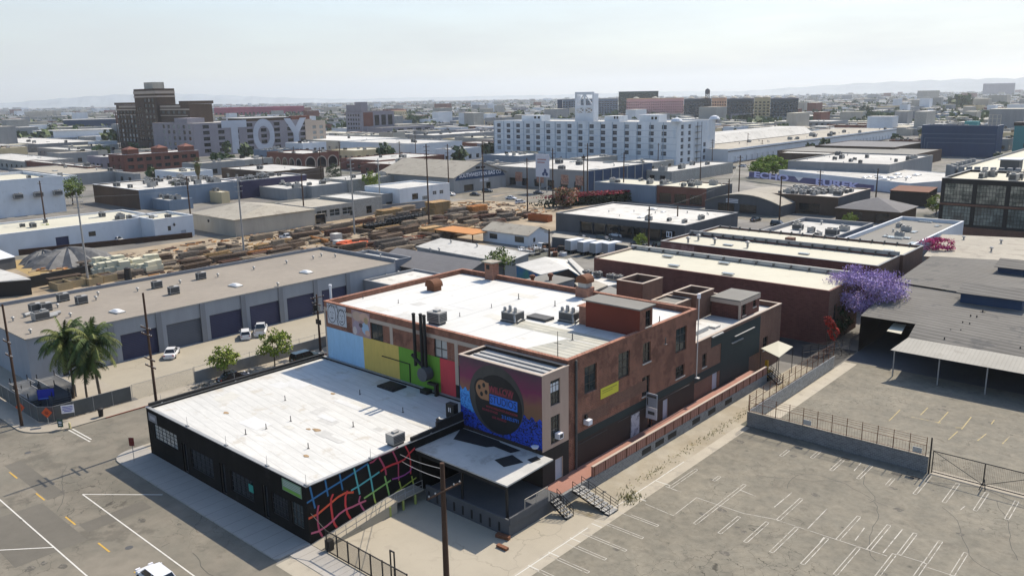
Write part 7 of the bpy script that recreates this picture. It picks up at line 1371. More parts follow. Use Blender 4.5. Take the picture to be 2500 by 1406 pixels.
# brown, blue and purple row
x0, x1, y0, y1 = bx((338, 465), 7.5, 226, 588)
building('roof_garden_block', 'dark brown-fronted block with a slate blue side and a roof full of units', x0, x1, y0, y1, 7.5, m_brownf, m_mroof, .4, .4, m_white, [], key='unit block', wmat2=m_bluew); units('unit block', 34, 'the white roof of the brown and blue block', 'units on the brown and blue block', (1, 1.9), 7, ('unit', 'unit', 'ac', 'vent'))
x0, x1, y0, y1 = bx((588, 442), 7.5, 540, 748); building('purple_block', 'white-roofed block with a dark purple side and small white brackets', x0, x1, y0, y1, 7.5, m_purple, m_mroof, .5, .4, m_white, [], key='purple'); units('purple', 12, 'the white roof of the dark purple block', 'units on the purple block', (1, 1.9), 9, ('unit', 'ac'))
x0, x1, y0, y1 = bx((480, 500), 4.5, 340, 500)
rd = random.Random(14); i = 0
for c, xl, xr, h, w, rm, nm in (((412, 490), 352, 470, 4.0, m_bluew, m_lroof, 'pale-roofed low shed below the slate blue wall'), ((540, 470), 490, 560, 4.5, m_yellowf, m_croof, 'mustard-walled little store with a cream roof'), ((700, 462), 600, 760, 4.5, m_greyw, m_lroof, 'cluttered pale grey shed roofs behind the beige house, near part'), ((760, 455), 640, 850, 5, m_greyw, m_mroof, 'cluttered pale shed roofs under the purple wall, far part'), ((850, 440), 790, 975, 6, m_lblock, m_lroof, 'pale shed with a dirty flat roof left of the white gallery')):
    x0, x1, y0, y1 = bx(c, h, xl, xr); building('yard_shed', nm, x0, x1, y0, y1, h, w, rm, .2, .3, None, [], key='ys%d' % i); units('ys%d' % i, 7, 'a '+nm.split(',')[0].replace(' with', '').replace('cluttered ', '')[:34].rsplit(' ', 1)[0], 'units on the yard sheds', (.8, 1.5), i); i += 1
tree('dk', DK, Zi(1750, 380), 'dark tree beside the pole in front of the slate blue wall', 1.15, 1)
p = G(*Zi(1960, 360), 0); fpn = thing('fan_palm', 'thick-trunked fan palm with a shaggy skirt in front of the blue block', 'palm tree', (p.x, p.y, 0)); lpart(MB().tube((0, 0, 0), (0, 0, 15), .4, .3, 8), 'trunk', MATS['palm_trunk'], fpn); ms = [leafmat(f'fan_leaf_{i}', c_) for i, c_ in enumerate([(.05, .08, .02), (.085, .115, .03), (.10, .085, .04)])]; rd = random.Random(1); c = MB()
for k in range(60):
    a = k*2.4; el = R(rd.uniform(-65, 70)); d = Vector((math.cos(a)*math.cos(el), math.sin(a)*math.cos(el), math.sin(el))); o_ = Vector((0, 0, 16)); s = Vector((-math.sin(a), math.cos(a), 0))
    for j in range(-4, 5): t = o_+d*1.3+(d*math.cos(j*.22)+s*math.sin(j*.22))*1.5; c.poly([o_+d*1.2-s*.04, o_+d*1.2+s*.04, t+Vector((0, 0, -.3))], rd.randrange(2))
lpart(c, 'crown', ms, fpn); lpart(MB().lathe((0, 0, 10.5), [(.55, 0), (1.0, 1.2), (1.2, 3.5), (.5, 5.4)], 10), 'dead_frond_skirt', ms[2], fpn)
# ------------------------------------------------------------------ bag company hall and its neighbours on the avenue
bgx0, bgx1, bgy0, bgy1 = -300, -250.5, 246, 279; bag = gable('gabled_hall', 'broad grey gabled hall with white company lettering on its dark gable', bgx0, bgx1, bgy0, bgy1, 6.8, 5.6, m_greyw, m_broof, 'x', [('+x', 266, 269, .3, 3.2, 'bay'), ('+x', 252, 258, .3, 3.2, 'bay')], .6)
yc = (bgy0+bgy1)/2; part(MB().poly([(bgx1+.02, bgy0+.6, 5.4), (bgx1+.02, bgy1-.6, 5.4), (bgx1+.02, bgy1-2.2, 7.4), (bgx1+.02, yc+2, 8.9), (bgx1+.02, yc-2, 8.9), (bgx1+.02, bgy0+2.2, 7.4)]), 'sign_band', m_dblue, bag, 'dark blue painted sign band'); letter(bag, 'SOUTHWESTERN BAG CO', 2.3, (bgx1+.06, yc, 7.2), '+x', m_wht, .05, .98, .01); letter(bag, '380 3030', 1.5, (bgx1+.06, yc+2, 4.3), '+x', m_wht, .04, 1.0, .01)
part(MB().box(bgx1+.003, bgx1+.1, yc-3, yc-.4, 9.6, 10.5).box(bgx1+.003, bgx1+.1, yc+.4, yc+3, 9.6, 10.5), 'gable_window', m_glassd, bag)
x0, x1, y0, y1 = bx((1437, 418), 8.6, 1195, 1592); gf = building('graffiti_warehouse', 'wide pale-roofed warehouse with orange graffiti panels and a navy side', x0, x1, y0, y1, 8.6, m_greyw, m_lroof, .5, .4, m_lblock, grid('-y', x0+3, x1-2, 7, 4, (.3,), 3.4, 'bay'), key='graffiti', wmat2=m_dblue); units('graffiti', 12, 'the wide pale roof of the graffiti warehouse', 'units on the graffiti warehouse', (1.2, 2), 5, ('hatch', 'unit', 'vent'))
b = MB(); m_gr = mat('orange_graffiti', (.42, .20, .13), .85, .3, 1.2, .2, blot=((.16, .10, .10), 1.4, .52, .8), rgb2=(.50, .32, .24))
for f in (.06, .28, .5, .74, .88): b.box(x0+(x1-x0)*f, x0+(x1-x0)*f+4.2, y0-.05, y0-.01, 2.2, 6.4)
part(b, 'graffiti_panel', m_gr, gf); b = MB()
for k in range(7): y = y0+4+k*(y1-y0-6)/7; b.box(x1+.003, x1+.25, y-.3, y+.3, .01, 8.3)
part(b, 'pale_pilaster', m_greyw, gf)
x0, x1, y0, y1 = bx((1325, 448), 5, 1200, 1395); bp = thing('billboard', 'tall white billboard with a dark cyclist picture above the graffiti warehouse', 'billboard', tuple(G(1325, 470, 0))); lpart(MB().box(-3.6, 3.6, -.2, .2, 6.5, 16.0), 'board', plain('billboard_white', (.60, .60, .66)), bp); lpart(MB().tube((-2, .4, 0), (-2, .4, 10), .25, .25, 8).tube((2, .4, 0), (2, .4, 10), .25, .25, 8), 'post', m_metal, bp)
lpart(MB().box(-2.6, 2.2, -.25, -.21, 13.6, 14.1).box(-2.6, 1.4, -.25, -.21, 12.4, 12.9), 'headline', plain('pale_red_print', (.42, .22, .22)), bp); b = MB()
for cx2, cz2 in ((.6, 7.8), (2.4, 7.8)): b.poly([(cx2+.75*math.cos(t*.5236), -.22, cz2+.75*math.sin(t*.5236)) for t in range(12)])
b.poly([(.6, -.23, 8.2), (2.4, -.23, 8.0), (2.2, -.23, 9.8), (1.2, -.23, 10.2)]); lpart(b, 'printed_picture', plain('print_navy', (.05, .07, .16)), bp)
# flowers and trees by the avenue
hw = thing('hedge_wall', 'dark green hedge wall topped with red bougainvillea by the avenue', 'hedge', (-195, 216, 0)); p, q = G(*Zk(480, 415), 0), G(*Zk(1080, 370), 0); hm = crown_mesh('foliage', [leafmat('hedge_leaf_0', (.03, .045, .02)), leafmat('hedge_leaf_1', (.045, .06, .025))], 46, 4, 3.8, 5200, 1.0, 110, 3, 0, 0); c = (p+q)/2
hw.location = (c.x, c.y, 0); hw.rotation_euler = (0, 0, math.atan2(q.y-p.y, q.x-p.x)); link('foliage', hm, hw); link('red_flower', crown_mesh('red_flower', [leafmat('red_flower_0', (.40, .03, .06)), leafmat('red_flower_1', (.24, .05, .05))], 45, 3.8, 1.7, 2300, .75, 110, 4, 3.0, 0), hw)
OR = (('flowering_tree', 'tree', [(.46, .14, .10), (.40, .26, .10), (.10, .12, .04), (.50, .32, .24)], 8, 6, 1.0), dict(n=2600, leaf=.75, seed=8, tr=.15, clumps=30)); tree('or', OR, Zk(520, 420), 'orange and pink flowering tree at the left end of the hedge', 1.2)
tree('lm', LM, (910, 470), 'bright green tree behind the pale grey row, left of the grey gabled hall', 1.7, 1); tree('lm', LM, (1010, 462), 'yellow-green shrub at the foot of the grey gabled hall', 1.3, 2); tree('dk', DK, (815, 445), 'brown-green tree at the end of the purple block', 1.2, 3)
BT = (('round_tree', 'tree', [(.21, .30, .03), (.28, .36, .05), (.15, .22, .03)], 12, 8, 2), dict(n=3600, leaf=.8, seed=19, tr=.25, clumps=36)); tree('bt', BT, (1865, 432), 'bright green round tree, left of the pair on the far avenue', 1.1); tree('bt', BT, (1893, 430), 'bright green round tree, right of the pair on the far avenue', 1.15, 2)
for k, (a, b, pc, lab, rz) in enumerate(((1248, 487, 'sedan', 'white car crossing on the avenue, left of two', 10), (1271, 497, 'hatch', 'white car turning on the avenue, right of two', 75), (1160, 478, 'bsed', 'dark car parked before the grey gabled hall', 15), (1190, 470, 'gsuv', 'dark suv on the avenue next to the grey gabled hall', 15), (1315, 474, 'bsed', 'black car parked below the orange graffiti', 8), (1500, 447, 'sedan', 'pale car at the foot of the navy side wall', 80), (1515, 480, 'pick', 'white van-like pickup by the slate blue wall', 60))):
    p = G(a, b, 0); dup(_FIRST[pc], (p.x, p.y, .018), R(rz), lab)
for a, b, l in ((1478, 482, 'white cab truck beside the hedge, left of two'), (1496, 482, 'white cab truck beside the hedge, right of two')): p = G(a, b, 0); dup(_FIRST['truck'], (p.x, p.y, .006), R(250), l, None, .8)
# utility poles
PL = [((118, 590), (110, 441), 1, 'leaning brown pole before the white row'), ((216, 690), (197, 470), 3, 'grey pole left of the tarp mound'), ((470, 572), (463, 430), 1, 'dark pole at the end of the white block'), ((596, 618), (588, 436), 3, 'pale pole in the lumber yard, left of the centre'), ((744, 540), (738, 420), 1, 'dark pole at the beige house end'), ((866, 572), (858, 384), 3, 'tall pale pole in the lumber yard beside the black racks'), ((929, 512), (923, 388), 2, 'dark pole before the pale plain wall'), ((1048, 552), (1046, 352), 4, 'tall pole with many arms right of the tallest lumber'), ((1097, 495), (1094, 352), 4, 'twin pole at the avenue corner'), ((1181, 495), (1180, 345), 2, 'dark pole in front of the grey gable'), ((1288, 522), (1286, 386), 2, 'dark pole by the orange container'), ((1350, 505), (1352, 362), 3, 'dark pole behind the flowering tree'), ((1434, 500), (1436, 350), 2, 'dark pole above the hedge'), ((1425, 470), (1425, 378), 2, 'pole against the navy wall'), ((1522, 485), (1522, 372), 2, 'pole at the slate blue building'), ((1583, 610), (1583, 505), 2, 'pole with a transformer in front of the dark garage row'), ((1653, 570), (1653, 503), 1, 'short dark pole at the right of the garage row'), ((1776, 545), (1778, 437), 1, 'lamp-armed pole beside the garage row corner'), ((1803, 480), (1803, 380), 2, 'dark pole in front of the arched hall'), ((1902, 545), (1901, 430), 1, 'pole before the market block, left'), ((1998, 500), (2000, 415), 1, 'pole before the lilac lettering, middle'), ((2135, 520), (2142, 412), 1, 'leaning pole at the pyramid roof'), ((2412, 575), (2424, 440), 1, 'leaning pole before the black glass office'), ((1294, 600), (1293, 565), 2, 'crossarm pole by the white yard house'), ((1341, 630), (1341, 560), 1, 'thin pole in the storage yard'), ((2318, 618), (2319, 568), 3, 'stubby pole above the magenta bougainvillea'), ((1708, 480), (1705, 392), 1, 'pole on the brick shop corner'), ((2024, 340), (2024, 303), 1, 'lamp post on the long white warehouse roof line'), ((1859, 385), (1859, 342), 2, 'pole before the long white warehouse, middle'), ((1824, 380), (1825, 325), 1, 'pole before the long white warehouse, left'), ((1738, 405), (1737, 340), 2, 'pole at the corner of the tall white warehouse'), ((1606, 415), (1606, 350), 1, 'pole in front of the tall white warehouse'), ((1370, 440), (1368, 382), 1, 'thin pole right of the billboard'), ((833, 430), (834, 345), 2, 'pole by the arched brick building'), ((720, 410), (719, 358), 1, 'lamp pole before the lettered loft'), ((644, 420), (645, 385), 1, 'short pole left of the arched brick building'), ((785, 440), (785, 360), 1, 'pole in front of the brick arches'), ((978, 420), (978, 345), 2, 'pole left of the grey gabled hall ridge'), ((1016, 395), (1014, 320), 1, 'thin far pole above the white flat block')]
PT = []
for k, (b, t, n, l) in enumerate(PL):
    arms = [(.8+1.3*j, 2.6-.2*j, 'xy'[k % 2] if j < 3 else 'x') for j in range(n)]
    PT.append(pole('utility_pole', l, b, t, arms, m_metal if 'pale' in l or 'grey pole' in l else m_wood, .28, trans=3.2 if k in (15, 25) else False))
for a, b in ((1, 3), (3, 5), (5, 7), (7, 8), (8, 10), (10, 11), (11, 12), (12, 14), (0, 2), (2, 4), (4, 6), (6, 8), (15, 17), (17, 18), (19, 20), (20, 21), (34, 36), (8, 9), (9, 11)):
    A, B = PT[a], PT[b]; za, zb2 = A['top']-.9, B['top']-.9
    auto(cable('power_line', '', [(A.location.x, A.location.y, za), (B.location.x, B.location.y, zb2)], .9, .025), 'thin sagging power line between two poles')
rd = random.Random(55)
for k, (px, py, pc) in enumerate(((1420, 585, 'bsed'), (1475, 590, 'gsuv'), (1505, 578, 'sedan'), (1560, 600, 'bsed'), (1610, 606, 'gsuv'), (1100, 478, 'sedan'), (1340, 462, 'bsed'), (1410, 458, 'hatch'), (1765, 418, 'sedan'), (1790, 412, 'bsed'), (1812, 408, 'hatch'), (1845, 540, 'bsed'), (1900, 552, 'gsuv'), (2290, 505, 'hatch'), (640, 560, 'bsed'), (700, 585, 'pick'), (2470, 745, 'sedan'))):
    if px > 2460: continue
    p = G(px, py, 0); auto(dup(_FIRST[pc], (p.x, p.y, .02), R(rd.choice((0, 90, 180))+rd.uniform(-6, 6)), 'x', 'cars parked about the blocks'), {'bsed': 'black sedan', 'gsuv': 'dark green suv', 'sedan': 'white sedan', 'hatch': 'white hatchback', 'pick': 'white pickup truck'}[pc]+' parked in the middle distance')
# ------------------------------------------------------------------ big buildings further off
KIND['w6'] = ('window', m_framew, mat('ice_house_glass', (.045, .055, .075), .3, .6, .12, .3), 1, 2, .35, .14, None); KIND['w6b'] = ('window', m_framew, mat('ice_house_glass_pale', (.26, .29, .31), .4, .3, .12, .2), 1, 2, .35, .14, None)
zs6 = (2.2, 6.0, 9.7, 13.4, 17.0, 20.6); hx = -237.
o6 = grid('-y', -374, -241, 16, 3.3, zs6[1:], 2.4, ['w6']*3+['w6b'], .02)+grid('+x', 408, 424, 2, 3.0, zs6, 2.4, 'w6')+grid('+x', 434, 449, 2, 3.0, zs6, 2.4, 'w6')
w6 = building('ice_warehouse', 'long chalky white six-storey warehouse with rows of small dark windows', -374, hx, 406, 450, 24.6, m_white2, m_lroof, .6, .6, m_white, o6[:97], key='six storey')
b = MB()
for z in (5.0, 8.7, 12.4, 16.1, 19.7): b.box(-374, hx, 405.9, 405.99, z, z+.16)
for k in range(17): x = -374+k*(137/16); b.box(x-.25, x+.25, 405.85, 405.89, .2, 24.4) if x < hx else None
part(b, 'facade_rib', mat('chalky_rib', (.38, .45, .52), .9, .12, .3, .1), w6); b = MB()
for z in (3.5, 7.2, 10.9, 14.6, 18.3, 21.5): b.box(hx+.003, hx+1.4, 426.5, 431.5, z, z+.2)
for y in (426.6, 431.4): b.box(hx+1.2, hx+1.4, y-.1, y+.1, .2, 24)
part(b, 'fire_escape', m_iron, w6)
for x, y in ((hx-.5, 406.5), (hx-.5, 449.5)): part(MB().lathe((x, y, 24.72), [(3.2, 0), (3.2, .5), (2.2, 1.8), (.4, 2.4)], 12), 'corner_cap', m_white, w6)
zr6 = 24.0
for (a, c, y, h, l) in ((-362, -345, 420, 3.6, 'white roof hut on the left end of the white warehouse'), (-299, -288, 425, 3.2, 'white roof hut in the middle of the white warehouse'), (-268, -255, 416, 4.2, 'white roof hut near the right end of the white warehouse')):
    building('roof_hut', l, a, c, y, y+9, h, m_white2, m_white, .06, .3, None, [('-y', a+(c-a)*.62, a+(c-a)*.74, 1.6, 3.2, 'far'), ('-y', a+(c-a)*.8, a+(c-a)*.92, 1.6, 3.2, 'far')], 'roof hut', zr6)
sf = thing('rooftop_sign_frame', 'tall white rooftop frame tower with braced openings on the white warehouse', 'tower', (-325, 425, zr6)); b = MB(); a0, a1, y0, y1, z0, z1 = -321, -306.5, 424, 429, zr6+.01, zr6+17.9
for u0, u1, v0, v1 in ((a0, a1, 0, 4.4), (a0, a1, 4.4, 5.2), (a0, a0+1.1, 5.2, 16.2), (a1-1.1, a1, 5.2, 16.2), ((a0+a1)/2-.55, (a0+a1)/2+.55, 5.2, 16.2), (a0, a1, 16.2, 17.9)): b.box(u0, u1, y0, y0+.8, z0+v0, z0+v1)
for u0, u1 in ((a0+1.1, (a0+a1)/2-.55), ((a0+a1)/2+.55, a1-1.1)): b.box(u0, u1, y0, y0+.8, z0+8.2, z0+9.8)
b.box(a1-.8, a1, y0+.82, y1, z0, z1-1); b.box(a0, a0+.8, y0+.82, y1, z0, z1-2); b.box(a0+.82, a1-.82, y1-.6, y1, z0, z0+5)
part(b, 'frame', m_white, sf); b = MB()
for u0, u1, s in ((a0+1.1, (a0+a1)/2-.55, 1), ((a0+a1)/2+.55, a1-1.1, -1)):
    lo, hi = (u0, u1) if s > 0 else (u1, u0); b.tube((lo, y0+.4, z0+9.8), (hi, y0+.4, z0+16.2), .4, .4, 6); b.tube((u0, y0+.4, z0+5.2), (u1, y0+.4, z0+8.2), .3, .3, 6).tube((u1, y0+.4, z0+5.2), (u0, y0+.4, z0+8.2), .3, .3, 6)
part(b, 'cross_brace', m_white, sf); part(MB().box(a0+1, a1-1, y0+5, y0+6.5, z0+5, z0+8.5), 'inner_panel', m_greyw, sf)
# long white warehouse with humped roof
kx = -223.; lwb = building('long_white_warehouse', 'very long white warehouse with dock doors and a grey roof beside the six-storey one', kx-46, kx, 440, 742, 8.3, m_white, m_broof, .15, .4, None, [('+x', 446+k*7.4, 446+k*7.4+3.4, .6, 3.6, 'dock') for k in range(38)], key='long white'); part(MB().poly([(kx-30, 446, 8.5), (kx-30, 640, 8.5), (kx-38, 640, 13.4), (kx-38, 446, 13.4)]).poly([(kx-30, 446, 8.5), (kx-38, 446, 13.4), (kx-58, 446, 13.4), (kx-58, 446, 8.5)]).poly([(kx-38, 446, 13.4), (kx-38, 640, 13.4), (kx-58, 640, 13.4), (kx-58, 446, 13.4)]), 'raised_roof', m_lroof, lwb)
part(MB().box(kx+.003, kx+.5, 440, 742, 6.9, 7.3).box(kx+.003, kx+1.2, 440, 742, .02, .6), 'dark_eave_band', m_dgrey, lwb); units('long white', 26, 'the roof of the very long white warehouse', 'units on the long white warehouse', (1.2, 2), 6, ('vent', 'unit'), (.5, 1, 0, 1))
# lettered loft block, left
m_toyw = mat('faded_white_letter', (.52, .545, .60), .9, .1, .1, .08); KIND['tw'] = ('window', m_frame, m_glassd, 2, 2, .3, .15, None)
tx = -590.; toy_ops = grid('+x', 314, 412, 8, 5.2, (2.5, 7.0, 11.5, 16.0, 20.4), 2.7, 'tw')+grid('-y', -640, -592, 6, 3.6, (3, 7.5, 12, 16.5, 20.6), 2.6, ['farb', 'far'])
toy = building('lettered_loft', 'mauve-grey loft building with TOY painted in huge white letters', -655, tx, 310, 415, 24.5, m_mauve, m_lroof, .8, .6, m_beige, toy_ops, key='loft'); [letter(toy, t, 33, (tx+.12, y, 11.9), '+x', m_toyw, 1.3, w, .05) for t, y, w in (('T', 343.5, 1.0), ('O', 369, .72), ('Y', 399, .85))]
part(MB().box(tx-8, tx-.7, 396, 414, 23.8, 27.4), 'stair_head', m_brickf, toy); part(MB().box(tx-30, tx-2, 356, 392, 23.8, 26.6), 'roof_pavilion', m_brownf, toy); part(MB().box(tx-32, tx-1, 352, 394, 26.603, 27.1), 'pavilion_roof', m_lroof, toy)
part(MB().box(tx-30, tx-10, 311, 325, 24.51, 28.2), 'stair_tower', m_mauve, toy); part(MB().box(tx+.003, tx+.6, 408, 414.9, .2, 24.4), 'pale_end_bay', m_beige, toy)
building('loft_wing', 'narrow pale end wing of the lettered loft', tx-30, tx-3, 415.2, 431, 23, m_beige, m_lroof, .6, .5, None, grid('+x', 416, 430, 2, 3.6, (3, 7.5, 12, 16.5), 2.6, 'farb'), key='loft wing')
# tall brown building
KIND['bwn'] = ('window', m_frame, mat('brown_glass', (.10, .11, .10), .3, .5, .15, .4), 2, 2, .4, .2, None)
bx0, bx1, by0, by1 = -774, -641, 335, 355; bops = grid('-y', -775, -736, 6, 3.9, tuple(2.5+4.1*k for k in range(8)), 2.6, ['bwn', 'bwn', 'farb'], .06)+grid('-y', -690, bx1-4, 5, 5, (30.8,), 2.6, 'bwn')
br = building('brown_tower_block', 'tall dark brown brick block with a square central tower and pale bands', bx0, bx1, by0, by1, 38.4, m_brownf, m_broof, 1.0, .8, m_brownf, bops, key='brown block'); part(MB().box(bx0-.3, bx1+.3, by0-.4, by0-.01, 33.8, 34.9).box(bx0+6, bx0+40, by0-.3, by0-.01, 36.2, 37.8).box(-692, bx1-14, by0-.3, by0-.01, 36.0, 37.6).box(bx0+6, -736, by0-.3, by0-.01, 29.5, 30.1).box(-692, bx1-3, by0-.3, by0-.01, 29.2, 29.8), 'pale_band', m_beige, br)
part(MB().box(bx1-14, bx1+1, by0-1, by1+1, 38.6, 41).box(bx0-1, bx0+18, by0-1, by0+18, 38.6, 40.6), 'corner_parapet', m_brownf, br); b = MB()
for k in range(7): x = -776+k*6.9; b.box(x-.5, x+.5, by0-.55, by0-.42, .5, 33.6)
part(b, 'brick_pier', m_brownf, br)
tp_ = building('central_tower', 'square brown brick tower with cream bands rising over the brown block', -729, -690, by0-3, by0+14, 51.5, m_brownf, m_broof, .8, .8, m_brownf, grid('-y', -713, -693, 3, 4.2, tuple(4+4.6*k for k in range(9)), 2.8, ['bwn', 'far'])+grid('-y', -728, -716, 3, 2.0, (8, 13, 18, 23, 28, 33), 3.6, 'far'), key='brown tower')
part(MB().box(-729.3, -689.7, by0-3.4, by0-3.01, 44.5, 45.8).box(-729.3, -689.7, by0-3.4, by0-3.01, 47.4, 49.8).box(-689.99, -689.6, by0-3, by0+14, 44.5, 45.8).box(-689.99, -689.6, by0-3, by0+14, 47.4, 49.8), 'pale_band', m_beige, tp_); part(MB().box(-717, -701, by0+1, by0+11, 50.7, 57), 'lantern_block', m_cream, tp_)
# low brick block with roof huts; arched brick building; mid tower
x0, x1, y0, y1 = -516, -495, 215, 262; lb2 = building('low_brick_factory', 'low two-storey brick factory with three gabled roof huts before the lettered loft', x0, x1, y0, y1, 10.4, m_brickf, m_mroof, .5, .4, m_white, grid('+x', y0+1, y1-1, 8, 3.6, (2.0, 6.2), 2.1, 'tw')+grid('-y', x0+2, x1-2, 2, 3, (2, 6.2), 2.0, 'far'), key='low factory')
for y in (y0+3, y0+21, y0+38): part(MB().box(x1-9, x1-.6, y, y+6.5, 9.95, 13.2).poly([(x1-9.3, y-.3, 13.25), (x1-.3, y-.3, 13.25), (x1-4.8, y+3.2, 15)]).poly([(x1-.3, y-.3, 13.25), (x1-.3, y+6.8, 13.25), (x1-4.8, y+3.2, 15)]), 'roof_hut', m_brickf, lb2)
x0, x1, y0, y1 = bx((739, 376), 9, 651, 827); ab = building('arched_brick_market', 'brick building with a row of pale-trimmed round arches', x0, x1, y0, y1, 9, m_brickf, m_lroof, .6, .5, m_brownf, [], key='arches')
def arch_row(face, p, a0, a1, n, w, root):
    pale, dark_ = MB(), MB()
    for k in range(n):
        c = a0+(a1-a0)*(k+.5)/n
        for mb, r, off in ((pale, w/2+.7, .05), (dark_, w/2, .1)):
            pts = [(c-r, .4)]+[(c+r*math.cos(math.pi-math.pi*i/10), 3.4+r*math.sin(math.pi*i/10)) for i in range(11)]+[(c+r, .4)]
            pts = [(a, p-off, z) for a, z in pts] if face == '-y' else [(p+off, a, z) for a, z in pts]; mb.poly(pts[::-1] if face == '-y' else pts)
    part(pale, 'arch_surround', m_beige, root); part(dark_, 'arch_opening', m_glassd, root)
arch_row('-y', y0, x0+1, x1-1, 5, 4.6, ab); arch_row('+x', x1, y0+1, y1-1, 3, 6.2, ab); units('arches', 6, 'the roof of the arched brick building', 'units on the arched building', (1, 1.6), 3)
mt = building('grey_corner_block', 'grey-pink block with a stair tower and dark arched bays in the distance', -738, -712, 564, 610, 27, m_mauve, m_lroof, .6, .5, m_brickf, grid('-y', -736, -714, 5, 2.4, (4, 8.5, 13, 17.5, 22), 2.2, 'far')+grid('+x', 567, 579, 1, 9, (12, 16.4, 20.8), 3.2, 'far')+grid('+x', 581, 609, 3, 6.6, (12,), 11, 'bay'), key='grey corner'); part(MB().box(-737.5, -722, 565, 580, 26.4, 34).box(-722, -712.5, 565, 574, 26.4, 37), 'stair_tower', m_mauve, mt); part(MB().box(-711.99, -711.8, 567, 580, 11.5, 26), 'orange_panel', m_brickf, mt)
building('grey_corner_annex', 'low grey annex with dark bays below the grey-pink block', -704, -680, 565, 640, 10.5, m_mauve, m_groof, .5, .5, None, grid('+x', 585, 636, 4, 8, (3,), 5.5, 'bay'), key='corner annex')
# distant flower-market complex on the skyline: coloured slabs turned towards the city
KIND['cx'] = ('window', m_frame, m_glassd, 1, 1, .4, .2, None)
def slab(name, label, pxl, pxr, ybase, h, depth, w, rf, rows, cols_, wk, cap=None, bands=None, tdist=None):
    """broad slab facing the city centre; built from its left and right foot sight lines"""
    a = G(pxl, ybase, 0); 
    if tdist: a = a*(tdist/a.xy.length); a.z = 0
    dr = ray(pxr, ybase); u = Vector((dr.x, dr.y, 0)).normalized(); b_ = u*a.xy.length; L = (b_-a).xy.length; r = thing(name, label, 'building', (a.x, a.y, 0), math.atan2(b_.y-a.y, b_.x-a.x)); mb = MB(); W_ = [(L*(i+.5)/cols_-L/cols_*wk/2, L*(i+.5)/cols_+L/cols_*wk/2, 2+(h-4)*j/rows, 2+(h-4)*j/rows+(h-4)/rows*.5, .5) for i in range(cols_) for j in range(rows)] if cols_ else []
    wallface(mb, '-y', 0, 0, L, 0, h, W_); mb.box(0, L, .6, depth, 0, h-.01); lpart(mb, 'wall', w, r); lpart(MB().box(-.5, L+.5, -.3, depth+.5, h+.01, h+1.0), 'roof', rf, r)
    if W_:
        g = MB()
        for q in W_: g.box(q[0]-.05, q[1]+.05, .45, .58, q[2]-.05, q[3]+.05)
        lpart(g, 'window', m_glassd, r)
    if cap:
        d = MB(); n = max(2, int(L/28))
        for k in range(n): d.lathe((L*(k+.5)/n, 6, h+1.01), [(5.5, 0), (5.2, .8), (2, 2.6), (.3, 3)], 10)
        lpart(d, 'domed_cap', cap, r)
    return r
slab('blue_office_slab', 'blue-banded office slab behind the white rooftop frame', 1374, 1508, 291, 33, 30, m_bluew, m_lroof, 8, 20, .72, tdist=1480); slab('blue_end_block', 'dark blue end block left of the blue-banded office slab', 1361, 1373, 289, 32, 30, m_dblue, m_dblue, 0, 0, 0, tdist=1500)
slab('green_office_slab', 'olive-glass office slab rising behind the pink slab', 1510, 1606, 288, 44, 40, mat('olive_wall', (.10, .12, .10), .8, .1, .1, .1), m_dblue, 9, 10, .8, tdist=1540)
slab('pink_slab', 'long pink slab with rows of tiny windows and domed caps', 1529, 1668, 291, 32, 30, m_pinkf, m_orangef, 7, 26, .5, m_cream, tdist=1380); slab('dark_slab', 'dark grey slab right of the pink one', 1669, 1735, 293, 31, 30, mat('slab_dark', (.10, .115, .125), .85, .1, .1, .1), m_mauve, 7, 10, .55, m_cream, tdist=1310); slab('peach_slab', 'peach-coloured narrow slab between two dark slabs', 1736, 1772, 296, 31.5, 30, m_orangef, m_orangef, 7, 6, .55, m_cream, tdist=1260); slab('dark_slab', 'dark grey slab between the peach and the sandy slab', 1773, 1838, 299, 31, 30, MATS['slab_dark'], m_mauve, 7, 9, .55, m_cream, tdist=1215); slab('sand_slab', 'sandy yellow slab with balcony rows', 1839, 1878, 301, 31.5, 30, m_yellowf, m_yellowf, 7, 4, .6, m_cream, tdist=1170); slab('dark_slab', 'dark slab with two corner turrets at the right end of the coloured row', 1879, 1946, 303, 31, 30, MATS['slab_dark'], m_mauve, 7, 9, .55, m_cream, tdist=1135)
g = G(1725, 292, 0); g = g*(1300/g.xy.length); wt = thing('water_tower', 'dark domed water tower on legs above the coloured slabs', 'water tower', (g.x, g.y, 0)); b = MB()
for k in range(4): a = .78+k*1.57; b.tube((5.2*math.cos(a), 5.2*math.sin(a), 0), (3.4*math.cos(a), 3.4*math.sin(a), 46), .7, .5, 5)
for z in (30, 36, 41):
    for k in range(4): a, c = .78+k*1.57, .78+(k+1)*1.57; b.tube((3.9*math.cos(a), 3.9*math.sin(a), z), (3.7*math.cos(c), 3.7*math.sin(c), z+5), .25, .25, 4)
lpart(b, 'leg_frame', m_iron, wt); lpart(MB().lathe((0, 0, 45), [(3.6, 0), (4.2, .6), (4.2, 6.5), (2.6, 8.6), (.5, 9.8)], 14), 'tank', m_dgrey, wt)
wt.scale = (.85, .85, .85)
slab('crimson_shed', 'long crimson distant building behind the lettered loft', 524, 744, 286, 24, 60, m_crim, m_crim, 1, 22, .5, tdist=2250); slab('blue_hangar', 'dark blue hangar with a pale curved roof left of the brown block', 155, 285, 303, 16, 40, m_dblue, m_lroof, 0, 0, 0, tdist=1450)
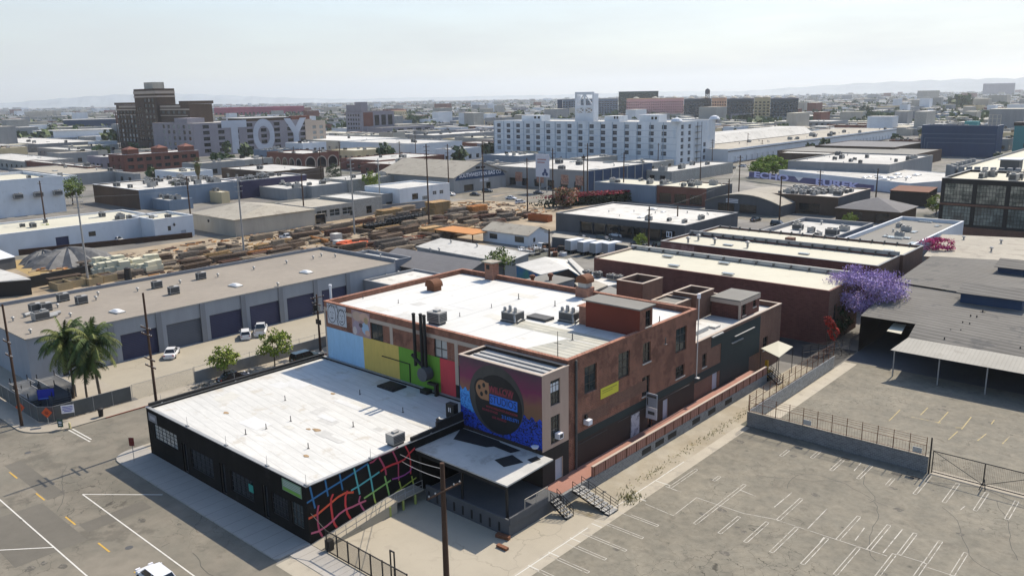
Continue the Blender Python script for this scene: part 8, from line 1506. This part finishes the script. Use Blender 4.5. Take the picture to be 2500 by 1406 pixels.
slab('white_school', 'long white building with a row of dark square windows left of the brown block', 131, 292, 336, 13, 25, m_white, m_mroof, 1, 14, .4, tdist=980); slab('stadium_bowl', 'pale violet stadium-like hall with a coloured band on the right horizon', 2397, 2475, 240, 62, 90, m_mauve, mat('violet_roof', (.48, .36, .52), .8, .08, .02, .05), 0, 0, 0, tdist=5200); slab('white_box_hall', 'pale box hall on the right skyline, nearer than the violet one', 2238, 2292, 246, 34, 40, m_cream, m_lroof, 0, 0, 0, tdist=3100); slab('yellow_office', 'small yellow office building far behind the grey-pink block', 956, 992, 276, 15, 25, m_yellowf, m_orangef, 3, 7, .5, tdist=1750)
# ------------------------------------------------------------------ low warehouses of the middle distance, one thing each
WR = [m_wroof, m_mroof, m_croof, m_lroof, m_broof, m_groof]; WW = [m_white, m_cream, m_greyw, m_lblock, m_bluew, m_brickf, m_dgrey]
for i, (c, h, xl, xr, w, rm, l, n) in enumerate((
    ((92, 352), 7, -60, 248, m_greyw, m_mroof, 'wide white-roofed warehouse at the left edge above the low red wall', 8), ((215, 370), 6, 90, 262, m_cream, m_mroof, 'bright white roof right of the wide one, below the white school', 4), ((60, 395), 6, -80, 180, m_lblock, m_lroof, 'pale long roof at the left edge with dark truck row', 6), ((214, 408), 6.5, 60, 246, m_brickf, m_mroof, 'white-roofed store with a bright red end wall left of the low brick factory', 4), ((150, 427), 6, 20, 300, m_greyw, m_broof, 'tan roofed shed behind the tall white block', 3), ((330, 425), 5.5, 160, 342, m_greyw, m_groof, 'grey gravel roof with a peaked end before the low brick factory', 3),
    ((660, 420), 6, 540, 790, m_brownf, m_lroof, 'dark shed roof below the lettered loft', 5), ((850, 345), 8, 640, 995, m_cream, m_wroof, 'long bright white roof below the grey-pink block', 6), ((925, 392), 6.5, 830, 1085, m_brickf, m_lroof, 'brick-sided shed with a pale roof right of the arched building', 4), ((1015, 352), 9.5, 830, 1128, m_white, m_lroof, 'white flat block with a blank pale end wall before the six-storey warehouse', 7), ((960, 402), 6, 880, 1060, m_brickf, m_lroof, 'low red-brown shed left of the grey gabled hall', 3), ((1060, 331), 7, 1000, 1222, m_greyw, m_mroof, 'cluttered white roof left of the six-storey warehouse', 10), ((1180, 350), 6, 1120, 1222, m_brickf, m_lroof, 'small brick shed beside a parked white bus', 2), ((700, 331), 8, 600, 780, m_lblock, m_mroof, 'pale roof seen between the loft and the grey-pink block', 3),
    ((1640, 419), 5.5, 1570, 1790, m_lblock, m_lroof, 'low pale block behind the slate blue building', 5), ((2100, 402), 5, 1960, 2300, m_lblock, m_lroof, 'long pale roof behind the lilac lettering, upper one', 3), ((1480, 298), 8, 1440, 1540, m_greyw, m_mroof, 'flat roof just behind the white warehouse', 2))):
    x0, x1, y0, y1 = bx(c, h, xl, xr); y1 = min(y1, y0+90); o = grid('-y', x0+2, x1-2, max(2, int((x1-x0)/9)), 3, (1.2,), 2.2, random.choice(['far', 'bay', 'farw'])) if x1-x0 < 200 else ()
    building('low_warehouse', l, x0, x1, y0, y1, h, w, rm, .4, .4, m_lroof if i % 2 else None, o[:40], key='lw%d' % i); units('lw%d' % i, n, 'the ' + l.split(' at ')[0].split(' below')[0].split(' behind')[0].split(' left')[0].split(' right')[0].split(' seen')[0].split(' with')[0].split(' before')[0], 'units on the low warehouses', (1, 1.9), i, ('unit', 'ac', 'vent', 'hatch'))
# ------------------------------------------------------------------ the far city: single low buildings, then the mass beyond
BOXES = [(o[0]-6, o[1]+6, o[2]-6, o[3]+6) for o in BLD.values() if o[3] > 180]
rd = random.Random(77); FARW = [m_white, m_cream, m_greyw, m_lblock, m_brickf, m_bluew, m_yellowf, m_mauve]; NW = ['white', 'cream', 'grey', 'pale grey', 'brick red', 'slate blue', 'sandy', 'mauve']; FARR = [m_mroof, m_croof, m_lroof, m_broof, m_groof, m_wroof]
def free(x0, x1, y0, y1): return not any(x0 < q[1] and x1 > q[0] and y0 < q[3] and y1 > q[2] for q in BOXES)
cnt = 0; tries = 0
while cnt < 295 and tries < 14000:
    tries += 1; d = 430+1900*rd.random()**1.7; px = rd.uniform(-120, 2620); v = ray(px, 320); v = Vector((v.x, v.y, 0)).normalized()*d; w, dp = (rd.uniform(12, 30), rd.uniform(14, 36)) if d < 850 else (rd.uniform(14, 46), rd.uniform(18, 70)); h = rd.uniform(4.5, 9.5) if rd.random() < .9 else rd.uniform(9, 16)
    if d < 700: h = min(h, 7)
    x0, x1, y0, y1 = v.x-w/2, v.x+w/2, v.y, v.y+dp
    if x1 > -190 and y0 < 560: continue
    if y0 < 265 and x1 > -330: continue
    if x1 > -214 and x0 < -186 and y0 < 800: continue
    if not free(x0, x1, y0, y1): continue
    BOXES.append((x0-5, x1+5, y0-5, y1+5)); i = rd.randrange(8) if rd.random() < .75 else rd.choice((0, 1, 3)); m = MB(); m.box(x0, x1, y0, y1, 0, h, 0); e = .5
    m.box(x0+e, x1-e, y0+e, y1-e, h, h+.25, 1); m.box(x0, x1, y0, y0+e, h, h+.7, 0).box(x0, x1, y1-e, y1, h, h+.7, 0).box(x0, x0+e, y0+e, y1-e, h, h+.7, 0).box(x1-e, x1, y0+e, y1-e, h, h+.7, 0)
    nw = max(2, int(w/5.5))
    for k in range(nw):
        a = x0+w*(k+.5)/nw; m.box(a-1.2, a+1.2, y0-.1, y0-.02, 1.2, min(3.4, h-1), 2)
        if h > 8: m.box(a-1.2, a+1.2, y0-.1, y0-.02, 5, 6.8, 2)
    for k in range(int(dp/7)): a = y0+dp*(k+.5)/max(1, int(dp/7)); m.box(x1+.02, x1+.1, a-1.3, a+1.3, 1.0, min(3.6, h-1), 2)
    for k in range(rd.randrange(2, 8)): a, c = rd.uniform(x0+2, x1-3), rd.uniform(y0+2, y1-3); s = rd.uniform(1, 2.6); m.box(a, a+s, c, c+s*.8, h+.26, h+.3+rd.uniform(.7, 1.8), rd.choice((3, 3, 2)))
    o = link('city_building', m.mesh('city_building', [FARW[i], FARR[rd.randrange(6)], m_glassd, m_acm], (x0, y0, 0)), None, (x0, y0, 0), 0, category='building', group='low buildings of the far city'); auto(o, f'{"taller" if h > 9.5 else "low"} {NW[i]} {"long" if dp > 45 or w > 38 else "small"} building in the far city'); cnt += 1
mass = MB(); cm_ = FARW[:5]+FARR[:4]+[m_glassd]
for k in range(9800):
    d = 820+7700*rd.random()**1.7; px = rd.uniform(-200, 2700); v = ray(px, 300); v = Vector((v.x, v.y, 0)).normalized()*d; w, dp, h = rd.uniform(9, 28 if d < 2200 else 50), rd.uniform(10, 34 if d < 2200 else 60), rd.uniform(3.5, 8) if rd.random() < .95 else rd.uniform(10, 24)
    if not free(v.x-w/2, v.x+w/2, v.y, v.y+dp): continue
    mass.box(v.x-w/2, v.x+w/2, v.y, v.y+dp, 0, h, rd.choices(range(5), (4, 4, 3, 3, 2))[0], 5+rd.randrange(4))
gs = structure(mass, 'far_city', cm_); gs['kind'] = 'stuff'
def clump(mb, c, r, h, rd, n=26, mi=0):
    for k in range(n):
        v = Vector((rd.gauss(0, 1), rd.gauss(0, 1), rd.gauss(0, 1))).normalized()*rd.uniform(.5, 1); p = Vector((c.x+v.x*r, c.y+v.y*r, h*.55+v.z*h*.45)); s = r*rd.uniform(.3, .55); a = Vector((rd.gauss(0, 1), rd.gauss(0, 1), rd.gauss(0, 1))).normalized(); b = a.orthogonal().normalized(); a = a.cross(b)
        mb.poly([p-a*s, p-b*s*.7, p+a*s, p+b*s*.7], mi)
FG = [leafmat('far_leaf_0', (.075, .105, .045)), leafmat('far_leaf_1', (.10, .135, .055)), leafmat('far_leaf_2', (.055, .075, .04))]
def far_tree(x, y, h, r, mi):
    m = MB(); clump(m, Vector((0, 0, 0)), r, h, rd, 70, mi); m.tube((0, 0, 0), (0, 0, h*.5), .3, .2, 5, 3); return link('street_tree', m.mesh('street_tree', FG+[m_bark]), None, (x, y, 0), 0, category='tree', group='trees among the far blocks')
n = 0; tries = 0
while n < 150 and tries < 4000:
    tries += 1; d = 420+1500*rd.random()**1.2; px = rd.uniform(-60, 2560); v = ray(px, 320); v = Vector((v.x, v.y, 0)).normalized()*d; r, h = rd.uniform(2.4, 6), rd.uniform(6, 12)
    if not free(v.x-r, v.x+r, v.y-r, v.y+r) or (v.x > -330 and v.y < 480): continue
    mi = rd.randrange(3); auto(far_tree(v.x, v.y, h, r, mi), ('dark green', 'mid green', 'blackish green')[mi]+(' tall' if h > 9 else ' low')+' tree among the far roofs'); n += 1
for px, y, h, r, l in ((272, 360, 16, 8, 'large dark tree mass beside the foot of the brown block'), (250, 385, 9, 6, 'green tree between the low brick factory and the white roofs'), (190, 300, 11, 7, 'dark round tree before the blue hangar'), (2350, 268, 26, 24, 'broad dark tree clump on the right skyline'), (2110, 300, 12, 16, 'wide green tree row behind the long white warehouse, left part'), (2170, 302, 11, 18, 'wide green tree row behind the long white warehouse, right part'), (1925, 300, 11, 9, 'green round tree at the foot of the dark turreted slab'), (1810, 302, 10, 8, 'green round tree at the foot of the peach slab'), (545, 405, 8, 7, 'green tree below the lettered loft'), (1010, 300, 11, 14, 'dark tree group left of the six-storey warehouse'), (1260, 290, 12, 8, 'green tree on the skyline over the left roof hut')):
    g = G(px, y, 0); auto(far_tree(g.x, g.y, h, r, 1), l)
tm_ = MB()
for k in range(2200):
    d = 1000+7500*rd.random()**1.5; px = rd.uniform(-200, 2700); v = ray(px, 300); v = Vector((v.x, v.y, 0)).normalized()*d
    clump(tm_, v, rd.uniform(5, 13), rd.uniform(7, 14), rd, 12, rd.randrange(3))
gs = structure(tm_, 'distant_trees', FG); gs['kind'] = 'stuff'
# parked cars and trucks too small to split, along the far streets
fc = MB().box(-2.2, 2.2, -.9, .9, .25, .85, 0).prism([(-1.3, -.8), (.9, -.8), (.9, .8), (-1.3, .8)], .85, 1.45, 1); mw = fc.mesh('far_car', [p_white, m_glassd]); md_ = fc.mesh('far_car_dark', [p_grey, m_glassd])
for k in range(60):
    px, y = rd.uniform(0, 1220), rd.uniform(330, 470); g = G(px, y, 0)
    if not free(g.x-2, g.x+2, g.y-2, g.y+2) or (-240 < g.x < -155 and g.y < 262): continue
    w_ = rd.random() < .6; auto(link('far_car', mw if w_ else md_, None, (g.x, g.y, .02), rd.choice((0, 1.57))+rd.uniform(-.1, .1), category='car', group='cars parked among the far blocks'), ('white' if w_ else 'grey')+' car parked among the far roofs')
g = G(1172, 367, 0); bus = thing('white_bus', 'white bus parked left of the six-storey warehouse', 'bus', (g.x, g.y, .02)); lpart(MB().box(-6, 6, -1.3, 1.3, .5, 3.1), 'body', m_white, bus); lpart(MB().box(-5.6, 5.6, -1.33, -1.301, 1.7, 2.6), 'window_band', m_glassd, bus)
# ------------------------------------------------------------------ air: one box of thin haze
hz = MB().box(-12990, 8990, -290, 13490, -1.5, 330); ho = structure(hz, 'haze', []); ho['kind'] = 'stuff'
hm = bpy.data.materials.new('haze_air'); hm.use_nodes = True; n_ = hm.node_tree; n_.nodes.remove(n_.nodes['Principled BSDF']); pv = n_.nodes.new('ShaderNodeVolumePrincipled'); pv.inputs['Color'].default_value = (.88, .94, 1, 1); pv.inputs['Density'].default_value = HAZE; pv.inputs['Anisotropy'].default_value = .35
n_.links.new(pv.outputs[0], [q for q in n_.nodes if q.type == 'OUTPUT_MATERIAL'][0].inputs['Volume']); ho.data.materials.append(hm); hm.cycles.homogeneous_volume = True if hasattr(hm.cycles, 'homogeneous_volume') else None
# ------------------------------------------------------------------ labels: say where each repeat stands, by the nearest landmark
bpy.context.view_layer.update()
LM_ = []
for o in C.objects:
    if o.parent or not o.get('category') or o in [a[0] for a in AUTO[:0]]: continue
ids = {a[0].name for a in AUTO}
NOUN = [('the near yard pole', -41.2, 37.2, 5), ('the pink tower', -54, 60, 10), ('the red penthouse', -52, 78, 14), ('the barrel ventilator', -84.5, 78, 13), ('the brick chimney', -83.5, 89, 14), ('the palms', -116, 42, 5), ('the black roof hatch', -74.7, 61.5, 5.6), ('the workshop corner', -60, 39, 5.5), ('the pallet yard', -120, 37, 2), ('the grey annex', -124, 107, 5), ('the tarp mound', c2.x, c2.y, 2), ('the foam blocks', -163, 88, 2), ('the black racks', -196, 190, 2), ('the tallest yellow lumber', -196, 228, 3), ('the white yard house', -150, 172, 3), ('the box trucks', -118, 168, 2), ('the beige stucco house', -238, 170, 5), ('the white block', -245, 110, 6), ('the tall white wall', -290, 130, 8), ('the white gallery', -235, 222, 7), ('the grey gabled hall', -260, 262, 9), ('the billboard', -205, 258, 10), ('the hedge', -170, 222, 3), ('the orange skip', -160, 206, 2), ('the garage row sign', -118, 194, 3), ('the arched hall', -112, 240, 5), ('the pyramid roof', -80, 245, 5), ('the black glass office', -55, 258, 12), ('the lilac lettering', -125, 372, 3), ('the jacaranda', -43, 138, 8), ('the roof monitor', -24, 141, 8), ('the navy block', -140, 600, 10), ('the six-storey warehouse', -300, 406, 12), ('the frame tower', -325, 425, 34), ('the long white warehouse', -225, 560, 6), ('the TOY lettering', -590, 362, 12), ('the brown tower', -714, 335, 40), ('the low brick factory', -500, 240, 6), ('the brick arches', -425, 290, 5), ('the grey-pink block', -720, 580, 15), ('the pink slab', -750, 1160, 15), ('the water tower', g.x, g.y, 40), ('the crimson building', -1950, 1190, 10), ('the blue hangar', -1330, 560, 8), ('the white school', -900, 400, 6), ('the teal block', -110, 660, 10), ('the yellow office', -1250, 1150, 8), ('the violet hall', -1500, 4900, 20), ('the slate blue wall', -300, 215, 4), ('the purple wall', -300, 240, 4), ('the fan palm', -270, 160, 8)]
NP = [(n, *proj((x, y, z)), math.hypot(x, y)) for n, x, y, z in NOUN]
used = {o['label'] for o in C.objects if o.get('label')} - {a[1] for a in AUTO}
ORD = ['', 'second', 'third', 'fourth', 'fifth', 'sixth', 'seventh', 'eighth', 'ninth']
for o, desc, _w in AUTO:
    p = Vector(o.location) if o.type == 'EMPTY' or o.location.length > 1 else sum((Vector(q) for q in o.bound_box), Vector())/8
    x, y = proj(p); d = p.xy.length; best = sorted(NP, key=lambda q: (q[1]-x)**2+((q[2]-y)*1.8)**2)[:9]; lab = None
    for n, nx_, ny, nd in best:
        dx, dy = x-nx_, y-ny
        if nd < d*.9 and abs(dx) < 60: rel = 'behind'
        elif nd > d*1.1 and abs(dx) < 60: rel = 'in front of'
        else: rel = 'left of' if dx < 0 else 'right of'
        if abs(dx) > 170: rel = 'far '+rel if 'of' in rel and rel != 'in front of' else rel
        t = f'{desc}, {rel} {n}'
        if t not in used and len(t.split()) <= 16: lab = t; break
    if not lab:
        for n, nx_, ny, nd in best[:3]:
            for k in range(1, 9):
                t = f'{desc}, {ORD[k]} {"left" if x < nx_ else "right"} of {n}'
                if t not in used and len(t.split()) <= 16: lab = t; break
            if lab: break
    o['label'] = lab or desc; used.add(o['label'])
